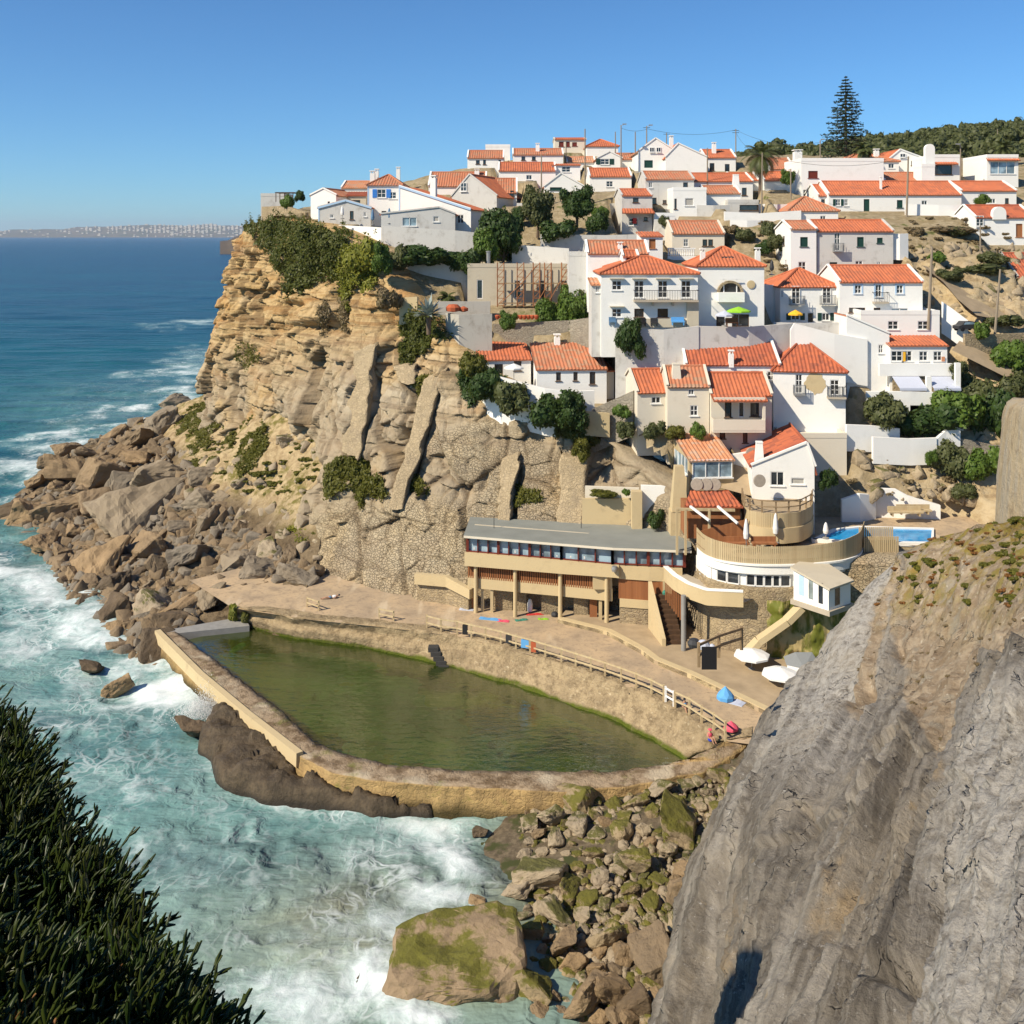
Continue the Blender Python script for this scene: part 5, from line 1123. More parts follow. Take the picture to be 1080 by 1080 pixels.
    if trim:
        mb = MB()
        if roof == 'gy':
            for a, b in (((x0-.12, -.12, h-.05), (ax_, -.12, h+rise)), ((x1+.12, -.12, h-.05), (ax_, -.12, h+rise))): mb.bar(a, b, .06, .22, (0, 0, 1))
        elif roof == 'slr': mb.bar((x0, -.13, hl-.02), (x1, -.13, hr-.02), .06, .24, (0, 0, 1))
        else: mb.box(x0-.08, x1+.08, -.15, -.101, h-.2, h-.02)
        mb.box(x0-.05, x0+.12, -.03, -.003, 0, hl-.1); obj('trim', mb, M[trim], r)
    for (u, v, wp, hp_, st) in wins: add_window(r, sx(u), sz(v), wp*k, hp_*k, st, 0 if sz(v)+hp_*k/2 < h-.05 else -.15)
    for (y, v, w_, h_, st) in left: add_window(r, 0, 0, w_, h_, st, 0, R(-90), Vector((x0, y, sz(v))))
    for (y, v, w_, h_, st) in right: add_window(r, 0, 0, w_, h_, st, 0, R(90), Vector((x1, y, sz(v))))
    for c in chim:                                                        # (u, v top, width px, depth fraction, kind)
        u, vtp, wp, yf = c[:4]; kd = c[4] if len(c) > 4 else 'box'; y = yf*dep; Dy = D+y; x = (u-uc)*Dy/F+(uc-540)*(Dy-D)/F; zt = (CZ-(vtp-HV)*Dy/F)-org.z; w_ = wp*Dy/F/2; mb = MB(); zb = min(h-.3, zt-1.2)
        if kd == 'taper': mb.box(x-w_, x+w_, y-w_, y+w_, zb, zt-.12, tap=w_*.35); mb.box(x-w_*.72, x+w_*.72, y-w_*.72, y+w_*.72, zt-.12, zt)
        elif kd == 'round':
            mb.box(x-w_, x+w_, y-.35, y+.35, zb, zt-w_); n_ = 10
            vs = [(x+w_*math.cos(math.pi*i/n_), y+s, zt-w_+w_*math.sin(math.pi*i/n_)) for s in (-.35, .35) for i in range(n_+1)]; mb.add(vs, [tuple(range(n_+1)), tuple(range(2*n_+1, n_, -1))]+[(i, i+1, n_+2+i, n_+1+i) for i in range(n_)])
        else:
            mb.box(x-w_, x+w_, y-w_, y+w_, zb, zt-.35); mb.box(x-w_*1.2, x+w_*1.2, y-w_*1.2, y+w_*1.2, zt-.12, zt); mb.box(x-w_*.7, x-w_*.35, y-w_, y+w_, zt-.35, zt-.12); mb.box(x+w_*.35, x+w_*.7, y-w_, y+w_, zt-.35, zt-.12)
        obj('chimney', mb, M['white' if wall not in ('beige', 'cream') else wall], rf or r)
    HOUSES.append((r, wd, dep, h))
    return r, (lambda u: sx(u)), sz, k
def part_box(r, name, m, boxes, parent=None):
    mb = MB()
    for b in boxes: mb.box(*b)
    return obj(name, mb, M[m], parent or r)
def balcony(r, x0, x1, z, dep=1.0, rail=.95, m='concrete', solid=None):
    sl = part_box(r, 'balcony', m, [(x0, x1, -dep, -.01, z-.18, z)])
    mb = MB()
    if solid: mb.box(x0, x1, -dep-.03, -dep+.12, z, z+rail); mb.box(x0, x0+.12, -dep+.12, -.01, z, z+rail); mb.box(x1-.12, x1, -dep+.12, -.01, z, z+rail); obj('parapet', mb, M[solid], sl)
    else:
        n = int((x1-x0)/.16)
        for i in range(n+1): x = x0+(x1-x0)*i/n; mb.box(x-.014, x+.014, -dep+.03, -dep+.06, z, z+rail)
        mb.box(x0, x1, -dep+.02, -dep+.07, z+rail, z+rail+.05)
        for x in (x0, x1): mb.box(x-.02, x+.02, -dep+.03, -.01, z+rail, z+rail+.05)
        obj('railing', mb, M['iron'], sl)
    return sl
# ---------------- the cape
house('low white flat building with parapet at the tip of the headland', 275, 300, 222, 207, 150, 6, 'flat', wins=(), wall='worn')
house('small white house with red roof and plain side wall near the headland tip', 327, 355, 230, 206, 138, 7, 'gy', vr=199, yaw=-14, wins=[(347, 214, 2.5, 3, 'd')], trim=None)
house('low pale grey cottage with blue edged gable above the turf covered cliff', 336, 391, 236, 219, 132, 7, 'gy', vr=211.5, wall='worn', trim='paleblue', apex=.52, wins=[(371, 227, 4, 9, 'd'), (385, 226, 3, 5, 'w'), (350, 228, 4, 4, 'w')])
house('white two storey house with blue shutters and twin chimneys at the cliff edge', 388, 424, 238, 195, 134, 8, 'hip', vr=183, wins=[(402.5, 204, 9, 9, 'wb'), (414, 206, 8, 7, 'w'), (405, 227, 5, 9, 'd'), (416, 228, 6, 7, 'w')], trim='paleblue', chim=[(393, 180, 5, .35), (397.5, 178, 4, .5)])
house('white house with long slanting blue edged roof and tall chimney at the cliff edge', 420, 497, 238, 221, 130, 9, 'slr', vr=196, yaw=-13, trim='paleblue', wins=[(432, 211, 8, 9, 'wb'), (486, 234, 8, 9, 'w')] if 0 else [(486, 231, 7, 9, 'w'), (428, 230, 6, 8, 'w')], chim=[(455.5, 185, 6, .1)])
house('low grey walled annex with shallow gable standing in front of the slanting roof house', 402, 480, 243, 226, 127, 5, 'gy', vr=219, apex=.78, wall='worn', wins=[(460, 231, 6, 6, 'blind'), (432, 234, 15, 9, 'big')], verge=True)
house('wide old house with sweeping red roof behind the blue shuttered houses', 452, 512, 205, 196, 150, 9, 'gx', vr=180, chim=[(420, 176, 4, .5), (503, 178, 5, .4)])
r, sx, sz, k = house('weathered pinkish gable house with one upper window beside the dark trees', 476, 524, 222, 207, 142, 10, 'gy', vr=184, yaw=-20, wall='worn', apex=.40, wins=[(489, 197, 7, 9, 'w')])
house('red roofed house with small white dormer behind the pinkish gable', 512, 545, 214, 203, 147, 8, 'gx', vr=187, tile='tile', wins=[(540, 196+8, 4, 6, 'd')])
house('white cottage with terracotta roof half hidden behind the headland houses', 360, 392, 205, 198, 158, 8, 'gx', vr=190, tile='tile_pale', wins=[])
house('long low house with rusty lean-to roof between the cape cottages', 352, 386, 222, 206, 141, 5, 'mx', rise=.7, wall='beige', tile='tile_old', wins=[(375, 214, 10, 6, 'd')])
# ---------------- skyline row, left to right
house('white house with red roof and two windows, first on the skyline', 493, 531, 176, 166.5, 166, 8, 'gx', vr=157, wins=[(504, 171, 4, 4, 'd'), (511, 171, 3, 5, 'd'), (527, 170, 2.5, 3, 'd')])
house('plain white flat roofed block behind the first skyline house', 512, 538, 168, 155, 176, 7, 'flat', wins=[])
house('long white skyline house with two small windows and red roof', 541, 594, 174, 163, 168, 8, 'gx', vr=155, wins=[(552, 167, 4, 4, 'd'), (563, 167, 4, 4, 'd')], chim=[(567, 151, 4, .3)])
house('house with broad red roof and low white wall below the skyline', 526, 586, 190, 180, 158, 9, 'gx', vr=169.5, wins=[(558, 187, 6, 5, 'w')])
house('pale box house with single window and thin red roof edge', 582, 612, 183, 174, 160, 6, 'mx', rise=.6, wins=[(597, 178.5, 9, 6, 'w')])
house('white gabled house with long red roof facing the dark trees', 574, 616, 203, 197, 148, 12, 'gy', vr=183, apex=.42, wins=[(586, 199, 12, 3, 'gs')])
house('white house with red roof and pale window right of the long gable', 622, 666, 202, 186, 152, 8, 'gx', vr=176, wins=[(643, 194, 7, 6, 'w')])
house('little white gabled house with shuttered window amid red roofs', 630, 656, 176, 167, 164, 8, 'gy', vr=160, wins=[(638, 170.5, 9, 6, 'wg')])
house('cream house with maroon windows on the top of the skyline', 585, 618, 158, 147, 184, 7, 'gx', vr=144, wall='cream', wins=[(592, 152, 5, 5, 'red'), (606, 152, 5, 4, 'red'), (599, 152, 4, 5, 'red')])
house('red hip roofed house at the summit of the village', 619, 652, 164, 154, 178, 9, 'hip', vr=145)
house('white house end with red roof beneath the summit house', 648, 674, 176, 168, 168, 8, 'gx', vr=160, wins=[])
house('small red roofed cottage tucked between skyline gables', 598, 628, 178, 171, 170, 7, 'gx', vr=164, tile='tile_pale')
house('tall white gable with paired upper windows and green door on the skyline', 673, 713, 180, 160, 160, 12, 'gy', vr=146, apex=.46, wins=[(687.5, 158, 5, 5, 'w'), (694.5, 158, 5, 5, 'w'), (684, 173, 9, 8, 'gdoor')], chim=[(708, 143, 4, .2)])
house('broad white blank gable with red roof at the right of the skyline row', 702, 746, 182, 166, 158, 14, 'gy', vr=151.5, apex=.30, wins=[(744, 176, 0.1, .1, 'd')] if 0 else [])
house('red roofed house with dark doorways behind the broad blank gable', 744, 776, 180, 166, 164, 8, 'gx', vr=156, wins=[(751, 176, 5, 8, 'd'), (767, 177, 5, 8, 'd')], chim=[(753, 150, 4, .3)])
# ---------------- second and third rows, centre
house('greyish house with red roof and scattered small windows in the centre', 681, 732, 215, 189, 141, 9, 'gx', vr=179, wall='worn', wins=[(686, 195, 4, 6, 'w'), (723, 196, 5, 7, 'd'), (690, 212, 5, 7, 'd'), (701, 213, 4, 4, 'd')])
house('white house with red roof below the blank skyline gable', 727, 794, 213, 191, 146, 9, 'gx', vr=181, wins=[(785, 202, 5, 8, 'd')], chim=[])
house('small white house with orange roof and tall tapering chimney', 744, 781, 216, 204, 139, 7, 'gx', vr=195, wins=[], chim=[(776, 184, 8, .5, 'taper')])
house('white cubic house with beige blind in its window', 710, 745, 227, 201, 136, 6, 'flat', wins=[(727, 213, 9, 8, 'blind'), (712.5, 215, 2.5, 11, 'd')])
r, sx, sz, k = house('tall narrow stone sided house with two stepped orange roofs', 656, 688, 246, 206, 133, 10, 'gx', vr=198, wall='worn', wins=[(670.5, 211, 6, 5, 'd'), (668, 234, 10, 8, 'w'), (681, 231, 4, 4, 'd')])
mb = MB(); roof_face(mb, (sx(655), -1.5, sz(225)), (sx(689), -1.5, sz(225)), (sx(656), 0, sz(220)), (sx(688), 0, sz(220)), seed=9); obj('porch_roof', mb, M['tile'], r)
part_box(r, 'laundry', 'redcloth', [(sx(667), sx(671), -.5, -.45, sz(236), sz(230))])
r, sx, sz, k = house('cream house with orange roof beside the white balustrade', 709, 764, 268, 246, 124.5, 8, 'gx', vr=233, wall='cream', wins=[(723.5, 256, 5, 8, 'w'), (743.5, 256, 5, 7, 'd'), (749.5, 256, 5, 7, 'd')])
# house W
r, sx, sz, k = house('large white house with long first floor balcony and four tall dark windows', 634, 736, 345, 288, 102.5, 9, 'hip', vr=272, wins=[(650.5, 301, 10, 10, 'ws'), (674, 305, 10, 18, 'ws'), (699, 305, 10, 18, 'ws'), (723.5, 305, 10, 18, 'ws'), (650.5, 330, 10, 9, 'ws'), (674, 330, 10, 9, 'd'), (699, 330, 11, 9, 'd')])
balcony(r, sx(668), sx(735), sz(316), 1.1)
part_box(r, 'bracket', 'beige', [(sx(u)-.08, sx(u)+.08, -.7, -.02, sz(316)-.6, sz(316)-.181) for u in (688, 709)])
part_box(r, 'plinth', 'beige', [(sx(670), sx(722), -.25, -.02, 0, sz(336))]); part_box(r, 'side_bay', 'beige', [(sx(724), sx(736), -.5, -.02, -2, sz(318))])
house('white house with red roof, dormer and slender chimney rising behind the balcony house', 620, 684, 300, 267, 110.5, 6, 'gx', vr=254.5, wins=[], chim=[(654, 255, 5, .2)])
house('little dormer house with red cap roof above the balcony house', 657, 673, 276, 270, 107, 3, 'gx', vr=265, wins=[(665, 273.5, 9, 3.5, 'red')])
house('white stair turret on the left flank of the balcony house', 624, 641, 345, 300, 103.2, 4, 'mx', rise=.5, tile='tile_pale', wall='worn', wins=[(630, 305, 4, 7, 'w')])
house('pale roofless outbuilding behind the dormer house', 600, 622, 300, 270, 113, 4, 'flat', wall='worn')
house('small white porch house with red roof and dark doorway', 676, 699, 268, 249, 118, 4, 'mx', rise=.5, wins=[(688, 257, 7, 10, 'brdoor')], tile='tile')
house('white lean-to garage between the porch house and the grey house', 690, 712, 240, 228, 132, 5, 'flat', wins=[(700, 234, 6, 5, 'd')])
# house C11
r, sx, sz, k = house('white house with arched bay window and skylight in its hipped roof', 736, 806, 345, 280, 103.5, 8, 'hip', vr=261.5, wins=[(760, 338, 9, 12, 'd'), (781, 338, 18, 13, 'd')], chim=[(741, 262, 5, .3), (799, 261, 5, .3)])
mb = MB(); x0, x1 = sx(756), sx(783); mb.box(x0, x1, -1.0, -.02, sz(318), sz(308)); obj('bay_parapet', mb, M['white'], r)
mb = MB(); n_ = 16; cx = (x0+x1)/2; rw = (x1-x0)/2
for ra_, y0_, nm_, m_ in ((1.0, -.5, 'bay_arch', 'stone'),):
    pts_ = [(cx+rw*ra_*math.cos(math.pi*i/n_), sz(308)+rw*.9*ra_*math.sin(math.pi*i/n_)) for i in range(n_+1)]; pin = [(cx+rw*.82*math.cos(math.pi*i/n_), sz(308)+rw*.72*math.sin(math.pi*i/n_)) for i in range(n_+1)]
    for i in range(n_): mb.hexa([(pts_[i][0], y0_, pts_[i][1]), (pin[i][0], y0_, pin[i][1]), (pin[i][0], -.02, pin[i][1]), (pts_[i][0], -.02, pts_[i][1]), (pts_[i+1][0], y0_, pts_[i+1][1]), (pin[i+1][0], y0_, pin[i+1][1]), (pin[i+1][0], -.02, pin[i+1][1]), (pts_[i+1][0], -.02, pts_[i+1][1])])
obj('bay_arch', mb, M['stone'], r)
mb = MB(); mb.add([(q[0], -.25, q[1]) for q in pin]+[(q[0], -.03, q[1]) for q in pin], [tuple(range(n_+1)), tuple(range(2*n_+1, n_, -1))]+[(i, i+1, n_+2+i, n_+1+i) for i in range(n_)]); bw = obj('bay_window', mb, M['glass'], r)
part_box(r, 'frame', 'frame', [(cx-.7, cx-.6, -.32, -.26, sz(308), sz(308)+1.3), (cx+.6, cx+.7, -.32, -.26, sz(308), sz(308)+1.3), (cx-1.1, cx+1.1, -.32, -.26, sz(308)+1.25, sz(308)+1.33)], bw)
mb = MB(); mb.lathe([(.0, -.04), (.42, -.04), (.42, .04), (.26, .05), (0, .05)], 14); wl = obj('wheel_ornament', mb, M['ochre'], r); wl.location = (sx(792), -.06, sz(300)); wl.rotation_euler = (R(90), 0, 0)
part_box(r, 'skylight', 'glass', [(sx(765), sx(777), 1.6, 3.2, sz(273.5), sz(273.5)+.25)])
# ---------------- right half
r, sx, sz, k = house('big plain white block with one reddish window under the tall pine', 845, 932, 206, 170, 146, 9, 'flat', wins=[(857.5, 184, 10, 7.5, 'red'), (852, 204, 10, 8, 'w')])
house('red hip roofed house with chimney behind the plain white block', 890, 948, 180, 170, 158, 10, 'hip', vr=158.5, chim=[(924, 157, 5, .3)], wins=[(940, 175, 6, 5, 'w')])
house('white house with red roof behind the tall round topped chimney', 938, 976, 178, 168, 160, 9, 'gy', vr=158, apex=.3, wins=[(952, 164, 6, 4, 'w'), (965, 172, 8, 5, 'd')])
house('red lean-to roof below the hip roofed house at the upper right', 933, 974, 194, 190, 149, 6, 'gx', vr=181)
r, sx, sz, k = house('long white row house with red roof and dark green doors at the upper right', 874, 1014, 222, 205, 139, 8, 'gx', vr=190, wins=[(884, 213.5, 5, 7, 'wg'), (892.5, 213.5, 4, 7, 'w'), (914, 218, 6, 16, 'gdoor'), (949, 215, 6, 8, 'gs'), (975, 214, 6, 5, 'w')], chim=[(929, 186, 2, .2)])
house('short red roofed wing at the left end of the long row house', 863, 875, 218, 206, 140, 7, 'gx', vr=194, wins=[(868, 213, 4, 6, 'd')])
house('white hip roofed cottage at the foot of the lane with palm', 832, 884, 238, 222, 132, 8, 'hip', vr=207, wins=[(868, 230, 6, 5, 'w')])
r, sx, sz, k = house('white three storey house with green shutters, right block', 862, 942, 296, 243.5, 117.5, 7, 'gx', vr=232, wall='worn', wins=[(883, 255, 6, 19, 'fd'), (907.5, 255, 7, 10, 'gs'), (928, 253.5, 6, 5.5, 'gs'), (879, 281, 8, 9, 'gdoor'), (906, 277, 8, 4, 'w'), (927, 278, 4, 4, 'w')])
house('white three storey house with tall bare gable, left block', 834, 861, 296, 241.5, 117.2, 7, 'gx', vr=233, wins=[(848, 255, 8, 10, 'gs'), (846, 281, 8, 10, 'w')], left=[(3, 254, .7, 1.1, 'd'), (2.2, 280, .8, 1.2, 'w')])
r, sx, sz, k = house('white house with french doors, iron balconets and a red sloping roof', 823, 884, 345, 302, 107.5, 8, 'hip', vr=285, wins=[(839, 311, 9, 19, 'fd'), (871.5, 311, 9, 18, 'fd'), (839, 334, 9, 7, 'wg'), (855, 335, 7, 11, 'door'), (871, 334, 8, 8, 'wg'), (818+7, 310, 3, 8, 'w')])
r, sx, sz, k = house('white house with blue framed windows and small central balcony', 885.5, 973, 345, 297, 106.3, 8, 'gx', vr=281.5, wins=[(905, 305, 7, 9, 'trim'), (926.5, 306.5, 6.5, 13, 'trim'), (949, 305, 7, 9, 'trim'), (904, 327, 17, 5, 'd'), (925, 326.5, 7, 4, 'd'), (949, 327, 18, 4, 'big')])
balcony(r, sx(920), sx(935), sz(318), .8)
r, sx, sz, k = house('white sea view house with large window and red roof band at top right', 1041, 1074, 191, 166, 150, 8, 'flat', wins=[(1057.5, 177, 26, 13, 'big')]); mb = MB(); roof_face(mb, (sx(1040), -.5, sz(169.5)), (sx(1075), -.5, sz(169.5)), (sx(1041), .3, sz(166)), (sx(1074), .3, sz(166)), seed=3); obj('roof', mb, M['tile'], r)
r, sx, sz, k = house('white terrace house with dark veranda right of the round topped chimney', 984, 1013, 190, 166, 152, 8, 'flat', wins=[(995, 179, 18, 10, 'd')], wall='white'); mb = MB(); roof_face(mb, (sx(985), -1.0, sz(173.5)), (sx(1008), -1.0, sz(173.5)), (sx(985), 0, sz(171)), (sx(1008), 0, sz(171)), seed=5); obj('roof', mb, M['tile'], r)
house('tall white round topped chimney block standing behind the row house', 972, 986, 190, 176, 147, 3, 'flat', chim=[(980, 152, 10, .3, 'round')], name='chimney_block', cat='chimney block', group=None)
house('low white house with red roof at the upper right edge', 1014, 1072, 218, 201, 140, 8, 'gx', vr=190, wins=[(1047, 212, 6, 5, 'w'), (1062, 212, 4, 6, 'd')])
r, sx, sz, k = house('white cottage with brown tiled roof and big rounded chimney at the right edge', 1029, 1090, 253, 229, 129, 7, 'gx', vr=216, tile='tile_old', wins=[(1033, 233, 8, 11, 'w'), (1075, 243, 7, 14, 'brdoor')], chim=[(1053, 218, 14, .0, 'round')])
house('old house with red roof cut by the right edge of the picture', 1073, 1110, 345, 292, 117, 8, 'gx', vr=268, tile='tile_old', wall='grey_plaster')
# F1 stepped white house
r, sx, sz, k = house('tall stepped white house with parapet and two upper windows, rear block', 908, 991, 372, 332, 104, 6, 'flat', wins=[(942, 343, 11, 9, 'w'), (973.5, 343, 11, 9, 'w')])
house('white stair wing with short red roof on the stepped house', 893, 938, 395, 352, 101.8, 4, 'slr', rise=1.8, wins=[(929, 368, 5, 9, 'w')])
r, sx, sz, k = house('stepped white house front with red roof and towels hanging from its windows', 938.5, 999, 424, 364, 101, 5, 'mx', rise=1.1, wins=[(946, 375.5, 12, 11, 'w'), (957, 375.5, 10, 11, 'w'), (974, 375.5, 9, 10, 'w'), (989, 375.5, 9, 10, 'w')])
part_box(r, 'towel', 'yellow', [(sx(952), sx(954.5), -.14, -.11, sz(381), sz(371))]); part_box(r, 'towel', 'tile_pale', [(sx(992.5), sx(996), -.14, -.11, sz(381), sz(376))])
part_box(r, 'terrace_wall', 'white', [(sx(926), sx(1004), -2.6, -.05, -2.5, 0.1), (sx(926), sx(1004), -.45, -.02, sz(396), sz(383)), (sx(968), sx(973), -2.2, -1.8, 0, sz(394)), (sx(998), sx(1003), -2.2, -1.8, 0, sz(380))])
part_box(r, 'back_wall', 'stone', [(sx(941), sx(1000), -.2, -.03, 0, sz(396))])
for a, b in ((939, 967), (974, 1002)):
    mb = MB(); mb.hexa([(sx(a), -2.5, sz(406)), (sx(b), -2.5, sz(406)), (sx(b), -.5, sz(397)), (sx(a), -.5, sz(397)), (sx(a), -2.5, sz(406)+.07), (sx(b), -2.5, sz(406)+.07), (sx(b), -.5, sz(397)+.07), (sx(a), -.5, sz(397)+.07)]); mb.box(sx(a), sx(b), -2.53, -2.49, sz(408), sz(406)); obj('awning', mb, M['awning'], r)
# F2 corner house
r, sx, sz, k = house('white corner house with peeling ochre patch and hipped old tile roof', 817, 890, 446, 391, 97.6, 10, 'hip', vr=364, tile='tile_old', yaw=-9, wins=[(843, 405, 7, 20, 'fd'), (879, 408, 9, 16, 'fd')], right=[(3.2, 408, .9, 1.6, 'd'), (7.2, 405, .7, 1.3, 'bl')])
balcony(r, sx(871), sx(890)-.05, sz(417), .8); mb = MB()
rr = random.Random(4); cx, cz = sx(860), sz(404); pts_ = [(cx+rr.uniform(.75, 1.15)*.85*math.cos(a)*(1+.25*math.cos(2*a)), cz+rr.uniform(.8, 1.1)*1.1*math.sin(a)) for a in [i*2*math.pi/22 for i in range(22)]]
mb.add([(x, -.004, z) for x, z in pts_]+[(x, -.02, z) for x, z in pts_], [tuple(range(22, 44))]+[(i, (i+1) % 22, 22+(i+1) % 22, 22+i) for i in range(22)]); obj('bare_patch', mb, M['ochre'], r)
house('long white house with mottled old tile roof above the beige houses', 724, 822, 412, 384, 98.8, 9, 'gx', vr=360, tile='tile_old', yaw=-2, wins=[(779, 395, 10, 8, 'w'), (796, 395, 8, 8, 'w'), (813, 396, 8, 9, 'w')], chim=[(771, 369, 5, .0)])
# H1 beige cluster
house('beige house with curved orange roof, left part of the beige row', 672, 707, 447, 413, 97.2, 6, 'gx', vr=394, wall='cream', yaw=8, wins=[(692, 422, 10, 7, 'w')])
house('beige house with tapered chimney, middle part of the beige row', 704, 748, 456, 407, 96, 5, 'gx', vr=390, wall='cream', wins=[(729, 413.5, 6, 6, 'w'), (732, 433, 8, 11, 'w')], chim=[(713, 383, 11, .25, 'taper')])
r, sx, sz, k = house('beige house with deep loggia balcony, right part of the beige row', 750, 814, 470, 416, 95.4, 6, 'gx', vr=398, wall='cream', wins=[(778, 432, 46, 18, 'open'), (762, 459, 6, 7, 'd'), (786, 460, 5, 14, 'd'), (797, 460, 9, 13, 'w')] if 0 else [(768, 432, 7, 16, 'd'), (782, 432, 6, 16, 'door'), (796, 432, 9, 14, 'd'), (762, 459, 6, 7, 'd'), (786, 460, 5, 14, 'd')])
balcony(r, sx(750)-.1, sx(803), sz(451), 1.5, 1.0, 'cream', 'cream'); part_box(r, 'column', 'cream', [(sx(802)-.12, sx(802)+.12, -1.45, -1.2, sz(451), sz(420))]); part_box(r, 'loggia_beam', 'cream', [(sx(750), sx(803), -1.5, -1.15, sz(421), sz(417))]); mb = MB(); roof_face(mb, (sx(749), -1.75, sz(420)), (sx(805), -1.75, sz(420)), (sx(749), -.2, sz(415.2)), (sx(805), -.2, sz(415.2)), seed=77); obj('porch_roof', mb, M['tile'], r)
# glass pavilion
r, sx, sz, k = house('glass walled pavilion with pale tile roof above the terrace', 727, 774, 511, 485, 90.5, 6, 'mx', rise=1.35, wall='wood_pale', tile='tile_pale', yaw=6, wins=[(751, 494, 43, 19, 'big')], left=[(3.0, 493, 4.6, 1.7, 'big')], cat='pavilion', name='glass_pavilion', group=None)
# H3 white gable house
r, sx, sz, k = house('white gable house with red roof standing on the timber deck terrace', 794, 858, 526, 492, 88.2, 9, 'gy', vr=467, apex=.88, tile='tile_old', yaw=-6, wins=[(820, 505, 14, 15, 'slide'), (841, 507, 14, 7, 'blind')], right=[(2.5, 512, 1.0, 1.8, 'd')], chim=[(800, 466, 10, .1, 'taper')])
house('low white house with flat pale roof behind the white gable house', 826, 893, 500, 462, 95, 6, 'flat', wins=[], wall='cream')
# B16 red roofed cliff house
r, sx, sz, k = house('low white house with broad orange roof standing on the cliff edge', 566, 640, 414, 389, 103.2, 7, 'mx', rise=1.9, yaw=4, wins=[(589, 397, 5, 9, 'd'), (607, 397, 4.5, 9, 'd'), (625, 399, 6, 13, 'd')], chim=[(592, 352, 6, .95)])
house('left wing of the cliff edge house with orange roof and terrace', 505, 560, 404, 379, 106, 6, 'mx', rise=1.3, yaw=6, wins=[(526, 390, 9, 12, 'd'), (546, 386, 8, 10, 'd')])
house('right wing of the cliff edge house with white edged orange roof', 612, 648, 420, 391, 104.6, 7, 'mx', rise=1.3, yaw=14, wins=[])
# B15 beige house behind scaffolding
r, sx, sz, k = house('old flat roofed beige house with white doors behind scaffolding', 493, 617, 321, 282, 117.5, 7, 'flat', wall='beige', wins=[(506, 305, 6, 20, 'door'), (546, 305, 7, 19, 'door'), (571, 305, 7, 19, 'door'), (595, 305, 7, 19, 'door')])
sc_ = thing('scaffolding', P(560, 322, 116), 'rusty tube scaffolding along the beige house front', 'scaffolding'); O = sc_.location.copy(); k = 116/F
mb = MB(); mp = MB()
for u in (528, 549, 566, 578, 596):
    for du in (-3.5, 3.5):
        for dy in (0, .9): q = P(u+du, 322, 116); mb.tube((q.x, q.y+dy, q.z-.2), (q.x, q.y+dy, q.z+(322-277)*k), .06, .06, 6)
    q = P(u, 322, 116)
    for i in range(6): z = q.z+i*.8; mb.tube((q.x-3.5*k, q.y, z), (q.x+3.5*k, q.y, z+.0), .04, .04, 5); mb.tube((q.x-3.5*k, q.y, z), (q.x+3.5*k, q.y, z+.8), .035, .035, 5)
for v in (299, 320): a, b = P(526, v, 116), P(604, v, 116); mp.box(a.x, b.x, a.y, a.y+.9, a.z-.04, a.z+.04)
for (u0, v0, u1, v1) in ((528, 320, 549, 300), (549, 300, 566, 280), (578, 320, 598, 284), (566, 320, 578, 300)): mb.tube(P(u0, v0, 115.9), P(u1, v1, 115.9), .045, .045, 5)
obj('tube', mb, M['wood_red'], sc_, off=O); obj('plank', mp, M['wood'], sc_, off=O)
# fill: rear cottages half hidden in the village
house('white cottage with old red roof left of the lane palm', 772, 800, 200, 190, 152, 7, 'gx', vr=181, wins=[(784, 195, 3, 5, 'd')])
house('white house with red roof peeping behind the lane palm', 812, 838, 190, 178, 160, 8, 'gx', vr=165, wins=[(830, 184, 4, 5, 'd')], chim=[(841, 158, 8, .2)])
house('orange roofed cottage between the palm and the plain white block', 806, 844, 200, 190, 150, 6, 'gx', vr=180, tile='tile', wins=[])
house('white wall house with flat roof and stairs beside the lane', 768, 800, 226, 214, 137, 5, 'flat', wins=[(790, 219, 20, 6, 'd')], wall='worn')

# cut the hillside back so that it meets each house at its foot
hm = bpy.data.objects['hillside'].data; co = np.empty(len(hm.vertices)*3, np.float32); hm.vertices.foreach_get('co', co); co = co.reshape(-1, 3)
for r, wd, dep, h in HOUSES:
    o = np.array(r.location); a = r.rotation_euler.z; dx, dy = co[:, 0]-o[0], co[:, 1]-o[1]; lx = dx*math.cos(a)+dy*math.sin(a); ly = -dx*math.sin(a)+dy*math.cos(a)
    m = (np.abs(lx) < wd/2+.7) & (ly > -6) & (ly < dep-.5); lim = o[2]-.15+np.where(ly < 0, ly*.16, .1); co[m, 2] = np.minimum(co[m, 2], lim[m])
m = (co[:, 0] > 14) & (co[:, 0] < 42) & (co[:, 1] < 93.3); co[m, 2] = np.minimum(co[m, 2], 11.2)
hm.vertices.foreach_set('co', co.ravel()); hm.update()
# ================================================================ GARDEN AND RETAINING WALLS
def wall(name, label, pts, hpx, m, th=.35, cat='wall', cap=None, deep=1.5, group=None):
    """pts (u, v of the top, D); hpx: height in photo pixels"""
    q = [P(*p_) for p_ in pts]; k = pts[0][2]/F; h = hpx*k; loc = tuple(q[0]-Vector((0, 0, h)))
    mb = MB(); mb.strip([tuple(x) for x in q], [x.z-h-deep for x in q], [x.z for x in q], th)
    o = setp(obj(name, mb, M[m], None, loc=loc, off=loc), label, cat, group)
    if cap:
        mb = MB(); mb.strip([(x.x, x.y-.06) for x in q], [x.z for x in q], [x.z+.12 for x in q], th+.12); obj('coping', mb, M[cap], o, off=loc)
    return o
wall('parapet_wall', 'ochre stone parapet along the turf edge at the cape tip', [(276, 218, 149), (300, 217, 143), (322, 224, 138)], 8, 'stone', .5)
wall('terrace_wall', 'bright white terrace wall in front of the blue edged gable cottage', [(318, 233, 133), (335, 236, 130.5), (402, 240, 125.5)], 9, 'white')
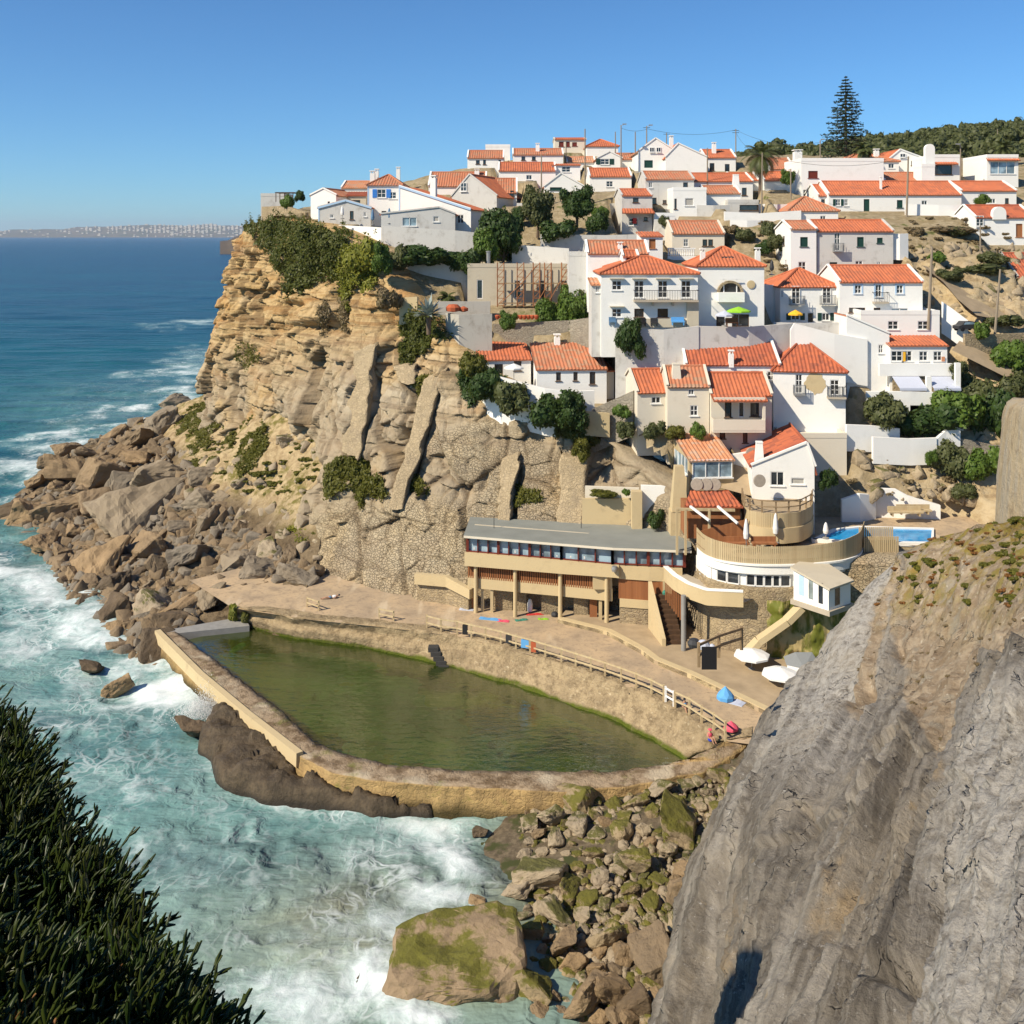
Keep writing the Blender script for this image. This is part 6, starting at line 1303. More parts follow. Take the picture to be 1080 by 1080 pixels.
wall('retaining_wall', 'white and grey stained retaining wall under the grey annex', [(402, 238, 125.3), (480, 243, 124.5), (500, 245, 124.5)], 26, 'worn')
wall('retaining_wall', 'weathered whitewashed retaining wall above the agave terrace', [(405, 276, 120.5), (440, 273, 120), (497, 268, 120)], 40, 'worn')
wall('terrace_wall', 'low ochre wall beside the agave on the cliff edge', [(421, 314, 113), (440, 313, 112.4)], 14, 'ochre')
wall('retaining_wall', 'grey cement retaining wall right of the agave', [(470, 330, 110.5), (484, 332, 108.5), (519, 331, 108.5)], 28, 'grey_plaster')
wall('terrace_wall', 'grey garden wall in front of the scaffolded house', [(462, 318, 113.5), (517, 318, 113.2)], 10, 'grey_plaster')
wall('garden_wall', 'dark stone garden wall beneath the trees by the scaffolding', [(520, 342, 111.8), (600, 338, 111), (628, 334, 108)], 26, 'stone_grey')
wall('garden_wall', 'long white garden wall below the central trees', [(570, 247, 126), (640, 248, 126), (674, 247, 126)], 18, 'worn')
wall('garden_wall', 'second white garden wall with blue shade left of the pale outbuilding', [(540, 258, 123), (600, 262, 121)], 16, 'worn')
wall('retaining_wall', 'tall stained white retaining wall under the balcony house', [(649, 346, 101.4), (700, 348, 101), (737, 344, 101.2)], 56, 'worn', deep=3)
wall('retaining_wall', 'patched rubble and plaster wall below the green parasol', [(735, 344, 101.3), (790, 345, 101.6), (836, 341, 103)], 24, 'worn', deep=3)
wall('terrace_wall', 'stone terrace wall below the french door house', [(816, 340, 104.5), (850, 341, 104.2), (893, 340, 104.2)], 14, 'worn')
wall('retaining_wall', 'big blank white wall under the long row house', [(955, 215, 135.5), (990, 216, 135), (1028, 217, 135)], 26, 'white', deep=3)
wall('retaining_wall', 'long white wall below the cubic house in the middle of the village', [(764, 223, 131.5), (800, 225, 131.5), (845, 222, 131.5)], 16, 'white')
wall('retaining_wall', 'white base wall under the brown roofed cottage', [(1034, 250, 126), (1085, 252, 126)], 18, 'white')
wall('sloping_wall', 'white wall sloping down beside the dirt lane at right', [(993, 318, 105.5), (1005, 326, 105), (1021, 338, 104.5)], 18, 'white')
wall('garden_wall', 'white stepped balustrade wall above the mottled tile roofs', [(834, 348, 101.8), (838, 341, 101.8), (880, 352, 101.5), (915, 358, 101.5)], 28, 'white', deep=2)
wall('parapet_wall', 'white parapet of the terrace under the striped awnings', [(914, 413, 98.6), (960, 413, 98.4), (990, 414, 98.4)], 11, 'white')
wall('garden_wall', 'long white garden wall below the olive bush', [(893, 448, 95.5), (920, 449, 95.8), (949, 452, 96.2)], 11, 'white')
wall('garden_wall', 'lower white garden wall stepping along the rocky slope', [(921, 461, 94.8), (960, 463, 95.2), (988, 462, 95.4)], 11, 'white')
wall('garden_wall', 'white rounded wall end beside the dark hedge', [(988, 463, 95.5), (998, 454, 95.7), (1013, 453, 95.8)], 17, 'white')
wall('pool_terrace_wall', 'white wall stepping down behind the blue swimming pool', [(922, 515, 92.9), (945, 516, 92.7), (958, 523, 92.5), (992, 533, 92.2)], 22, 'white')
wall('garden_wall', 'curved white wall of the little yard left of the pool wall', [(888, 527, 91.5), (907, 521, 91.5), (924, 522, 92.4)], 18, 'white')
wall('terrace_wall', 'white cliff terrace wall below the orange roofed cliff house', [(500, 391, 104.5), (528, 398, 102.0), (575, 410, 100.8), (600, 413, 100.6), (627, 412, 101)], 22, 'white', deep=2.5)
wall('retaining_wall', 'dark rubble wall with steps beside the beige row', [(624, 432, 99.6), (650, 420, 99), (668, 412, 98)], 36, 'stone_grey', deep=1)
wall('planter_wall', 'small ochre planter wall at the end of the cliff terrace', [(617, 434, 98.6), (643, 436, 98.6)], 9, 'ochre')
wall('low_wall', 'low balustraded parapet above the restaurant roof', [(617, 513, 94.2), (674, 515, 93.4)], 9, 'cream')
wall('garden_wall', 'plain white wall between the ochre pillar and the obelisk chimney', [(676, 512, 92.6), (709, 513, 92.4)], 20, 'white')
wall('retaining_wall', 'pale rock and cement wall beneath the low balustraded parapet', [(614, 526, 93.6), (668, 526, 93)], 32, 'ochre')
wall('lane_wall', 'curb wall of the sandy lane below the dry slope', [(960, 272, 121), (1000, 280, 119), (1060, 290, 118)], 5, 'stone_grey')
wall('lane_wall', 'low stone wall along the lane at the far right', [(1018, 352, 103.5), (1040, 353, 104), (1090, 351, 105)], 8, 'stone')
wall('stair_wall', 'white wall with rough masonry under the pavilion stairs', [(752, 483, 93.5), (793, 476, 93.4)], 34, 'white')
wall('lane_wall', 'stone wall holding the lane beneath the dark hedge', [(1012, 462, 96), (1050, 470, 96), (1100, 470, 96)], 12, 'stone_grey')
for (a, b, v, D, h_, lab) in [(560, 622, 209, 143.5, 8, 'pale wall below the long red gable roof'), (628, 656, 214, 142.5, 9, 'pale wall left of the tall narrow house'), (690, 742, 232, 130.5, 9, 'pale wall under the cubic house'), (735, 770, 216, 136, 9, 'pale wall right of the cubic house'), (770, 806, 232, 130, 6, 'white wall at the lane bend'), (690, 716, 220, 139, 7, 'pale wall below the greyish house'), (640, 690, 262, 121, 14, 'pale wall behind the dormer house'), (700, 735, 288, 113, 16, 'white wall between the cream house and the hipped roofs'), (735, 745, 300, 110, 40, 'white gap wall between the balcony house and the arched bay house'), (806, 824, 300, 110, 30, 'white wall between the arched bay house and the french doors'), (940, 958, 246, 118, 14, 'white wall at the top of the dark steps'), (545, 575, 214, 142, 8, 'pale wall beside the red roofed dormer house'), (800, 835, 215, 138, 8, 'white wall at the foot of the palm'), (655, 690, 180.5, 158.5, 6, 'pale wall under the skyline gable'), (520, 560, 192, 156, 6, 'pale wall below the first skyline house'), (746, 776, 186, 153, 6, 'pale wall under the broad skyline gable')]:
    wall('garden_wall', lab, [(a, v, D), ((a+b)/2, v+.6, D-.3), (b, v+.2, D)], h_, 'white' if 'white' in lab else 'worn')
# dark lane, sandy lane
mb = MB(); mb.poly([P(943, 281, 119.5), P(953, 281, 119.5), P(953, 236, 131), (P(945, 236, 131))]); 
for q in range(len(mb.v)): mb.v[q] = (mb.v[q][0], mb.v[q][1], mb.v[q][2]+.25)
struct('stepped_path', mb, M['tarmac'])
def sheet(name, L, Rr, m, lift=.25, n=40):
    a = pline([P(*p_) for p_ in L], n); b = pline([P(*p_) for p_ in Rr], n); rows = np.array([a+(b-a)*k for k in np.linspace(0, 1, 5)]); rows[..., 2] = np.maximum(rows[..., 2], HT(rows[..., 0], rows[..., 1]))+lift
    return struct(name, npmesh(name, rows.reshape(-1, 3), gridfaces(*rows.shape[:2])), m)
sheet('sandy_lane', [(972, 282, 116), (995, 300, 112), (1010, 318, 109.5), (1030, 335, 107.5)], [(985, 285, 118), (1040, 315, 115), (1075, 330, 113), (1080, 345, 110)], M['sand'])
sheet('lower_lane', [(1004, 372, 102), (1020, 380, 101.5), (1060, 400, 101)], [(1012, 362, 104), (1040, 375, 103.5), (1090, 395, 103)], M['sand'])
sheet('courtyard', [(760, 516, 90.2), (790, 524, 88.8), (845, 530, 87.6)], [(770, 505, 92.5), (800, 512, 91.5), (850, 520, 90)], M['sand'], .12)
# ---------------------------------------------------------------- masonry piers on the cliff
def pier(label, tl, tr, bl, br, out=.9, m='pier', name='stone_buttress'):
    """front face corners in the photo; thickness goes back into the rock"""
    c = [(q, min(cliffD(*q), cliffD(q[0]+6, q[1]))-out) for q in (bl, br, tl, tr)]
    f = [P(q[0], q[1], d) for q, d in c]; f = [f[0], f[1], f[3], f[2]]
    d01 = max(f[0].y, 0); nb = 14; rows = []
    for k in np.linspace(-.04, 1, 26):
        a = f[0]+(f[3]-f[0])*k; b = f[1]+(f[2]-f[1])*k; a = Vector((a.x, min(a.y, b.y+1.5), a.z)); row = [tuple(a+Vector((.5, 4.5, 0)))]+[tuple(a+(b-a)*j) for j in np.linspace(0, 1, 12)]+[tuple(b+Vector((.9, 4.5, 0)))]; rows.append(row)
    A = np.array(rows); A = A+(.16*fbm(A*.7, 4, 281)+.10*ridged(A*1.5, 3, 283))[..., None]+.28*np.stack([fbm(A*.55, 3, 285), 0*A[..., 0], 0*A[..., 0]], -1)
    tp_ = A[-1:].copy(); tp_[..., 1] += 3; A = np.concatenate([A, tp_])
    loc = tuple(f[0]); return setp(obj(name, npmesh(name, A.reshape(-1, 3), gridfaces(*A.shape[:2]), False), M[m], None, loc=loc, off=loc), label, 'buttress', 'masonry buttresses on the cliff')
pier('tall leaning grey buttress left of centre on the cliff', (372, 372), (396, 362), (361, 472), (377, 480), .35)
pier('broad masonry buttress beside the long dark cleft in the cliff', (447, 400), (470, 388), (412, 530), (424, 530), .1)
pier('round ochre rubble pier under the right end of the creeper', (590, 480), (617, 484), (588, 550), (618, 550), .9)
pier('short rubble buttress with dark shaded flank in the middle of the cliff', (528, 486), (546, 480), (524, 548), (536, 548), .6)
pier('small grey rubble infill under the agave ledge', (414, 388), (436, 386), (416, 402), (436, 404), .5)
mb = MB(); q = P(672, 550, 91.6); mb.box(q.x-.45, q.x+.45, q.y, q.y+.9, 9, P(672, 519, 91.6).z); single('square_pillar', mb, M['ochre'], (q.x, q.y, 9), 'square ochre pillar rising behind the restaurant roof', 'pillar')
mb = MB(); q = P(716, 545, 90.0); w_ = 8.5*90/F; zt = P(716, 491, 90).z; mb.box(q.x-w_*1.2, q.x+w_*1.2, q.y-w_, q.y+w_, q.z-3, q.z+.6, tap=.05); mb.box(q.x-w_, q.x+w_, q.y-w_, q.y+w_, q.z+.6, zt, tap=w_*.45); single('obelisk_chimney', mb, M['ochre'], (q.x, q.y, q.z-3), 'tapering ochre obelisk chimney in front of the glass pavilion', 'chimney')

# ================================================================ VEGETATION
def leafmesh(name, rng, lumps, n, size, flat=.35, up=.25, core=.80, seed=0, elong=1.0):
    """lumps (x,y,z,rx,ry,rz); leaf quads on and near the lump shells, a knobbly core inside"""
    L = np.array(lumps, float); vol = (L[:, 3]*L[:, 4]+L[:, 5]*L[:, 4]); pk = rng.choice(len(L), n, p=vol/vol.sum())
    d = rng.normal(size=(n, 3)); d /= np.linalg.norm(d, axis=1)[:, None]; rad = 1-np.abs(rng.normal(0, .2, n)); rad[rng.random(n) < .15] *= 1.22
    c = L[pk, :3]+d*rad[:, None]*L[pk, 3:]; c = c+.12*L[pk, 3:]*fbm(c*2.2, 3, seed)[:, None]
    nrm = d+rng.normal(0, .55, (n, 3)); nrm[:, 2] += up; nrm /= np.linalg.norm(nrm, axis=1)[:, None]
    a = np.cross(nrm, rng.normal(size=(n, 3))); a /= np.linalg.norm(a, axis=1)[:, None]; b = np.cross(nrm, a)
    s = size*(.6+.8*rng.random(n))[:, None]; a = a*s*elong; b = b*s*.55
    V = np.stack([c-a, c-b+.15*a, c+a, c+b+.15*a], 1).reshape(-1, 3); Fq = np.arange(4*n).reshape(-1, 4)
    cv, cf = [], []; o = len(V)
    th = np.linspace(0, 2*np.pi, 11)[:-1]; ph = np.linspace(-1.5, 1.5, 7)
    for l in L:
        g = np.array([[np.cos(p_)*np.cos(t_), np.cos(p_)*np.sin(t_), np.sin(p_)] for p_ in ph for t_ in th])*core*l[3:]*(1+.18*rng.normal(size=(70, 1)))+l[:3]
        cv.append(g)
        for i in range(6):
            for j in range(10): cf.append((o+i*10+j, o+i*10+(j+1) % 10, o+(i+1)*10+(j+1) % 10, o+(i+1)*10+j))
        o += 70
    V = np.concatenate([V]+cv); Fq = np.concatenate([Fq, np.array(cf)])
    return npmesh(name, V, Fq, False)
rg = np.random.default_rng(11)
def bushlumps(rng, k=9, flat=.8):
    out = [(0, 0, .45, .62, .62, .5*flat)]
    for i in range(k): a = rng.random()*6.28; r = .25+.5*rng.random(); z = .25+.65*rng.random()*flat; s = .22+.2*rng.random(); out.append((r*math.cos(a), r*math.sin(a), z, s, s, s*(.8+.3*rng.random())))
    return out
BUSH = [leafmesh('bush_leaves', rg, bushlumps(rg, 8+i), 2600, .085, seed=i) for i in range(5)]
CROWN = [leafmesh('crown_leaves', rg, [(0, 0, .1, .5, .5, .45)]+[(.62*math.cos(a)*q, .62*math.sin(a)*q, z, s, s, s*.85) for a, q, z, s in [(rg.random()*6.28, .5+.5*rg.random(), -.25+.8*rg.random(), .22+.18*rg.random()) for _ in range(13)]], 5200, .062, seed=20+i, core=.62) for i in range(3)]
def base_z(x, y): return float(HT(np.array([x]), np.array([y]))[0])
nb_ = [0]
def bush(label, u, v, D, wpx, hpx, m='leaf_green', cat='bush', name='bush', group=None):
    """v: the row of its foot"""
    q = P(u, v, D); k = D/F; tall = hpx > 1.1*wpx; me = (CROWN[nb_[0] % 3] if tall else BUSH[nb_[0] % 5]).copy(); nb_[0] += 1
    if tall: me.transform(Matrix.Translation((0, 0, .78)) @ Matrix.Diagonal((.98, .98, .66, 1)))
    o = obj(name, me, M[m], None, loc=q); s = wpx*k/1.7; o.scale = (s, s*.85, hpx*k/1.05); o.rotation_euler = (0, 0, nb_[0]*1.3); return setp(o, label, cat, group)
def tree(label, u, v, D, wpx, hpx, m, trunk=.35):
    q = P(u, v, D); k = D/F; h = hpx*k; r = thing('broadleaf_tree', q, label, 'tree'); mb = MB(); hh = h*trunk
    mb.path([(0, 0, -.6), (.1, 0, hh*.6), (.05, .05, hh+h*.15)], [.22, .17, .10], 7)
    for a in range(5): t_ = a*1.26; mb.path([(0.05, .02, hh*.8), (.5*wpx*k*.4*math.cos(t_), .5*wpx*k*.4*math.sin(t_), hh+h*.2)], [.10, .04], 5)
    obj('trunk', mb, M['bark'], r); me = CROWN[nb_[0] % 3].copy(); nb_[0] += 1; c = obj('crown', me, M[m], r); s = wpx*k/1.75; hz_ = h*(1-trunk*.6)/1.25; c.scale = (s, s*.9, hz_); c.location = (0, 0, h-hz_*.72); c.rotation_euler = (0, 0, nb_[0]*2.1); return r
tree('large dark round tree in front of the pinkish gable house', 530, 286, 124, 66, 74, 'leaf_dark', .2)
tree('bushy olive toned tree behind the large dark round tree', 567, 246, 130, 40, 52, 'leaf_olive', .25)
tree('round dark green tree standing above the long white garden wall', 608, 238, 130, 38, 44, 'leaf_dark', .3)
tree('bright green tree at the left of the dark tree group', 514, 290, 121, 40, 56, 'leaf_green', .25)
tree('mid green tree at the corner of the scaffolded house', 606, 362, 113, 46, 62, 'leaf_green', .25)
tree('blue green tree by the balcony house stair turret', 625, 348, 113.5, 36, 50, 'leaf_olive', .25)
tree('bright young tree in front of the scaffolding', 577, 358, 113.5, 34, 48, 'leaf_green', .25)
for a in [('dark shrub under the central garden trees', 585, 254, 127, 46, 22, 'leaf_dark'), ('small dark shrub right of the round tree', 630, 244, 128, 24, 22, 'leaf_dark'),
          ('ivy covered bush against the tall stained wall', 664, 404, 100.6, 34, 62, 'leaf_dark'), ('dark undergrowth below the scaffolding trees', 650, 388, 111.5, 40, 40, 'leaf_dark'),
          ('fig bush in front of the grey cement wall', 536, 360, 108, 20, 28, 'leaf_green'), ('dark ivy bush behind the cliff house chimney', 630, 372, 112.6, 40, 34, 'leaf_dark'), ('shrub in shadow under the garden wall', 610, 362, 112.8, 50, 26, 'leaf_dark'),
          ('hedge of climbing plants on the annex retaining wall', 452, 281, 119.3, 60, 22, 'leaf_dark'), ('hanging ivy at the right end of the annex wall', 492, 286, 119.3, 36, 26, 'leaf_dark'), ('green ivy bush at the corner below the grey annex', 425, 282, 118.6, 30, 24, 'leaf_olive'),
          ('vivid round bush at the cliff brink', 404, 308, 114.5, 30, 46, 'leaf_green'), ('yellow green dome of groundcover on the cliff brink', 382, 288, 117.5, 38, 36, 'leaf_yellow'), ('brown dry shrub below the vivid round bush', 410, 326, 112, 26, 22, 'leaf_dry'),
          ('dark bush on the cape behind the parapet', 316, 219, 144, 14, 16, 'leaf_dark'), ('olive bush by the cape pergola', 305, 219, 143, 16, 14, 'leaf_green'),
          ('rounded olive bush below the stepped white house', 928, 448, 97, 50, 32, 'leaf_olive'), ('broad green bush in the hedge below the awnings', 975, 458, 97.5, 60, 34, 'leaf_dark'), ('big vivid bush in the middle of the hedge', 1012, 452, 98, 62, 40, 'leaf_green'), ('dark bush at the right end of the hedge', 1046, 456, 98.5, 50, 50, 'leaf_dark'),
          ('grey green shrub above the hedge', 1030, 428, 100.5, 56, 34, 'leaf_olive'), ('feathery shrub right of the striped awnings', 1010, 418, 100.8, 30, 34, 'leaf_olive'), ('tall shrub at the right edge above the rock pillar', 1072, 420, 101.5, 40, 34, 'leaf_olive'),
          ('round bush beside the parked car', 1036, 358, 104, 20, 18, 'leaf_green'), ('large bush on the lane bank at right', 1064, 388, 102.8, 40, 32, 'leaf_green'), ('bright bush on the lane bank edge', 1082, 384, 103, 30, 26, 'leaf_olive'),
          ('prickly pear clump on the rocky slope', 1000, 500, 94.4, 44, 34, 'leaf_olive'), ('rust tinged prickly pear clump below the lane wall', 1032, 504, 93.8, 40, 34, 'leaf_green'), ('small green tuft on the rocky slope', 982, 500, 94, 16, 22, 'leaf_green'), ('sage shrub low on the rocky slope', 1016, 525, 92.6, 30, 16, 'leaf_olive'),
          ('dark bush in the nook beside the white gable house', 874, 530, 88.6, 24, 32, 'leaf_dark'), ('bright bush below the beige chimney house', 735, 462, 94.6, 18, 16, 'leaf_green'), ('rockery plant left below the beige row', 688, 462, 95.6, 24, 18, 'leaf_olive'), ('rockery plant by the terrace steps', 660, 462, 96.4, 26, 18, 'leaf_olive'), ('trailing plant over the rock under the beige row', 712, 462, 95, 24, 14, 'leaf_moss'),
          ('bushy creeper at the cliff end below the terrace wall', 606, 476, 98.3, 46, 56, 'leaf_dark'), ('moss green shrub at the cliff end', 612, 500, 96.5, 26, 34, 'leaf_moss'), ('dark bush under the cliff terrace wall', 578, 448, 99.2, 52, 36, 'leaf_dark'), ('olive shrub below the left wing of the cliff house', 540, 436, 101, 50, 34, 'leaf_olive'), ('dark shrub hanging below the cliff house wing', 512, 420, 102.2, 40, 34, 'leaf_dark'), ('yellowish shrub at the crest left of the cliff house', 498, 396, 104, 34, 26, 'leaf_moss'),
          ('green bush on the slope under the hip roofed cottage', 812, 252, 127, 22, 18, 'leaf_olive'), ('yellow green bush low beside the three storey house', 818, 276, 121, 22, 26, 'leaf_olive'), ('round bush before the low white house at upper right', 1036, 216, 137, 16, 11, 'leaf_green'), ('bush by the lane left of the plain white block', 832, 204, 143, 18, 22, 'leaf_green'),
          ('small green tuft on the sandy ledge over the restaurant', 660, 522, 92.6, 10, 7, 'leaf_green'), ('grassy tuft row on the sandy ledge', 636, 524, 93, 30, 6, 'leaf_moss'), ('bush in the rocky hollow behind the obelisk', 690, 556, 91.2, 22, 18, 'leaf_dark'),
          ('low shrub below the long gable wall at centre', 560, 228, 135, 26, 12, 'leaf_olive'), ('low green shrub left of the tall narrow house', 633, 232, 134, 22, 16, 'leaf_green'), ('small shrub in the corner below the greyish house', 700, 238, 130, 14, 11, 'leaf_olive'), ('shrub on the bare slope left of the three storey house', 786, 254, 125.5, 24, 13, 'leaf_olive'), ('low weeds on the bare slope beneath the lane wall', 768, 246, 127, 26, 9, 'leaf_dry'), ('dark shrub between the hipped roofs', 806, 268, 122, 18, 15, 'leaf_dark'), ('green scrub at the top of the dry slope', 1012, 248, 126, 34, 10, 'leaf_olive'), ('scrub patch right of the lane lamp pole', 1044, 278, 119, 34, 13, 'leaf_olive'), ('low green scrub on the bank above the sandy lane', 1004, 296, 113.5, 30, 12, 'leaf_olive'), ('tuft of scrub on the bank near the leaning lamp pole', 988, 276, 118, 22, 11, 'leaf_green'), ('hedge plants along the lane wall at far right', 1062, 344, 107, 34, 12, 'leaf_olive'), ('dark shrub left of the olive toned tree', 548, 232, 134, 18, 16, 'leaf_dark'), ('vine over the dark rubble wall by the steps', 654, 440, 97.2, 22, 14, 'leaf_green'), ('scrubby bush on the dry slope by the steps', 968, 250, 126, 20, 10, 'leaf_dry'), ('dry grass clump beneath the big blank wall', 1000, 246, 127, 60, 8, 'leaf_dry'), ('weedy patch among the broken rocks at right', 1030, 290, 117, 50, 12, 'leaf_olive')]:
    bush(*a)
# creeper mats draped on the cliff: leaves follow the cliff surface
def surf_normals(A):
    n = np.cross(np.gradient(A, axis=1), np.gradient(A, axis=0)); n /= np.linalg.norm(n, axis=-1)[..., None]+1e-9
    return np.where((n[..., 1] > 0)[..., None], -n, n)
CN = surf_normals(CL); CUV = (Uc, Vc); facing = (CN*CL).sum(-1)-CN[..., 2]*CZ < 0
def mat_on(A, N, Ua, Va, mask, poly, n, size, puff, m, label, cat='creeper', name='creeper', seed=1, droop=.5):
    ins_ = inpoly(Ua+5*fbm(A*.5, 3, seed), Va+5*fbm(A*.5, 3, seed+9), poly) & mask; idx = np.flatnonzero(ins_.ravel()); rng = np.random.default_rng(seed)
    if not len(idx): print('EMPTY', label); return
    pk = rng.choice(idx, n); p0 = A.reshape(-1, 3)[pk]; nn_ = N.reshape(-1, 3)[pk]
    pf = puff*np.clip(.55+.9*fbm(p0*.35, 3, seed+3), .05, 1.6)
    c = p0+nn_*(pf*rng.random(n)**.6)[:, None]+rng.normal(0, .12, (n, 3))
    nr = nn_*1.0+rng.normal(0, .6, (n, 3)); nr /= np.linalg.norm(nr, axis=1)[:, None]; dn = np.array([0, 0, -1.0])*droop+rng.normal(0, .6, (n, 3)); a = dn-nr*(dn*nr).sum(1)[:, None]; a /= np.linalg.norm(a, axis=1)[:, None]; b = np.cross(nr, a)
    s = size*(.6+.8*rng.random(n))[:, None]; a = a*s; b = b*s*.5
    V = np.stack([c-a, c-b, c+a, c+b], 1).reshape(-1, 3); loc = tuple(p0.mean(0))
    return setp(obj(name, npmesh(name, V, np.arange(4*n).reshape(-1, 4), False), M[m], None, loc=loc, off=loc), label, cat)
cm = lambda *a, **k_: mat_on(CL, CN, Uc, Vc, facing, *a, **k_)
G1 = 'creeper mats hanging on the cliff'
cm([(257, 238), (268, 222), (285, 220), (305, 224), (325, 226), (318, 262), (304, 292), (292, 280), (285, 262), (272, 258)], 26000, .20, 1.3, 'leaf_mat', 'long green creeper mat draped over the cape tip', seed=3)
cm([(300, 262), (312, 240), (330, 228), (342, 234), (332, 262), (318, 292), (306, 296)], 9000, .20, 1.0, 'leaf_moss', 'brownish creeper strip between the two green mats', seed=4)
cm([(305, 296), (318, 272), (330, 246), (342, 238), (366, 238), (372, 250), (362, 262), (356, 300), (348, 290), (335, 292), (316, 310)], 26000, .20, 1.4, 'leaf_mat', 'broad dark creeper mat hanging beside the yellow groundcover', seed=5)
cm([(358, 282), (366, 262), (392, 256), (404, 272), (398, 300), (388, 310), (376, 296), (366, 330), (358, 310)], 12000, .18, 1.0, 'leaf_yellow', 'yellow green mat hanging below the blue shuttered houses', seed=6)
cm([(424, 345), (440, 325), (455, 334), (470, 330), (492, 345), (500, 372), (480, 362), (462, 352), (446, 372), (432, 386), (420, 382)], 12000, .18, .9, 'leaf_mat', 'green creeper around the foot of the agave', seed=7)
cm([(345, 492), (362, 484), (380, 482), (392, 496), (412, 518), (398, 522), (384, 520), (380, 538), (374, 520), (362, 518), (346, 530)], 9000, .18, .8, 'leaf_moss', 'drooping moss green patch low on the cliff', seed=8)
cm([(424, 505), (438, 500), (450, 512), (448, 522), (436, 518), (424, 520)], 2500, .16, .6, 'leaf_moss', 'small olive patch above the dark cleft', seed=9)
cm([(455, 398), (452, 395), (445, 420), (448, 440), (442, 460), (438, 455), (440, 410), (428, 402), (436, 396)], 3200, .16, .6, 'leaf_moss', 'thin moss streak running down beside the broad buttress', seed=10)
cm([(485, 400), (500, 378), (520, 395), (548, 420), (570, 432), (560, 446), (540, 436), (520, 430), (500, 412), (490, 425)], 12000, .20, 1.1, 'leaf_dark', 'dark thicket along the cliff crest left of the cliff house', seed=11)
cm([(575, 430), (610, 428), (628, 440), (626, 470), (614, 482), (604, 462), (590, 452)], 9000, .20, 1.1, 'leaf_mat', 'hanging creeper on the right corner of the cliff crest', seed=12)
cm([(248, 366), (258, 362), (274, 370), (272, 386), (256, 386), (244, 378)], 3200, .16, .6, 'leaf_moss', 'yellow moss cushion on the left flank of the cape', seed=13)
cm([(535, 520), (550, 512), (568, 518), (570, 530), (540, 532)], 2600, .16, .6, 'leaf_moss', 'olive moss cushion beside the rubble buttress', seed=14)
cm([(362, 300), (372, 320), (366, 345), (372, 350), (364, 352), (358, 330)], 2200, .16, .5, 'leaf_dry', 'withered strands hanging in the cleft below the creeper', seed=15)
cm([(335, 328), (346, 318), (350, 334), (342, 352), (336, 348)], 1600, .15, .5, 'leaf_dry', 'withered brown tuft in the middle of the upper cliff', seed=16)
# moss streaks and tufts on the talus
TA = np.stack([GX*0, GX*0, GX*0], -1) if 0 else None
gxx, gyy = np.meshgrid(np.arange(-62, -14, .35), np.arange(92, 168, .35)); TA = np.stack([gxx, gyy, TT(gxx, gyy)+.1], -1); TNn = surf_normals(TA); tu, tv = UV(TA); tmask = (TA[..., 2] > 3)
tm = lambda *a, **k_: mat_on(TA, TNn*0+np.array([0, -.3, .95]), tu, tv, tmask, *a, **k_)
tm([(218, 425), (228, 404), (236, 428), (232, 450), (214, 480), (204, 500), (196, 492), (208, 460), (176, 452), (200, 436)], 9000, .18, .5, 'leaf_moss', 'green grassy streak down the crest of the scree', cat='grass patch', name='grass_patch', seed=21)
tm([(238, 446), (252, 438), (250, 455), (240, 470)], 2200, .18, .5, 'leaf_moss', 'upper grassy pocket on the scree', cat='grass patch', name='grass_patch', seed=22)
tm([(262, 462), (278, 446), (282, 470), (270, 490), (258, 500), (252, 508), (250, 490)], 4500, .18, .5, 'leaf_moss', 'middle grassy pocket on the scree under the cliff', cat='grass patch', name='grass_patch', seed=23)
tm([(315, 560), (322, 555), (330, 566), (318, 574), (300, 560)], 1300, .15, .4, 'leaf_yellow', 'bright grass tuft at the foot of the cliff', cat='grass patch', name='grass_patch', seed=24)
# weed on the pool bank
def weed(label, i0, i1, k0, k1, n, m, seed):
    rng = np.random.default_rng(seed); f = rng.uniform(i0, i1, n)*(n_-1); k = k0+(k1-k0)*rng.random(n)*np.clip(np.sin((f/(n_-1)-i0)/(i1-i0)*3.14), .15, 1); T_ = np.array([tuple(q) for q in t3]); B_3 = np.array([tuple(q) for q in b3]); ii = f.astype(int)
    c = B_3[ii]+(T_[ii]-B_3[ii])*k[:, None]+np.array([0, -.16, .14])+rng.normal(0, .07, (n, 3)); a = np.stack([rng.normal(0, .09, n), rng.normal(-.05, .05, n), -.2+0*k], -1); b = np.stack([.09+0*k, rng.normal(0, .03, n), rng.normal(0, .05, n)], -1); V = np.stack([c-a, c-b, c+a, c+b], 1).reshape(-1, 3)
    setp(obj('seaweed', npmesh('seaweed', V, np.arange(4*n).reshape(-1, 4), False), M[m], None, loc=tuple(c.mean(0)), off=tuple(c.mean(0))), label, 'seaweed')
weed('vivid yellow green seaweed draped over the wall at the pool head', .0, .15, .0, 1.0, 5200, 'leaf_yellow', 31); weed('dark green weed curtain on the pool bank beside the dark steps', .41, .50, 0, .62, 3000, 'leaf_moss', 32)
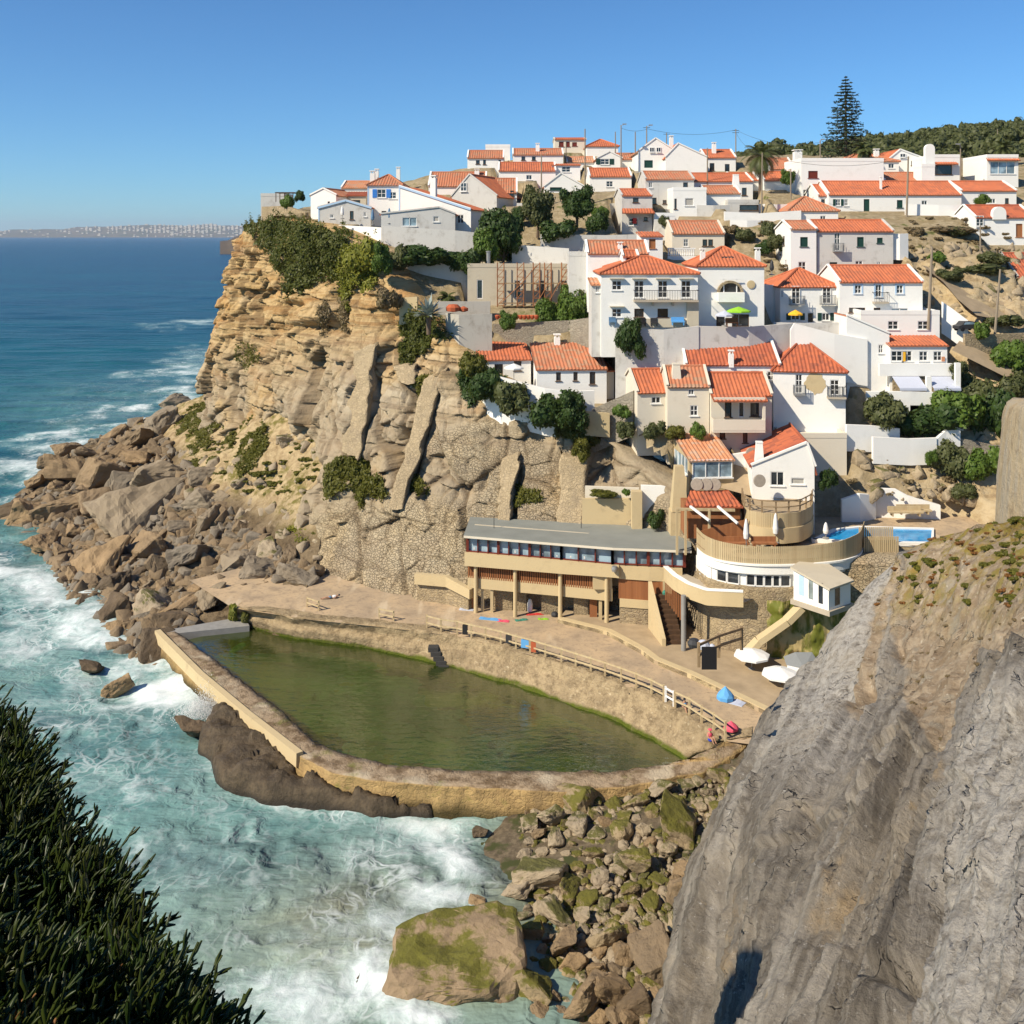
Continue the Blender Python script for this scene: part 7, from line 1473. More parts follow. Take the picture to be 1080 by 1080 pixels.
# agave
ag = thing('agave', P(452, 345, 108.5), 'large grey blue agave on the cliff edge by the cement wall', 'agave'); rr = random.Random(9); mb = MB()
for i in range(64):
    a = rr.random()*6.28; el = R(rr.uniform(5, 80)); L = rr.uniform(1.5, 2.4)*1.1; d = Vector((math.cos(a)*math.cos(el), math.sin(a)*math.cos(el), math.sin(el))); s = Vector((-math.sin(a), math.cos(a), 0)); b = Vector((0, 0, 1.2)); m1 = b+d*L*.45+Vector((0, 0, .05)); e = b+d*L-Vector((0, 0, .25*math.cos(el)))
    mb.add([b-s*.16, b+s*.16, m1+s*.21, e, m1-s*.21, m1-Vector((0, 0, .06))], [(0, 1, 2, 5), (0, 5, 4), (5, 2, 3), (5, 3, 4)])
obj('leaf_rosette', mb, M['leaf_agave'], ag); mb = MB(); mb.tube((0, 0, -.8), (0, 0, 1.0), .22, .3); obj('stem', mb, M['bark'], ag)
# Norfolk pine
pn = thing('norfolk_pine', P(892, 172, 166), 'tall tiered dark conifer rising above the village at right', 'pine tree'); H = (172-80)*166/F; mb = MB(); mb.path([(0, 0, -1), (0, 0, H*.6), (0, 0, H)], [.3, .16, .03], 8); obj('trunk', mb, M['bark'], pn)
rng = np.random.default_rng(5); cs = []; as_ = []; bs = []; bm_ = MB()
for i in range(25):
    k = i/24; z = H*(.10+.885*k**.92); L = (1-k)**.72*4.3*(.85+.3*rng.random())+.15; nbr = 6 if k < .8 else 5
    for j in range(nbr):
        a = j*6.283/nbr+i*.6+rng.normal(0, .15); Lj = L*(.6+.5*rng.random()); d = np.array([math.cos(a), math.sin(a), 0]); n = int(8+Lj*15)
        t_ = rng.random(n)**.75*Lj; dr = -.10*t_+.05*t_**2/max(Lj, .5); c = d*t_[:, None]+np.stack([0*t_, 0*t_, z+dr], -1)+rng.normal(0, .05+.03*Lj, (n, 3))*np.array([1, 1, .6]); cs.append(c)
        bm_.tube((0, 0, z), (d[0]*Lj*.95, d[1]*Lj*.95, z-.06*Lj), .05, .015, 4, False)
obj('branches', bm_, M['bark'], pn)
c = np.concatenate(cs); n = len(c); a = rng.normal(0, 1, (n, 3)); a /= np.linalg.norm(a, axis=1)[:, None]; a[:, 2] = np.abs(a[:, 2])*.6; b = np.cross(a, rng.normal(0, 1, (n, 3))); b /= np.linalg.norm(b, axis=1)[:, None]; a *= .24; b *= .08
obj('crown', npmesh('crown', np.stack([c-a, c-b, c+a, c+b], 1).reshape(-1, 3), np.arange(4*n).reshape(-1, 4), False), M['leaf_pine'], pn)
# palms
def palm(label, u, v, D, hpx, rpx, seed):
    k = D/F; r = thing('palm_tree', P(u, v, D), label, 'palm tree'); h = hpx*k; R_ = rpx*k; mb = MB(); mb.path([(0, 0, -1), (.05, 0, h*.5), (0, 0, h)], [.32, .26, .30], 9); obj('trunk', mb, M['bark'], r)
    rng = np.random.default_rng(seed); V = []; Fq = []; 
    for i in range(46):
        a = rng.random()*6.283; el = rng.uniform(-.75, 1.35); L = R_*(.85+.35*rng.random()); hd = np.array([math.cos(a), math.sin(a), 0]); pts_ = []; ang = el
        p0 = np.array([0, 0, h]); st_ = L/9
        for s in range(10): pts_.append(p0.copy()); p0 = p0+st_*(hd*math.cos(ang)+np.array([0, 0, math.sin(ang)])); ang -= .17
        pts_ = np.array(pts_); sd = np.array([-hd[1], hd[0], 0])
        for s in range(9):
            for q in range(3):
                c0 = pts_[s]+(pts_[s+1]-pts_[s])*q/3; ll = .30*L*math.sin(.35+2.6*(s+q/3)/9)
                for sg in (-1, 1):
                    tip = c0+sg*sd*ll*.8+(pts_[s+1]-pts_[s])/st_*ll*.55-np.array([0, 0, .25*ll]); w_ = (pts_[s+1]-pts_[s])/st_*.055; o = len(V); V += [c0-w_, c0+w_, tip]; Fq.append((o, o+1, o+2))
    obj('crown', npmesh('crown', np.array(V), np.array(Fq), False), M['leaf_palm'], r); return r
palm('shaggy palm tree standing at the lane in the village centre', 802, 200, 146, 36, 24, 1)
palm('palm crown behind the plain white block by the pine', 911, 172, 158, 14, 13, 2)
palm('palm crown on the hill above the white sea view house', 1058, 168, 170, 12, 17, 3)
palm('small palm fronds by the stained retaining wall', 472, 318, 116, 4, 11, 4)
# scrub over the hill behind the village: one mass
rng = np.random.default_rng(77); n = 900; hx = rng.uniform(30, 210, n); hy = rng.uniform(205, 440, n); hzv = HT(hx, hy); sm_ = rng.uniform(1.0, 3.6, n); vs = []; 
uu, vv_ = UV(np.stack([hx, hy, hzv], -1)); ok = (uu > 740) & (uu < 1300); proto = []
for i in range(4):
    m_ = leafmesh('t', rng, bushlumps(rng, 6, .7), 420, .14, seed=60+i, core=.85); co = np.empty(len(m_.vertices)*3, np.float32); m_.vertices.foreach_get('co', co); proto.append((co.reshape(-1, 3), np.array([tuple(p_.vertices) for p_ in m_.polygons]))); bpy.data.meshes.remove(m_)
Vs = []; Fs = []; o = 0
for i in np.flatnonzero(ok):
    v_, f_ = proto[i % 4]; a = rng.random()*6.28; ca, sa = math.cos(a), math.sin(a); q = np.stack([v_[:, 0]*ca-v_[:, 1]*sa, v_[:, 0]*sa+v_[:, 1]*ca, v_[:, 2]*(.7+.6*rng.random())], -1)*sm_[i]*1.2+np.array([hx[i], hy[i], hzv[i]-.3]); Vs.append(q); Fs.append(f_+o); o += len(q)
setp(obj('hill_scrub', npmesh('hill_scrub', np.concatenate(Vs), np.concatenate(Fs), False), M['leaf_olive']), 'dense olive green scrub covering the hill behind the village', 'scrub', None, 'stuff')
# low dry plants over the village slope: one mass
n = 1500; hx = rng.uniform(-14, 62, n); hy = rng.uniform(92, 135, n); hzv = HT(hx, hy); uu, vv_ = UV(np.stack([hx, hy, hzv], -1)); ok = ((uu > 955) & (uu < 1090) & (vv_ > 232) & (vv_ < 300)) | ((uu > 895) & (uu < 1050) & (vv_ > 462) & (vv_ < 535)) | ((uu > 800) & (uu < 830) & (vv_ > 235) & (vv_ < 290)); Vs = []; Fs = []; o = 0
for i in np.flatnonzero(ok):
    v_, f_ = proto[i % 4]; s = rng.uniform(.25, .7); q = v_*np.array([s, s, s*.7])+np.array([hx[i], hy[i], hzv[i]+.05]); Vs.append(q); Fs.append(f_+o); o += len(q)
if Vs: setp(obj('dry_groundcover', npmesh('dry_groundcover', np.concatenate(Vs), np.concatenate(Fs), False), M['leaf_dry']), 'dry straw coloured weeds on the bare slopes between the houses', 'ground cover', None, 'stuff')
rng = np.random.default_rng(55); n = 2600; hx = rng.uniform(-50, -18, n); hy = rng.uniform(98, 160, n); h3 = TT(hx, hy); uu, vv_ = UV(np.stack([hx, hy, h3], -1)); nz_ = fbm(np.stack([hx*.25, hy*.25, 0*hx], -1), 3, 57); ok = (h3 > 6.5) & (uu > 190) & (uu < 335) & (vv_ > 425) & (nz_ > -.15); Vs = []; Fs = []; o = 0
for i in np.flatnonzero(ok)[:600]:
    v_, f_ = proto[i % 4]; s = rng.uniform(.25, .8); q = v_*np.array([s, s, s*.6])+np.array([hx[i], hy[i], h3[i]-.1]); Vs.append(q); Fs.append(f_+o); o += len(q)
setp(obj('slope_scrub', npmesh('slope_scrub', np.concatenate(Vs), np.concatenate(Fs), False), M['leaf_moss']), 'low olive scrub scattered over the steep slope above the boulder heap', 'scrub', None, 'stuff')
# plants on top of the foreground rock
rng = np.random.default_rng(88); fl_ = NRK.reshape(-1, 3); so = NRS.ravel(); fu, fv = UV(fl_); idx = np.flatnonzero((so > .35) & (fv < 640) & (fu < 1250)); idx2 = np.flatnonzero((so > .35) & (fv >= 640) & (fv < 880) & (fu < 1250))
def tufts(name, idx, n, s0, s1, m, label):
    Vs = []; Fs = []; o = 0; w_ = 1.0/np.maximum(fl_[idx, 1], 1)**.5; pk = rng.choice(idx, n, p=w_/w_.sum())
    for i in pk:
        v_, f_ = proto[i % 4]; s = rng.uniform(s0, s1); q = v_*np.array([s, s, s*.55])+fl_[i]-np.array([0, 0, .02]); Vs.append(q); Fs.append(f_+o); o += len(q)
    setp(obj(name, npmesh(name, np.concatenate(Vs), np.concatenate(Fs), False), M[m]), label, 'ground cover', None, 'stuff')
tufts('rock_plants', idx[(fu[idx] > 950)], 230, .10, .42, 'leaf_moss', 'yellow green succulents carpeting the top of the foreground rock')
tufts('rust_plants', idx, 170, .08, .30, 'leaf_rust', 'rust coloured low plants on the crown of the foreground rock')
tufts('dry_plants', np.concatenate([idx, idx2]), 260, .05, .18, 'leaf_dry', 'grey brown dry weeds over the bare soil of the foreground rock')
# iceplant hedge in the near left corner
rng = np.random.default_rng(99); A = LEFT; lu, lv = UV(A); Nn = surf_normals(A)
idx = np.flatnonzero(((lu > -330) & (lv < 1300)).ravel()); edge = np.flatnonzero(((lu > np.interp(lv, vv if 0 else np.linspace(692, 1350, 120), le)-60) & (lv < 1300)).ravel())
def fingers(n, pool, seed, L0, L1, spread):
    rng = np.random.default_rng(seed); flp = A.reshape(-1, 3); pk = rng.choice(pool, n); base = flp[pk]+rng.normal(0, .03, (n, 3)); V = []; Fq = []; o = 0
    ax = np.array([.45, -.05, .85])+rng.normal(0, .45, (n, 3)); ax /= np.linalg.norm(ax, axis=1)[:, None]
    for i in range(n):
        st_ = rng.uniform(.05, .20)*spread; nl = rng.integers(5, 9); a0 = ax[i]; e1 = np.cross(a0, [0.3, 1, .2]); e1 /= np.linalg.norm(e1); e2 = np.cross(a0, e1); p1_ = base[i]+a0*st_; 
        for c_, rr_ in ((base[i]-a0*.06, .006), (p1_, .005)):
            for q in range(3): V.append(c_+rr_*(e1*math.cos(q*2.094)+e2*math.sin(q*2.094)))
        for q in range(3): Fq.append((o+q, o+(q+1) % 3, o+3+(q+1) % 3, o+3+q))
        o += 6
        for j in range(nl):
            t_ = rng.random()*6.283; tilt = rng.uniform(.12, .8); d = a0*math.cos(tilt)+(e1*math.cos(t_)+e2*math.sin(t_))*math.sin(tilt); L = rng.uniform(L0, L1); r = L*.125; p0 = base[i]+a0*st_*(j/nl); s1 = np.cross(d, [.1, .2, 1]); s1 /= np.linalg.norm(s1)+1e-9; s2 = np.cross(d, s1); bend = (a0-d)*L*.22
            p1 = p0+d*L*.5; p2 = p0+d*L+bend
            for c_, rr_ in ((p0, r*.75), (p1, r*1.1), (p2, r*.42)):
                for q in range(3): V.append(c_+rr_*(s1*math.cos(q*2.094)+s2*math.sin(q*2.094)))
            for q in range(3): Fq += [(o+q, o+(q+1) % 3, o+3+(q+1) % 3, o+3+q), (o+3+q, o+3+(q+1) % 3, o+6+(q+1) % 3, o+6+q)]
            o += 9
    return np.array(V), np.array(Fq)
V1, F1 = fingers(6500, idx, 1, .045, .08, 1.0); V2, F2 = fingers(3000, edge, 2, .045, .08, 1.5)
setp(obj('iceplant', npmesh('iceplant', np.concatenate([V1, V2]), np.concatenate([F1, F2+len(V1)]), True), M['leaf_ice']), 'fleshy iceplant, its colour darkened for shade, covering the slope in the near left corner', 'ground cover', None, 'stuff')
V3, F3 = fingers(90, idx, 3, .04, .07, .9); setp(obj('iceplant_turning', npmesh('iceplant_turning', V3, F3, True), M['leaf_rust']), 'orange and red turning iceplant shoots among the dark ones', 'ground cover', None, 'stuff')
# ================================================================ BOULDERS
def rockmesh(seed, ang=True, sub=3, pts=None):
    rng = random.Random(seed); bm = bmesh.new(); n = 11 if ang else 22
    for i in range(n):
        d = Vector((rng.gauss(0, 1), rng.gauss(0, 1), rng.gauss(0, 1))).normalized()
        if ang: p = Vector([max(-1, min(1, c*1.75)) for c in d])*rng.uniform(.8, 1.02)
        else: p = d*rng.uniform(.85, 1.02)
        if not pts: bm.verts.new((p.x, p.y*.82, p.z*.72))
    for p in pts or (): bm.verts.new(p)
    g = bmesh.ops.convex_hull(bm, input=bm.verts); bmesh.ops.delete(bm, geom=[v for v in bm.verts if not v.link_faces], context='VERTS')
    bmesh.ops.bevel(bm, geom=list(bm.edges), offset=.05 if ang else .13, segments=1 if ang else 2, affect='EDGES', clamp_overlap=True)
    bmesh.ops.triangulate(bm, faces=bm.faces); 
    for _ in range(sub): 
        bmesh.ops.subdivide_edges(bm, edges=[e for e in bm.edges if e.calc_length() > .16], cuts=1, use_grid_fill=True); bmesh.ops.triangulate(bm, faces=[f for f in bm.faces if len(f.verts) > 4])
    co = np.array([tuple(v.co) for v in bm.verts]); nr = np.array([tuple(v.normal) for v in bm.verts]); bm.normal_update()
    d = .075*fbm(co*1.6+seed, 4, seed)+.05*ridged(co*2.4+seed, 3, seed+5)
    if ang: d += .018*np.sign(vnoise(co*np.array([.6, .6, 4.5])+seed, seed+3))*.6
    for v, q, dd_, nn_ in zip(bm.verts, co, d, nr): v.co = Vector(q)+Vector(nn_)*dd_
    me = bpy.data.meshes.new('boulder'); bm.to_mesh(me); bm.free(); return me
ANG = [rockmesh(100+i) for i in range(9)]; RND = [rockmesh(200+i, False) for i in range(8)]
RM = {}; HB = []
def rockvar(i, ang, m):
    k = (i, ang, m)
    if k not in RM: me = (ANG if ang else RND)[i].copy(); me.materials.append(M[m]); RM[k] = me
    return RM[k]
RRg = random.Random(17); nbould = [0]
def boulder(p, s, m, label, group, ang=True, squash=1.0, rot=None, sc=None):
    i = RRg.randrange(len(ANG if ang else RND)); o = bpy.data.objects.new('boulder', rockvar(i, ang, m)); COL.objects.link(o); o.location = p
    o.scale = sc or (s*RRg.uniform(.85, 1.2), s*RRg.uniform(.75, 1.1), s*RRg.uniform(.65, .95)*squash); o.rotation_euler = rot or (RRg.uniform(-.5, .5), RRg.uniform(-.5, .5), RRg.uniform(0, 6.28)); nbould[0] += 1
    HB.append(o); return setp(o, label, 'boulder', group)
# --- heap at the foot of the headland
POLY = [(6, 545), (30, 515), (60, 488), (110, 463), (150, 447), (172, 462), (196, 490), (222, 512), (236, 540), (262, 562), (300, 582), (326, 600), (335, 612), (300, 622), (250, 632), (215, 640), (205, 662), (170, 675), (178, 712), (150, 705), (118, 688), (85, 655), (70, 622), (40, 590), (8, 572)]
placed = []; LB = [('angular brown boulder heaped below the headland near the waterline', 'brown boulders by the waterline'), ('angular grey boulder in the heap under the headland cliff', 'grey boulders in the heap'), ('angular brown boulder in the heap under the headland cliff', 'brown boulders in the heap'), ('dark wet boulder washed by the surf below the headland', 'wet boulders in the surf')]
BIG = [(62, 540, 27, 'bo_brown', 'blocky tan boulder at the outermost left tip of the heap'), (33, 552, 22, 'bo_brown', 'low brown boulder in front of the outermost block'), (145, 548, 34, 'bo_grey', 'largest grey slab boulder in the middle of the heap'), (168, 516, 30, 'bo_grey', 'tall grey boulder behind the largest slab'), (112, 512, 22, 'bo_brown', 'tilted brown slab near the seaward crest of the heap'), (72, 505, 24, 'bo_brown', 'upright rusty slab at the seaward crest'), (110, 600, 26, 'bo_brown', 'broad flat topped tan boulder near the surf'), (150, 470, 16, 'bo_brown', 'square dark block on the crest of the scree'), (192, 428, 15, 'bo_grey', 'lone square block on the skyline of the scree'), (170, 452, 20, 'bo_grey', 'long grey block lying on the scree crest'), (210, 535, 24, 'bo_grey', 'grey boulder at the inner edge of the heap'), (135, 520, 20, 'bo_grey', 'pale grey boulder in the upper heap'), (252, 600, 20, 'bo_grey', 'dark grey boulder at the cliff foot'), (322, 608, 22, 'bo_grey', 'grey block beside the terrace end'), (168, 646, 19, 'bo_tan', 'rounded pale boulder near the pool corner'), (195, 648, 18, 'bo_brown', 'brown boulder leaning at the pool corner'), (92, 650, 16, 'bo_lava', 'dark squat boulder in the surf'), (95, 708, 13, 'bo_lava', 'wet boulder standing alone in the foam'), (123, 726, 14, 'bo_brown', 'brown boulder standing alone in the foam'), (205, 778, 17, 'bo_lava', 'dark boulder against the corner of the sea wall'), (230, 560, 20, 'bo_grey', 'slanted grey slab below the scree'), (288, 590, 17, 'bo_tan', 'pale boulder on the scree foot'), (280, 612, 18, 'bo_grey', 'grey boulder pile top by the terrace'), (300, 470, 13, 'bo_tan', 'pale outcrop boulder on the scree')]
for (u, v, s, m, lab) in BIG:
    q = talusP(u, v) or G(u, v, .9)
    if v > 700: q = G(u, v, .8)
    boulder(q+Vector((0, 0, .25*s*q.y/F)), 1.22*s*q.y/F, m, lab, None); placed.append((u, v, s*.8))
cnt = 0; tries = 0
while cnt < 165 and tries < 9000:
    tries += 1; u, v = RRg.uniform(0, 350), RRg.uniform(440, 720)
    if not inpoly(np.array(u), np.array(v), POLY): continue
    s = RRg.choice([8, 9, 11, 13, 16, 19, 23, 28]); 
    if u > 235 and s > 14: s = 12
    if any((u-a)**2+(v-b)**2 < (.60*(s+c))**2 for a, b, c in placed): continue
    q = talusP(u, v)
    if not q or q.z < .2: continue
    wet = q.z < 1.7; gr = RRg.random() < (.65 if (u > 150 and v < 625) else .15); k = 3 if wet and RRg.random() < .5 else (1 if gr else (0 if v > 600 else 2))
    boulder(q+Vector((0, 0, .42*s*q.y/F)), s*q.y/F, ('bo_brown', 'bo_grey', 'bo_brown', 'bo_lava')[k], *LB[k]); placed.append((u, v, s)); cnt += 1
# small rubble between: one mass
def rubble(name, label, pts, m, s0, s1, seed, ang):
    rng = np.random.default_rng(seed); Vs = []; Fs = []; o = 0; protos = []
    for me in (ANG if ang else RND)[:4]:
        bm = bmesh.new(); bm.from_mesh(rockmesh(300+len(protos), ang, 0)); bmesh.ops.triangulate(bm, faces=bm.faces); protos.append((np.array([tuple(v.co) for v in bm.verts]), np.array([[v.index for v in f.verts] for f in bm.faces]))); bm.free()
    for q in pts:
        v_, f_ = protos[rng.integers(4)]; e = rng.normal(0, 1, (3, 3)); Q, _ = np.linalg.qr(e); s = s0+(s1-s0)*rng.random()**2.2; Vs.append((v_*(.7+.6*rng.random(3)))@Q.T*s+np.array(q)); Fs.append(f_+o); o += len(v_)
    return setp(obj(name, npmesh(name, np.concatenate(Vs), np.concatenate(Fs), False), M[m]), label, 'rubble', None, 'stuff')
pt = [];
while len(pt) < 2300:
    u, v = RRg.uniform(0, 350), RRg.uniform(440, 722)
    if inpoly(np.array(u), np.array(v), POLY):
        q = talusP(u, v)
        if q and q.z > -.5: pt.append(tuple(q+Vector((0, 0, .3))))
rubble('scree', 'small broken stones filling the heap below the headland', pt[:1300], 'bo_brown', .35, 1.15, 1, True); rubble('grey_scree', 'small grey stones lying in the heap below the headland', pt[1300:], 'bo_grey', .35, 1.05, 2, True)
pt2 = []
while len(pt2) < 110:
    u, v = RRg.uniform(200, 335), RRg.uniform(430, 600); q = talusP(u, v)
    if q and q.z > 5 and cliffD(u, v) > q.y-2: pt2.append(tuple(q))
rubble('slope_rocks', 'ochre rocks sticking out of the grassy slope above the boulder heap', pt2, 'bo_tan', .3, 1.3, 3, True)
# --- beach boulders below the sea wall
POLY2 = [(545, 862), (570, 850), (640, 845), (700, 836), (770, 815), (790, 806), (765, 870), (742, 930), (725, 985), (708, 1040), (695, 1082), (560, 1082), (540, 1010), (545, 950), (556, 915), (548, 890)]
BIG2 = [(478, 1022, 68, 'bo_huge', 'huge flat topped boulder with mossy seaward face, largest on the beach', (.16, -.10, -.12), (1.02, .80, .60)), (570, 926, 27, 'bo_tan', 'cracked tan boulder in the middle of the beach', None, None), (640, 984, 27, 'bo_moss', 'green weed covered boulder standing upright on the beach', None, (.72, .7, .95)), (672, 910, 21, 'bo_moss', 'moss coated boulder under the middle of the sea wall', None, None), (712, 874, 26, 'bo_moss', 'large yellow lichened boulder near the slab foot', None, None), (608, 1050, 30, 'bo_brown', 'brown block boulder next to the huge flat topped one', None, None), (640, 1048, 26, 'bo_brown', 'tall brown boulder wedged against its neighbour', None, None), (688, 1012, 34, 'bo_brown', 'broad brown boulder leaning on the slab foot', None, (1.05, .8, .62)), (556, 1046, 30, 'bo_moss', 'bright green mossy boulder at the bottom of the beach', None, None), (724, 948, 30, 'bo_brown', 'long brown boulder pressed against the grey slab', None, (.6, .8, 1.25)), (560, 985, 18, 'bo_moss', 'dark mossy boulder in the shade of the huge one', None, None), (597, 1000, 19, 'bo_brown', 'angular boulder in the shadow of the huge one', None, None), (506, 880, 11, 'bo_lava', 'dark tilted cube shaped rock in the surf', None, None), (580, 864, 17, 'bo_tan', 'rounded tan boulder just below the sea wall', None, None), (612, 872, 15, 'bo_tan', 'tan boulder right of the rounded one below the wall', None, None), (503, 955, 10, 'bo_brown', 'small brown boulder behind the huge one', None, None), (374, 1040, 10, 'bo_lava', 'small wet rock showing in the foam', None, None), (416, 1050, 12, 'bo_lava', 'dark rock left of the huge boulder in the foam', None, None), (522, 1078, 24, 'bo_tan', 'flat pale slab leaning at the foot of the huge boulder', None, (1.2, .6, .35)), (668, 1062, 18, 'bo_lava', 'dark grey boulder near the bottom of the slab', None, None), (690, 1066, 16, 'bo_brown', 'brown boulder at the lower end of the slab', None, None)]
placed = []
for (u, v, s, m, lab, rt, sc_) in BIG2:
    D = DZ0 = CZ*F/(v-HV)
    for _ in range(6): q = P(u, v, D); zz_ = max(.7, beachz(q.x, q.y)+s*D/F*.45); D = (CZ-zz_)*F/(v-HV)
    q = P(u, v, D); s_ = s*D/F; boulder(q+Vector((0, 0, .15*s_)), s_, m, lab, None, True, 1, rt, tuple(s_*c for c in sc_) if sc_ else None); placed.append((u, v, s*.8))
    if m == 'bo_huge':
        ob = bpy.data.objects[-1] if 0 else HB[-1]; hm_ = rockmesh(777, True, 4, [(-1, -.55, -.6), (1, -.7, -.6), (1.05, .6, -.6), (-.8, .6, -.6), (-1.02, -.42, .10), (-.62, -.66, -.05), (.55, -.80, .12), (1.02, -.35, .40), (1.0, .55, .62), (-.15, .64, .60), (-.85, .5, .34)]); hm_.materials.append(M[m]); ob.data = hm_; ob.scale = (s_*1.0, s_*1.0, s_*.72); ob.rotation_euler = (0, 0, .06)
LB2 = [('smooth pale boulder on the shingle below the sea wall', 'pale beach boulders', 'bo_tan'), ('mossy green boulder on the shingle below the sea wall', 'mossy beach boulders', 'bo_moss'), ('brown boulder on the shingle beside the grey slab', 'brown beach boulders', 'bo_brown')]
cnt = 0; tries = 0
while cnt < 112 and tries < 9000:
    tries += 1; u, v = RRg.uniform(540, 795), RRg.uniform(815, 1082)
    if not inpoly(np.array(u), np.array(v), POLY2): continue
    s = RRg.choice([8, 10, 12, 14, 17, 20, 24])*(.85+.3*(v-820)/260)
    if any((u-a)**2+(v-b)**2 < (.66*(s+c))**2 for a, b, c in placed): continue
    D = CZ*F/(v-HV)
    for _ in range(6): q = P(u, v, D); D = (CZ-max(.7, beachz(q.x, q.y)+.2))*F/(v-HV)
    q = P(u, v, D)+Vector((0, 0, .3*s*D/F)); k = 1 if (590 < u < 700 and v < 960 and RRg.random() < .6) or RRg.random() < .15 else (2 if v > 985 or RRg.random() < .25 else 0)
    boulder(q, s*D/F, LB2[k][2], LB2[k][0], LB2[k][1], RRg.random() < .3, .9); placed.append((u, v, s)); cnt += 1
pt = []
while len(pt) < 2000:
    u, v = RRg.uniform(530, 795), RRg.uniform(815, 1085)
    if inpoly(np.array(u), np.array(v), POLY2):
        D = CZ*F/(v-HV)
        for _ in range(6): q = P(u, v, D); D = (CZ-beachz(q.x, q.y)-.05)*F/(v-HV)
        pt.append(tuple(P(u, v, D)))
rubble('cobbles', 'small pale cobbles between the beach boulders', pt[:1400], 'bo_tan', .14, .50, 5, False); rubble('mossy_cobbles', 'small green cobbles between the beach boulders', pt[1400:], 'bo_moss', .14, .5, 6, False)
hx = np.array([RRg.uniform(32, 66) for _ in range(2600)]); hy = np.array([RRg.uniform(82, 128) for _ in range(2600)]); hz2 = HT(hx, hy); uu, vv_ = UV(np.stack([hx, hy, hz2], -1)); ok = ((uu > 958) & (uu < 1085) & (vv_ > 262) & (vv_ < 338)) | ((uu > 895) & (uu < 1050) & (vv_ > 462) & (vv_ < 530)); rubble('broken_rocks', 'loose broken rocks on the dry slopes at the right of the village', [(x, y, z+.1) for x, y, z, k_ in zip(hx, hy, hz2, ok) if k_][:420], 'bo_tan', .15, .9, 9, True)
# dark rock platform in front of the sea wall
PF = [(211, 787), (236, 760), (262, 772), (293, 793), (322, 808), (350, 822), (392, 828), (434, 820), (500, 822), (570, 826), (640, 830), (640, 850), (600, 858), (560, 864), (500, 866), (440, 868), (420, 868), (386, 872), (350, 860), (320, 854), (292, 856), (262, 848), (238, 838), (224, 812)]
pw = [tuple(G(u, v, .4))[:2] for u, v in PF]; xs = [p_[0] for p_ in pw]; ys = [p_[1] for p_ in pw]; gx = np.arange(min(xs)-1, max(xs)+1, .22); gy = np.arange(min(ys)-1, max(ys)+1.5, .22); GX, GY = np.meshgrid(gx, gy); ins = inpoly(GX+.5*fbm(np.stack([GX*.7, GY*.7, 0*GX], -1), 3, 301), GY, pw).astype(float)
f = ins.copy()
for _ in range(9): f[1:-1, 1:-1] = (f[1:-1, 1:-1]*2+f[:-2, 1:-1]+f[2:, 1:-1]+f[1:-1, :-2]+f[1:-1, 2:])/6
GZ = -.7+2.3*sstep(.1, .7, f)+.16*ridged(np.stack([GX*.5, GY*.5, 0*GX], -1), 5, 303)*f+.07*ridged(np.stack([GX*1.3, GY*1.3, 0*GX], -1), 4, 305)+f*facets(GX+.3*GY, GY, 2.3, 1.5, 307, .30, .55)[0]+.5*f*facets(GX-.4*GY, GY, .9, .7, 309, .16, .3)[0]+.5*sstep(-13, -17, GX)*f
ow = np.array([tuple(q) for q in io(OU)]); GZ = np.where(GY > np.interp(GX, ow[:, 0], ow[:, 1])-.15, -1.5, GZ)
t = NT('platform_rock'); p = t.pos(); b = t.noise(p, 1.3, 8, .72)
M['platform'] = t.end(t.bsdf(t.mix(t.sst(t.xyz(p)[2], .8, 1.35), (.03, .022, .014), t.mix(t.sst(b, .35, .65), (.055, .040, .024), (.115, .084, .050))), .55, t.bump(b, 1.0, .3), .3))
loc = (-16, 67, 0); o = obj('rock_platform', npmesh('rock_platform', np.stack([GX, GY, GZ], -1).reshape(-1, 3), gridfaces(len(gy), len(gx), f[:-1, :-1] > .03)), M['platform'], None, loc=loc, off=loc); setp(o, 'flat dark wave washed rock shelf at the foot of the sea wall', 'rock shelf')
# spray bursting at the corner of the sea wall
rng = np.random.default_rng(7); n = 7000; cx = G(222, 757, .9); a = rng.normal(0, 1, (n, 3)); hgt = np.abs(rng.normal(0, 1, n)); c = np.stack([cx.x+a[:, 0]*1.15, cx.y+a[:, 1]*.8+.6, .9+hgt*.75*np.exp(-(a[:, 0]/1.4)**2)], -1); c[:, 0] -= .25*c[:, 2]
s = .018+.03*rng.random(n)**2; tet = np.array([(0, 0, 1.2), (1, 0, -.4), (-.5, .9, -.4), (-.5, -.9, -.4)]); V = (c[:, None]+tet[None]*s[:, None, None]).reshape(-1, 3); o_ = np.arange(n)[:, None]*4; Fq = np.concatenate([o_+np.array([f_]) for f_ in ((0, 1, 2), (0, 2, 3), (0, 3, 1), (1, 3, 2))])
M['foam'] = plain('sea_foam', (.88, .9, .9), .8, .2, 0, .05); setp(obj('sea_spray', npmesh('sea_spray', V, Fq, False), M['foam']), 'white spray bursting against the corner of the sea wall', 'spray', None, 'stuff')

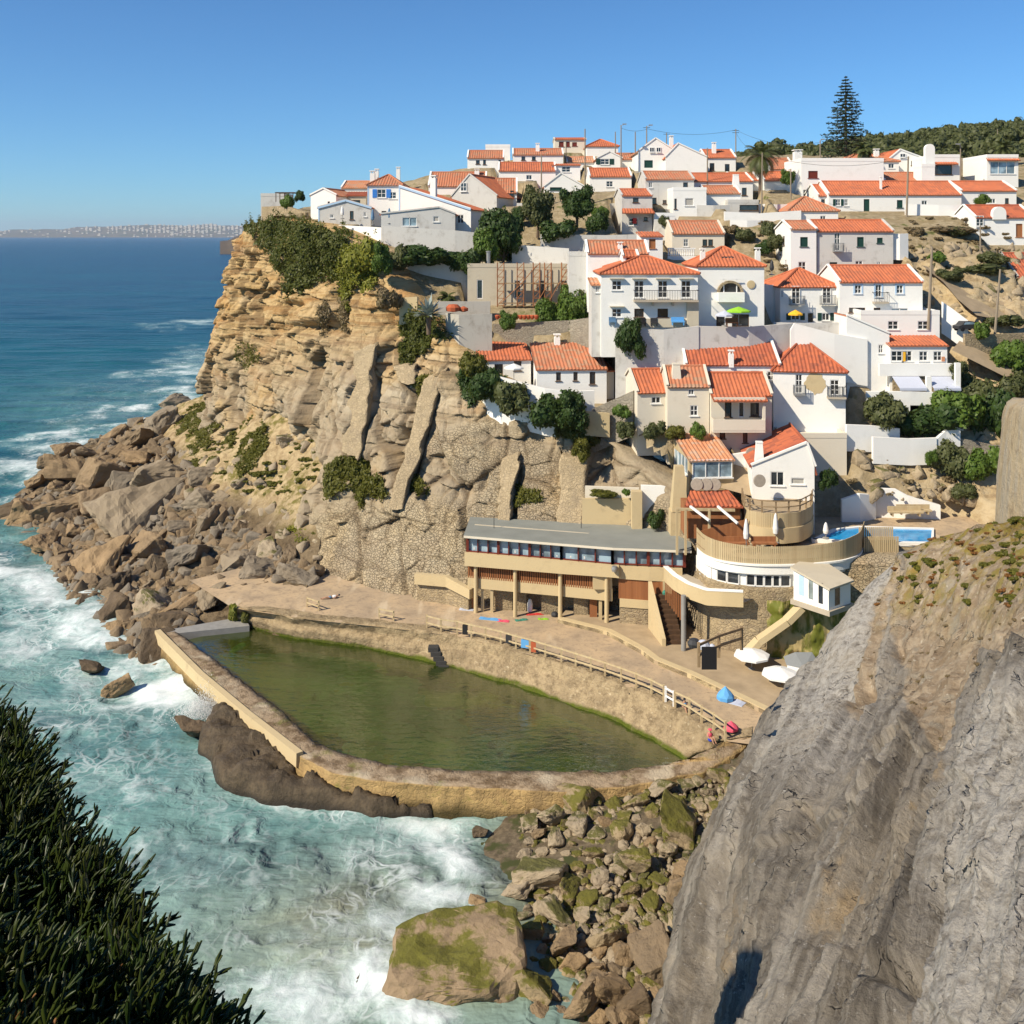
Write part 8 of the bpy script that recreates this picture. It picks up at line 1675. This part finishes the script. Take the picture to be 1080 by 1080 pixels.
# ================================================================ SMALL THINGS
def rail(label, pts, z, hgt=1.0, m='wood_pale', name='railing', posts=None, double=False, rails=(.45, .92)):
    q = [G(u, v, z) for u, v in pts] if z is not None else [P(*p_) for p_ in pts]; r = thing(name, q[0], label, 'railing', 'railings'); 
    for p_ in q:
        mb = MB(); d = p_-q[0]; mb.box(d.x-.07, d.x+.07, d.y-.07, d.y+.07, d.z-.15, d.z+hgt)
        if double: mb.box(d.x+.13, d.x+.25, d.y-.07, d.y+.07, d.z-.15, d.z+hgt)
        obj('post', mb, M[m], r)
    for k in rails:
        mb = MB()
        for a, b in zip(q[:-1], q[1:]): mb.bar(a-q[0]+Vector((0, -.09, hgt*k)), b-q[0]+Vector((0, -.09, hgt*k)), .06, .12)
        obj('rail', mb, M[m], r)
    return r
rail('long pale timber railing along the deck above the pool', [(450, 663), (465, 667), (482, 669), (497, 673), (512, 676), (528, 680), (544, 685), (559, 689), (575, 694), (592, 699), (607, 704), (623, 709), (638, 714), (655, 720), (671, 726), (687, 733), (700, 740)], ZD, 1.2)
rail('white metal gate section in the pool railing', [(702, 741), (710.5, 746)], ZD, 1.15, 'frame')
rail('pale timber railing at the lower right end of the pool deck', [(712, 747), (727, 754), (740, 763), (753, 771), (765, 780)], ZD, 1.25)
rail('short pale barrier near the far end of the pool deck', [(324, 640), (336, 644)], ZD, .9)
rail('single pale barrier above the poolside steps', [(400, 652), (415, 655)], ZD, .9)
rail('timber railing beside the white parasols', [(737, 700), (758, 690), (782, 682)], zt, 1.0, 'wood')
def steps(label, u0, v0, u1, v1, z0, z1, n):
    r0, r1 = G(u0, v0, z0), G(u1, v1, z1); mb = MB()
    for i in range(n):
        k = i/(n-1); q = r0+(r1-r0)*k; mb.box(q.x-.42, q.x+.42, q.y-.26, q.y+.5, q.z-.20, q.z-.02); mb.box(q.x-.40, q.x+.40, q.y-.30, q.y+.4, q.z-.36, q.z-.2)
    return single('stone_steps', mb, M['tarmac'], r0, label, 'steps', 'steps down to the pool')
steps('dark steps cut into the pool bank beside the weed', 457, 682, 468, 701, 3.2, 2.1, 5); steps('short flight of dark steps high on the pool bank', 394, 655, 402, 669, 3.7, 2.7, 4); steps('four dark steps on the right half of the pool bank', 577, 699, 587, 715, 3.6, 2.7, 4)
mb = MB(); q = G(670, 736, 3.3); mb.box(q.x-.5, q.x+.45, q.y-.42, q.y+.4, q.z-.35, q.z+.5); single('drain_opening', mb, M['black'], q, 'dark square drain opening in the pool bank', 'drain')
# parasols
def parasol(label, u, v, D, r_, h, m='fabric', closed=False, base=None):
    q = base or P(u, v, D); o = thing('parasol', q, label, 'parasol', 'parasols'); mb = MB(); mb.tube((0, 0, 0), (0, 0, h), .035, .03, 6); obj('pole', mb, M['steel'], o); mb = MB()
    if closed: mb.lathe([(.05, h*.28), (.20, h*.34), (.24, h*.5), (.17, h*.8), (.10, h*.96), (.03, h*1.03)], 10)
    else:
        n = 8; vs = [(0, 0, h+.30)]+[(r_*math.cos(2*math.pi*i/n), r_*math.sin(2*math.pi*i/n), h-.12) for i in range(n)]+[(r_*.72*math.cos(2*math.pi*(i+.5)/n), r_*.72*math.sin(2*math.pi*(i+.5)/n), h+.02) for i in range(n)]+[(r_*math.cos(2*math.pi*i/n), r_*math.sin(2*math.pi*i/n), h-.26) for i in range(n)]
        fs = []
        for i in range(n): j = (i+1) % n; fs += [(0, 1+i, 9+i), (0, 9+i, 1+j), (1+i, 1+j, 9+i), (1+i, 17+i, 17+j, 1+j)]
        mb.add(vs, fs)
    obj('canopy', mb, M[m], o); mb = MB(); mb.lathe([(.28, 0), (.28, .08), (.06, .12)], 10); obj('base', mb, M['concrete_grey'], o); return o
parasol('open white beach parasol nearest the rubble drum', 793, 706, 77.2, 1.35, 1.25); parasol('open white beach parasol at the edge of the grey slab', 823, 727, 74.6, 1.35, 1.3)
parasol('small light blue beach parasol tilted on the sand', 765, 736, 73, .38, .3, 'cyan', base=G(765, 738, zt)); parasol('pink parasol at the lower right end of the railing', 771, 767, 69, .5, .45, 'pink', base=G(771, 772, ZD))
parasol('closed white parasol on the left of the slatted terrace', 787, 577, 82.5, .3, 2.3, closed=True, base=P(787, 578, 82.5)); parasol('closed white parasol in the middle of the slatted terrace', 818, 572, 83.5, .3, 2.4, closed=True, base=P(818, 573, 83.5)); parasol('closed white parasol by the blue pool', 871, 566, 84.5, .3, 1.3, closed=True, base=P(871, 568, 84.5))
for i_, (u, v, D) in enumerate([(393, 237, 127.5), (410.5, 236, 127.2)]): parasol('closed dark parasol on the cape terrace, '+('left one' if i_ == 0 else 'right one'), u, v, D, .3, 1.9, 'bluegrey', True)
parasol('closed white parasol on the grey cottage terrace', 361, 231, 130.5, .3, 1.6, 'fabric', True)
parasol('lime green parasol on the terrace under the arched bay', 779, 343, 101.2, 1.2, 1.55, 'lime'); parasol('pale parasol beside the lime green one', 764, 344, 101.0, .9, 1.25, 'awning'); parasol('yellow parasol in front of the french door house', 839, 342, 105.2, .75, 1.2, 'yellow')
parasol('white square parasol on the cliff house terrace', 542, 402, 103.6, 1.0, 1.5); parasol('dark closed parasol beside the arched bay house', 814, 290, 104.8, .25, 1.5, 'iron', True)
# grey beach tent
tn = thing('beach_tent', P(848, 713, 75.6), 'grey and white pitched beach tent beside the parasols', 'tent'); mb = MB(); mb.add([(-1.25, -.5, .0), (1.0, -.7, 0), (1.1, 1.2, 0), (-1.1, 1.3, 0), (-.9, .35, 1.35), (.8, .3, 1.35)], [(0, 1, 5, 4)]); mb.v = [(-1.35, -.2, .9), (-.2, -.75, .85), (1.2, -.3, .8), (1.2, 1.1, .9), (-1.2, 1.2, .95), (-.55, .4, 1.6), (.7, .4, 1.6)]; mb.f = [[0, 1, 5], [1, 2, 6, 5], [2, 3, 6], [3, 4, 5, 6], [4, 0, 5]]; mb.mi = [0, 0, 0, 0, 0]; obj('canopy', mb, M['greytent'], tn)
mb = MB(); mb.hexa([(-1.3, -.25, 0), (-.2, -.72, 0), (1.15, -.3, 0), (.2, .6, 0), (-1.3, -.2, .88), (-.2, -.72, .83), (1.15, -.3, .78), (.2, .6, .9)]); obj('side_wall', mb, M['fabric'], tn); mb = MB(); q = P(822, 712, 76.5); single('beach_counter', (mb.box(q.x-.9, q.x+.8, q.y-.3, q.y+.4, q.z-.9, q.z+.0), mb)[1], M['fabric'], (q.x, q.y, q.z-.9), 'white counter standing beside the grey beach tent', 'counter')
# towels and swimmers' things on the deck
def towel(label, u, v, z, L, W, rz, m, name='towel', cat='towel', dz=.03):
    q = G(u, v, z); mb = MB(); n = 6
    vs = [(-L/2+L*i/n, s*W/2, dz+.03*math.sin(i*1.7+s)) for i in range(n+1) for s in (-1, 1)]; vs += [(x, y, -.0) for x, y, _ in vs]; k = 2*(n+1)
    fs = [(2*i, 2*i+2, 2*i+3, 2*i+1) for i in range(n)]+[(2*i, 2*i+1, k+2*i+1, k+2*i) for i in (0, n)]+[(2*i, 2*i+2, k+2*i+2, k+2*i) for i in range(n)]+[(2*i+1, 2*i+3, k+2*i+3, k+2*i+1) for i in range(n)]
    mb.add(vs, fs); o = single(name, mb, M[m], (0, 0, 0), label, cat); o.location = q; o.rotation_euler = (0, 0, rz); return o
towel('cobalt blue towel spread on the deck under the restaurant', 629, 660, ZD+.0, 1.1, .7, .5, 'cobalt'); towel('light blue towel row at the foot of the restaurant', 517, 653, ZD, 1.9, .55, -.25, 'cyan'); towel('red and white towel at the foot of the restaurant', 531, 655, ZD, 1.0, .5, -.2, 'pink'); towel('teal towel hanging over the deck step', 550, 654, ZD, 1.1, .45, .3, 'greencloth'); towel('red towel inside the restaurant arcade', 564, 648, ZD, 1.5, .45, .1, 'redcloth'); towel('pale yellow green towel near the arcade column', 573, 653, ZD, .9, .35, 0, 'lime'); towel('pale blue towel by the tilted blue parasol', 772, 740, zt, 1.1, .5, -.6, 'awning'); towel('blue towel under the pink parasol', 775, 770, ZD, .7, .4, .2, 'cobalt'); towel('pale towel near the left end of the arcade', 492, 643, ZD, 1.3, .5, -.2, 'awning')
def hang(label, u, v, w_, h, m):
    q = G(u, v, ZD); mb = MB(); mb.box(-w_/2, w_/2, -.16, -.11, .92-h, .95); mb.box(-w_/2, w_/2, -.16, .06, .95, .985); o = single('towel', mb, M[m], (0, 0, 0), label, 'towel'); o.location = q; o.rotation_euler = (0, 0, -.25)
hang('black towel hung on the pool railing at left', 491, 671.5, .45, .7, 'black'); hang('dark garment hung over the pool railing', 537, 682.5, .5, .55, 'iron'); hang('bright blue towel hung on the pool railing', 554, 687.5, .62, .55, 'cobalt' if 0 else 'cyan'); hang('pink striped towel hung on the pool railing', 563, 690, .4, .7, 'terracotta')
for lab, u, v, z, m in (('black bags piled under the column left of the arcade', 484, 637, ZD, 'black'), ('dark bags at the foot of the right arcade column', 640, 655, ZD, 'black'), ('black bag beside the steep outdoor stair', 732, 682, zt, 'iron'), ('beach bag pile by the timber railing', 742, 684, zt, 'awning'), ('dark bag among the towels in the arcade', 585, 650, ZD, 'iron')):
    q = G(u, v, z); mb = MB(); rr = random.Random(u); mb.lathe([(.05, 0), (.30, .03), (.33, .18), (.22, .36), (.06, .42)], 9, (0, 0, 0)); mb.lathe([(.05, 0), (.2, .03), (.22, .14), (.05, .26)], 8, (.4, -.1, 0)); o = single('beach_bag', mb, M[m], (0, 0, 0), lab, 'bag'); o.location = q
mb = MB(); mb.box(-.35, .35, -.03, .03, 0, 1.05); o = single('menu_board', mb, M['black'], (0, 0, 0), 'black menu board standing by the timber railing', 'board'); o.location = G(748, 706, zt)
mb = MB(); mb.lathe([(.0, 0), (.26, .1), (.3, .8), (.18, 1.25), (0, 1.35)], 10); o = single('surf_float', mb, M['fabric'], (0, 0, 0), 'tall white float leaning in the restaurant arcade', 'float'); o.location = G(559, 646, ZD); o.scale = (.8, .5, .9)
# people (tiny in the picture, still continuous bodies)
def person(label, joints, radii, edges, loc, rz, cloth, name='person', sub=1):
    me = bpy.data.meshes.new('body'); me.from_pydata(joints, edges, []); o = bpy.data.objects.new(name, me); COL.objects.link(o); o.location = loc; o.rotation_euler = (0, 0, rz); me.materials.append(M['skin'])
    md = o.modifiers.new('skin', 'SKIN'); sv = me.skin_vertices[0].data
    for v, r_ in zip(sv, radii): v.radius = (r_, r_)
    sv[0].use_root = True; o.modifiers.new('sub', 'SUBSURF').levels = sub; o.modifiers['sub'].render_levels = sub; setp(o, label, 'person')
    for nm, c, sc_, m in cloth: mb = MB(); mb.lathe([(.02, -1), (.7, -.8), (1, -.1), (.9, .5), (.5, .9), (.02, 1)], 10); q = obj(nm, mb, M[m], o); q.location = c; q.scale = sc_
    return o
LYING = [(0, 0, .12), (.25, 0, .13), (.48, 0, .14), (.58, 0, .16), (.72, 0, .19), (-.25, .09, .10), (-.5, .1, .12), (-.85, .1, .06), (-.95, .1, .10), (-.25, -.09, .10), (-.5, -.1, .18), (-.85, -.1, .06), (-.95, -.1, .1), (.42, .2, .12), (.2, .26, .07), (0, .28, .05), (.42, -.2, .12), (.25, -.28, .07), (.1, -.2, .1)]
LR = [.11, .11, .12, .05, .095, .075, .06, .035, .03, .075, .06, .035, .03, .05, .038, .03, .05, .038, .03]; LE = [(0, 1), (1, 2), (2, 3), (3, 4), (0, 5), (5, 6), (6, 7), (7, 8), (0, 9), (9, 10), (10, 11), (11, 12), (2, 13), (13, 14), (14, 15), (2, 16), (16, 17), (17, 18)]
SIT = [(0, 0, .13), (-.03, 0, .32), (-.04, 0, .52), (-.01, 0, .6), (.0, 0, .72), (.28, .1, .32), (.42, .1, .05), (.5, .1, .04), (.28, -.1, .32), (.42, -.1, .05), (.5, -.1, .04), (-.04, .17, .49), (.08, .22, .32), (.24, .14, .32), (-.04, -.17, .49), (.08, -.22, .32), (.24, -.14, .32)]
SR = [.13, .11, .11, .05, .095, .07, .04, .03, .07, .04, .03, .05, .038, .028, .05, .038, .028]; SE = [(0, 1), (1, 2), (2, 3), (3, 4), (0, 5), (5, 6), (6, 7), (0, 8), (8, 9), (9, 10), (2, 11), (11, 12), (12, 13), (2, 14), (14, 15), (15, 16)]
for lab, u, v, z, rz, kind, cl in (('person lying on the deck beside the cobalt blue towel', 619, 659, ZD+.03, 2.9, 'l', [('shorts', (0, 0, .12), (.17, .15, .10), 'black'), ('hair', (.76, 0, .21), (.09, .1, .09), 'iron')]), ('person sitting on a blue towel by the pool railing', 722, 749, ZD, -1.2, 's', [('shirt', (-.04, 0, .38), (.15, .18, .2), 'cyan'), ('hair', (-.02, 0, .76), (.1, .1, .08), 'iron')]), ('person in a pink top crouching at the end of the pool wall', 749, 782, 3.9, -1.0, 's', [('shirt', (-.04, 0, .40), (.16, .19, .2), 'pink'), ('hat', (0, 0, .78), (.15, .15, .05), 'pink'), ('shorts', (.05, 0, .15), (.2, .19, .12), 'cobalt')]), ('person lying on the deck at the far end by the cliff', 349, 631, ZD+.03, .4, 'l', [('shirt', (.3, 0, .13), (.26, .18, .13), 'fabric'), ('shorts', (-.05, 0, .12), (.2, .16, .11), 'bluegrey'), ('hair', (.76, 0, .21), (.09, .1, .09), 'iron')])):
    person(lab, LYING if kind == 'l' else SIT, LR if kind == 'l' else SR, LE if kind == 'l' else SE, G(u, v, z), rz, cl)
# millstones, round timber deck, small roofs by the pavilion
for lab, u, v in (('millstone leaning first from the left under the pavilion', 735, 511), ('millstone leaning in the middle under the pavilion', 745, 511), ('millstone leaning nearest the yard under the pavilion', 754, 511), ('carved millstone propped against the white gable house', 801, 507), ('millstone hung high on the white wall right of the pavilion', 792.5, 478)):
    mb = MB(); mb.lathe([(.12, -.11), (.50, -.11), (.53, -.06), (.53, .06), (.50, .11), (.12, .11)], 22); o = single('millstone', mb, M['millstone'], (0, 0, 0), lab, 'millstone', 'millstones'); o.location = P(u, v, 88.6 if u < 760 else (86.9 if u > 795 else 93.2)); o.rotation_euler = (R(82), 0, R(-8 if u < 760 else 6))
tk = thing('round_timber_deck', P(830, 557, 84), 'rounded vertical board timber deck below the white gable house', 'deck'); O = tk.location.copy(); arc2 = [(783, 88.5), (784, 86.2), (790, 84.8), (805, 84.0), (825, 83.8), (845, 84.4), (856, 86.2), (858, 88.5)]; ac = smooth(pline([(*rpt(u, d), 0) for u, d in arc2], 70), 5)
z0, z1 = zl(557, 84), zl(539, 84.6); mb = MB()
for i in range(70):
    q = ac[i]; d = ac[min(i+1, 69)]-ac[max(i-1, 0)]; d /= np.linalg.norm(d); w_ = .085; a = Vector(q-d*w_); b = Vector(q+d*w_); o_ = Vector((-d[1]*.06, d[0]*.06, 0)); zz_ = lambda z: Vector((0, 0, z)); mb.hexa([a+zz_(z0), b+zz_(z0), b+o_+zz_(z0), a+o_+zz_(z0), a+zz_(z1), b+zz_(z1), b+o_+zz_(z1), a+o_+zz_(z1)])
obj('board_skirt', mb, M['wood_pale'], tk, off=O); mb = MB(); inn = [(x, y+.12) for x, y, _ in ac]; mb.strip(inn, z0-.8, z1-.1, .15); obj('skirt_backing', mb, M['wood_dark'], tk, off=O); mb = MB(); mb.poly([(x, y+.02, z1-.03) for x, y, _ in ac]+[(*rpt(850, 89.5), z1-.03), (*rpt(790, 90), z1-.03)]); obj('deck_floor', mb, M['sand'], tk, off=O)
mb = MB(); mb.strip([(x, y-.15) for x, y, _ in ac], z0-1.2, z0+.04, .8); obj('kerb', mb, M['ochre'], tk, off=O)
for i in range(2, 70, 6): q = ac[i]; mb = MB(); mb.box(q[0]-.06, q[0]+.06, q[1]+.06, q[1]+.18, z1-.03, z1+1.0); obj('post', mb, M['wood'], tk, off=O)
for zz_ in (.5, .98):
    mb = MB()
    for i in range(2, 68): mb.bar((ac[i][0], ac[i][1]+.05, z1+zz_), (ac[i+1][0], ac[i+1][1]+.05, z1+zz_), .05, .09)
    obj('rail', mb, M['wood'], tk, off=O)
hw = thing('tiled_kiosk', P(752, 560, 86), 'small kiosk with weathered tile roof and dark timber wall by the obelisk', 'kiosk'); O = hw.location.copy(); kk = 86/F; mb = MB(); Pz = lambda u, v, d: P(u, v, d)-O; roof_face(mb, Pz(722, 534, 85.2), Pz(784, 535, 85.2), Pz(728, 518, 88.6), Pz(768, 517, 88.6), .36, .09, seed=4); obj('roof', mb, M['tile_old'], hw)
mb = MB(); a, b = Pz(724, 562, 85.6), Pz(781, 562, 85.6); mb.box(a.x, b.x, a.y+.1, a.y+3, a.z-.5, Pz(724, 534, 85.6).z-.05); obj('wall', mb, M['wood_red'], hw)
for (u0, v0, d0, u1, v1, d1) in ((728, 534, 85, 748, 549, 82.6), (757, 534, 85, 778, 552, 82.6)): mb = MB(); mb.bar(Pz(u0, v0, d0), Pz(u1, v1, d1), .16, .16); obj('beam', mb, M['frame'], hw)
mb = MB(); mb.bar(Pz(713, 537, 84.9), Pz(775, 538, 84.9), .2, .2); obj('lintel_beam', mb, M['wood_pale'], hw)
for u in (714, 723, 748): mb = MB(); q = Pz(u, 537, 84.85); mb.box(q.x-.09, q.x+.09, q.y-.1, q.y+.1, Pz(u, 585, 84.85).z, q.z); obj('post', mb, M['wood_pale'], hw)
fc = thing('brown_slat_screen', P(770, 570, 83.5), 'brown slatted screen behind the closed parasols', 'screen'); mb = MB(); O = fc.location.copy(); a, b = P(736, 566, 84.5), P(788, 562, 84.8)
for i in range(40): q = a+(b-a)*i/39; zt2 = P(0, 560-12*i/39, 84.6).z; mb.box(q.x-.05, q.x+.05, q.y-.05, q.y, 11.2, zt2)
obj('slat', mb, M['wood_red'], fc, off=O)
for lab, u, v, D in (('brown lounge bench on the slatted terrace', 806, 577, 82.4), ('brown lounge chair beside the closed parasol', 777, 577, 82.8), ('long timber bench by the white pool wall', 964, 542, 91.5), ('timber bench behind the blue pool', 955, 544, 91)):
    q = P(u, v, D); mb = MB(); L = 1.0 if D < 90 else 1.5; mb.box(-L, L, -.3, .3, .28, .40); 
    for s in (-1, 1): mb.box(s*L*.8-.06, s*L*.8+.06, -.28, .28, 0, .28)
    mb.box(-L, L, .24, .32, .42, .78); o = single('bench', mb, M['wood_red' if D < 90 else 'wood_pale'], (0, 0, 0), lab, 'bench', 'benches'); o.location = q
# poles, lamps, cables
def pole(label, u, vb, vt, D, lamp=0, lean=0, arms=0, r_=.10, m='pole', name='utility_pole', cat='pole'):
    q = P(u, vb, D); k = D/F; h = (vb-vt)*k; o = thing(name, q, label, cat, 'poles above the village'); mb = MB(); mb.tube((0, 0, -1.5), (lean*k, 0, h), r_*1.2, r_*.8, 7); obj('shaft', mb, M[m], o)
    if arms: mb = MB(); [mb.bar((lean*k-.55, 0, h-.25-.35*i), (lean*k+.55, 0, h-.25-.35*i), .07, .07) for i in range(arms)]; obj('cross_arm', mb, M['iron'], o)
    if lamp: mb = MB(); mb.bar((lean*k, 0, h-.1), (lean*k+lamp, -.3, h+.1), .06); mb.box(lean*k+lamp-.3, lean*k+lamp+.3, -.45, -.2, h+.05, h+.2); obj('lamp_head', mb, M['steel'], o)
    return o
for a in [('street lamp on the skyline left of the tall gable', 655, 176, 132, 158, .5, 0, 0), ('street lamp at the skyline above the tall gable', 682, 172, 133, 162, .6, 0, 1), ('thin pole by the summit house', 649, 170, 139, 170), ('thin pole between the skyline lamps', 670, 176, 139, 165), ('utility pole beside the palm', 803, 226, 161, 136, 0, 1, 0), ('wooden utility pole on the skyline by the broad gable', 776, 176, 136, 165, 0, 0, 2), ('thin pole in front of the broad gable', 746, 200, 156, 146), ('utility pole in front of the white row house', 956, 222, 165, 134, 0, 2, 0, .13), ('leaning pole with lamp beside the blue framed house', 979, 332, 260, 104, 0, 4, 0, .14), ('leaning wooden pole by the parked car', 1048, 352, 284, 104.5, 0, 7, 0, .12), ('street lamp pole at the upper right by the terrace house', 1013, 190, 153, 148, -.5), ('grey pole in front of the trees at centre', 571, 203, 163, 140), ('tall thin pole among the central roofs', 617, 205, 136, 140), ('pole near the pine at the skyline', 865, 172, 148, 158, .3), ('pole left of the plain white block', 834, 206, 178, 140), ('tall dark mast beyond the summit house', 703, 160, 140, 178, 0, 0, 1), ('thin pole over the headland roofs', 597, 170, 150, 170), ('pole by the dry slope steps', 1034, 262, 238, 121), ('antenna mast at the far right of the hill', 1052, 160, 136, 230)]: pole(*a)
def cable(label, a, b, sag):
    a, b = Vector(a), Vector(b); mb = MB(); pts_ = [a+(b-a)*i/10-Vector((0, 0, sag*4*(i/10)*(1-i/10))) for i in range(11)]; mb.path(pts_, [.022]*11, 4); single('power_cable', mb, M['wire'], a, label, 'cable', 'overhead cables')
cable('overhead cable from the skyline pole to the tall gable', P(776, 137, 165), P(683, 136, 162), .8); cable('overhead cable running from the skyline pole towards the pine', P(776, 137, 165), P(865, 150, 158), 1.2); cable('overhead cable falling to the palm pole', P(776, 140, 165), P(804, 163, 136), .8); cable('overhead cable over the row house', P(804, 163, 136), P(957, 166, 134), 1.3); cable('overhead cable along the skyline lamps', P(683, 136, 162), P(655, 135, 158), .4)
# parked car
cr = thing('parked_car', P(1019, 349, 104.3), 'dark parked car at the lane end beside a round bush', 'car', None, .25); mb = MB(); prof = [(-1.25, .25), (-1.25, .55), (-.85, .66), (-.5, 1.0), (.5, 1.0), (.9, .66), (1.25, .58), (1.25, .25)]; n = len(prof)
mb.add([(x, -.5, z) for x, z in prof]+[(x, .5, z) for x, z in prof], [tuple(range(n)), tuple(range(2*n-1, n-1, -1))]+[(i, (i+1) % n, n+(i+1) % n, n+i) for i in range(n)]); obj('body', mb, M['iron'], cr); mb = MB(); mb.add([(x, -.51, z) for x, z in ((-.7, .70), (-.45, .94), (.45, .94), (.75, .70))]+[(x, -.49, z) for x, z in ((-.7, .70), (-.45, .94), (.45, .94), (.75, .70))], [(0, 1, 2, 3), (7, 6, 5, 4), (0, 4, 5, 1), (1, 5, 6, 2), (2, 6, 7, 3), (3, 7, 4, 0)]); obj('side_window', mb, M['glass_blue'], cr)
for x in (-.8, .8):
    for y in (-.5, .5): mb = MB(); mb.tube((x, y-.06, .22), (x, y+.06, .22), .22, .22, 12); obj('wheel', mb, M['black'], cr)
# terrace clutter below the balcony house and others
for lab, u, v, D, m, w_ in (('blue bench box on the terrace of the balcony house', 715, 343, 101.9, 'cyan', .65), ('black motor scooter under the balcony', 677, 344, 102, 'black', .4), ('dark garden chair under the balcony', 690, 344, 102, 'iron', .35), ('grey covered seat left on the balcony house terrace', 646, 343, 102.2, 'bluegrey', .35), ('dark table set under the lime parasol', 772, 344, 101.1, 'wood_red', .6)):
    q = P(u, v, D); mb = MB(); mb.box(-w_, w_, -.25, .25, .3, .42); mb.box(-w_, w_, .2, .27, .42, .8); [mb.box(s*w_*.85-.04, s*w_*.85+.04, a_-.04, a_+.04, 0, .3) for s in (-1, 1) for a_ in (-.2, .2)]; o = single('garden_seat', mb, M[m], (0, 0, 0), lab, 'garden seat'); o.location = q
bl = thing('balustrade', P(705, 270, 121.5), 'white balustrade in front of the cream house', 'balustrade'); mb = MB(); k = 121.5/F; [mb.lathe([(.05, 0), (.1, .1), (.06, .4), (.1, .75), (.05, .85)], 6, ((i*1.9)*k, 0, 0)) for i in range(15)]; obj('baluster', mb, M['frame'], bl); mb = MB(); mb.box(-.1, 28.6*k, -.1, .1, .85, .97); mb.box(-.1, 28.6*k, -.12, .12, -1.5, 0); obj('rail', mb, M['white'], bl)
pg = thing('pergola', P(292, 213, 146), 'flat dark pergola on the headland tip beside the white block', 'pergola'); mb = MB(); k = 146/F; [mb.tube((x*k, y, 0), (x*k, y, 9.5*k), .06, .06, 6) for x in (-1, 8, 17) for y in (0, 2.5)]; obj('post', mb, M['wood_dark'], pg); mb = MB(); [mb.box(-2*k, 19*k, y, y+.1, 9.5*k, 9.5*k+.12) for y in (0, .6, 1.2, 1.8, 2.5)]; obj('beam', mb, M['wood_dark'], pg)
cl = thing('terracotta_pots', P(543, 337, 111), 'row of orange terracotta pots and pipes on the wall by the scaffolding', 'pots'); mb = MB(); rr = random.Random(2)
for i in range(11): mb.lathe([(.12, 0), (.25, .25), (.28, .4), (.2, .5)], 9, (-1.9+i*.42, rr.uniform(-.1, .1), 0))
obj('pot', mb, M['terracotta'], cl); q = P(478, 329, 110); mb = MB(); mb.lathe([(.2, 0), (.75, .1), (.8, .5), (.5, .8), (.05, .85)], 10); mb.lathe([(.2, 0), (.5, .1), (.5, .4), (.05, .6)], 9, (1.1, .2, 0)); o = single('tarpaulin_heap', mb, M['terracotta'], (0, 0, 0), 'red brown covered heap on the agave terrace', 'tarpaulin'); o.location = q
mb = MB(); mb.tube((0, 0, -.5), (0, 0, 2.0), .24, .24, 10); mb.lathe([(.3, 2.0), (.3, 2.1), (.1, 2.15)], 10); o = single('metal_flue', mb, M['steel'], (0, 0, 0), 'round grey metal flue behind the scaffolded house', 'flue'); o.location = P(515, 284, 119)
# haze: one closed box of thin air; camera, scene and coast inside
mb = MB(); mb.box(-24000, 24000, -60, 32000, -12.0, 420); hzm = bpy.data.materials.new('haze_air'); hzm.use_nodes = True; nt = hzm.node_tree; nt.nodes.clear(); o_ = nt.nodes.new('ShaderNodeOutputMaterial'); v_ = nt.nodes.new('ShaderNodeVolumePrincipled'); v_.inputs['Color'].default_value = (.72, .84, 1, 1); v_.inputs['Density'].default_value = .000035; v_.inputs['Anisotropy'].default_value = .2; nt.links.new(v_.outputs[0], o_.inputs['Volume'])
setp(obj('haze', mb, hzm), None, None, None, 'stuff')
print('boulders', nbould[0])
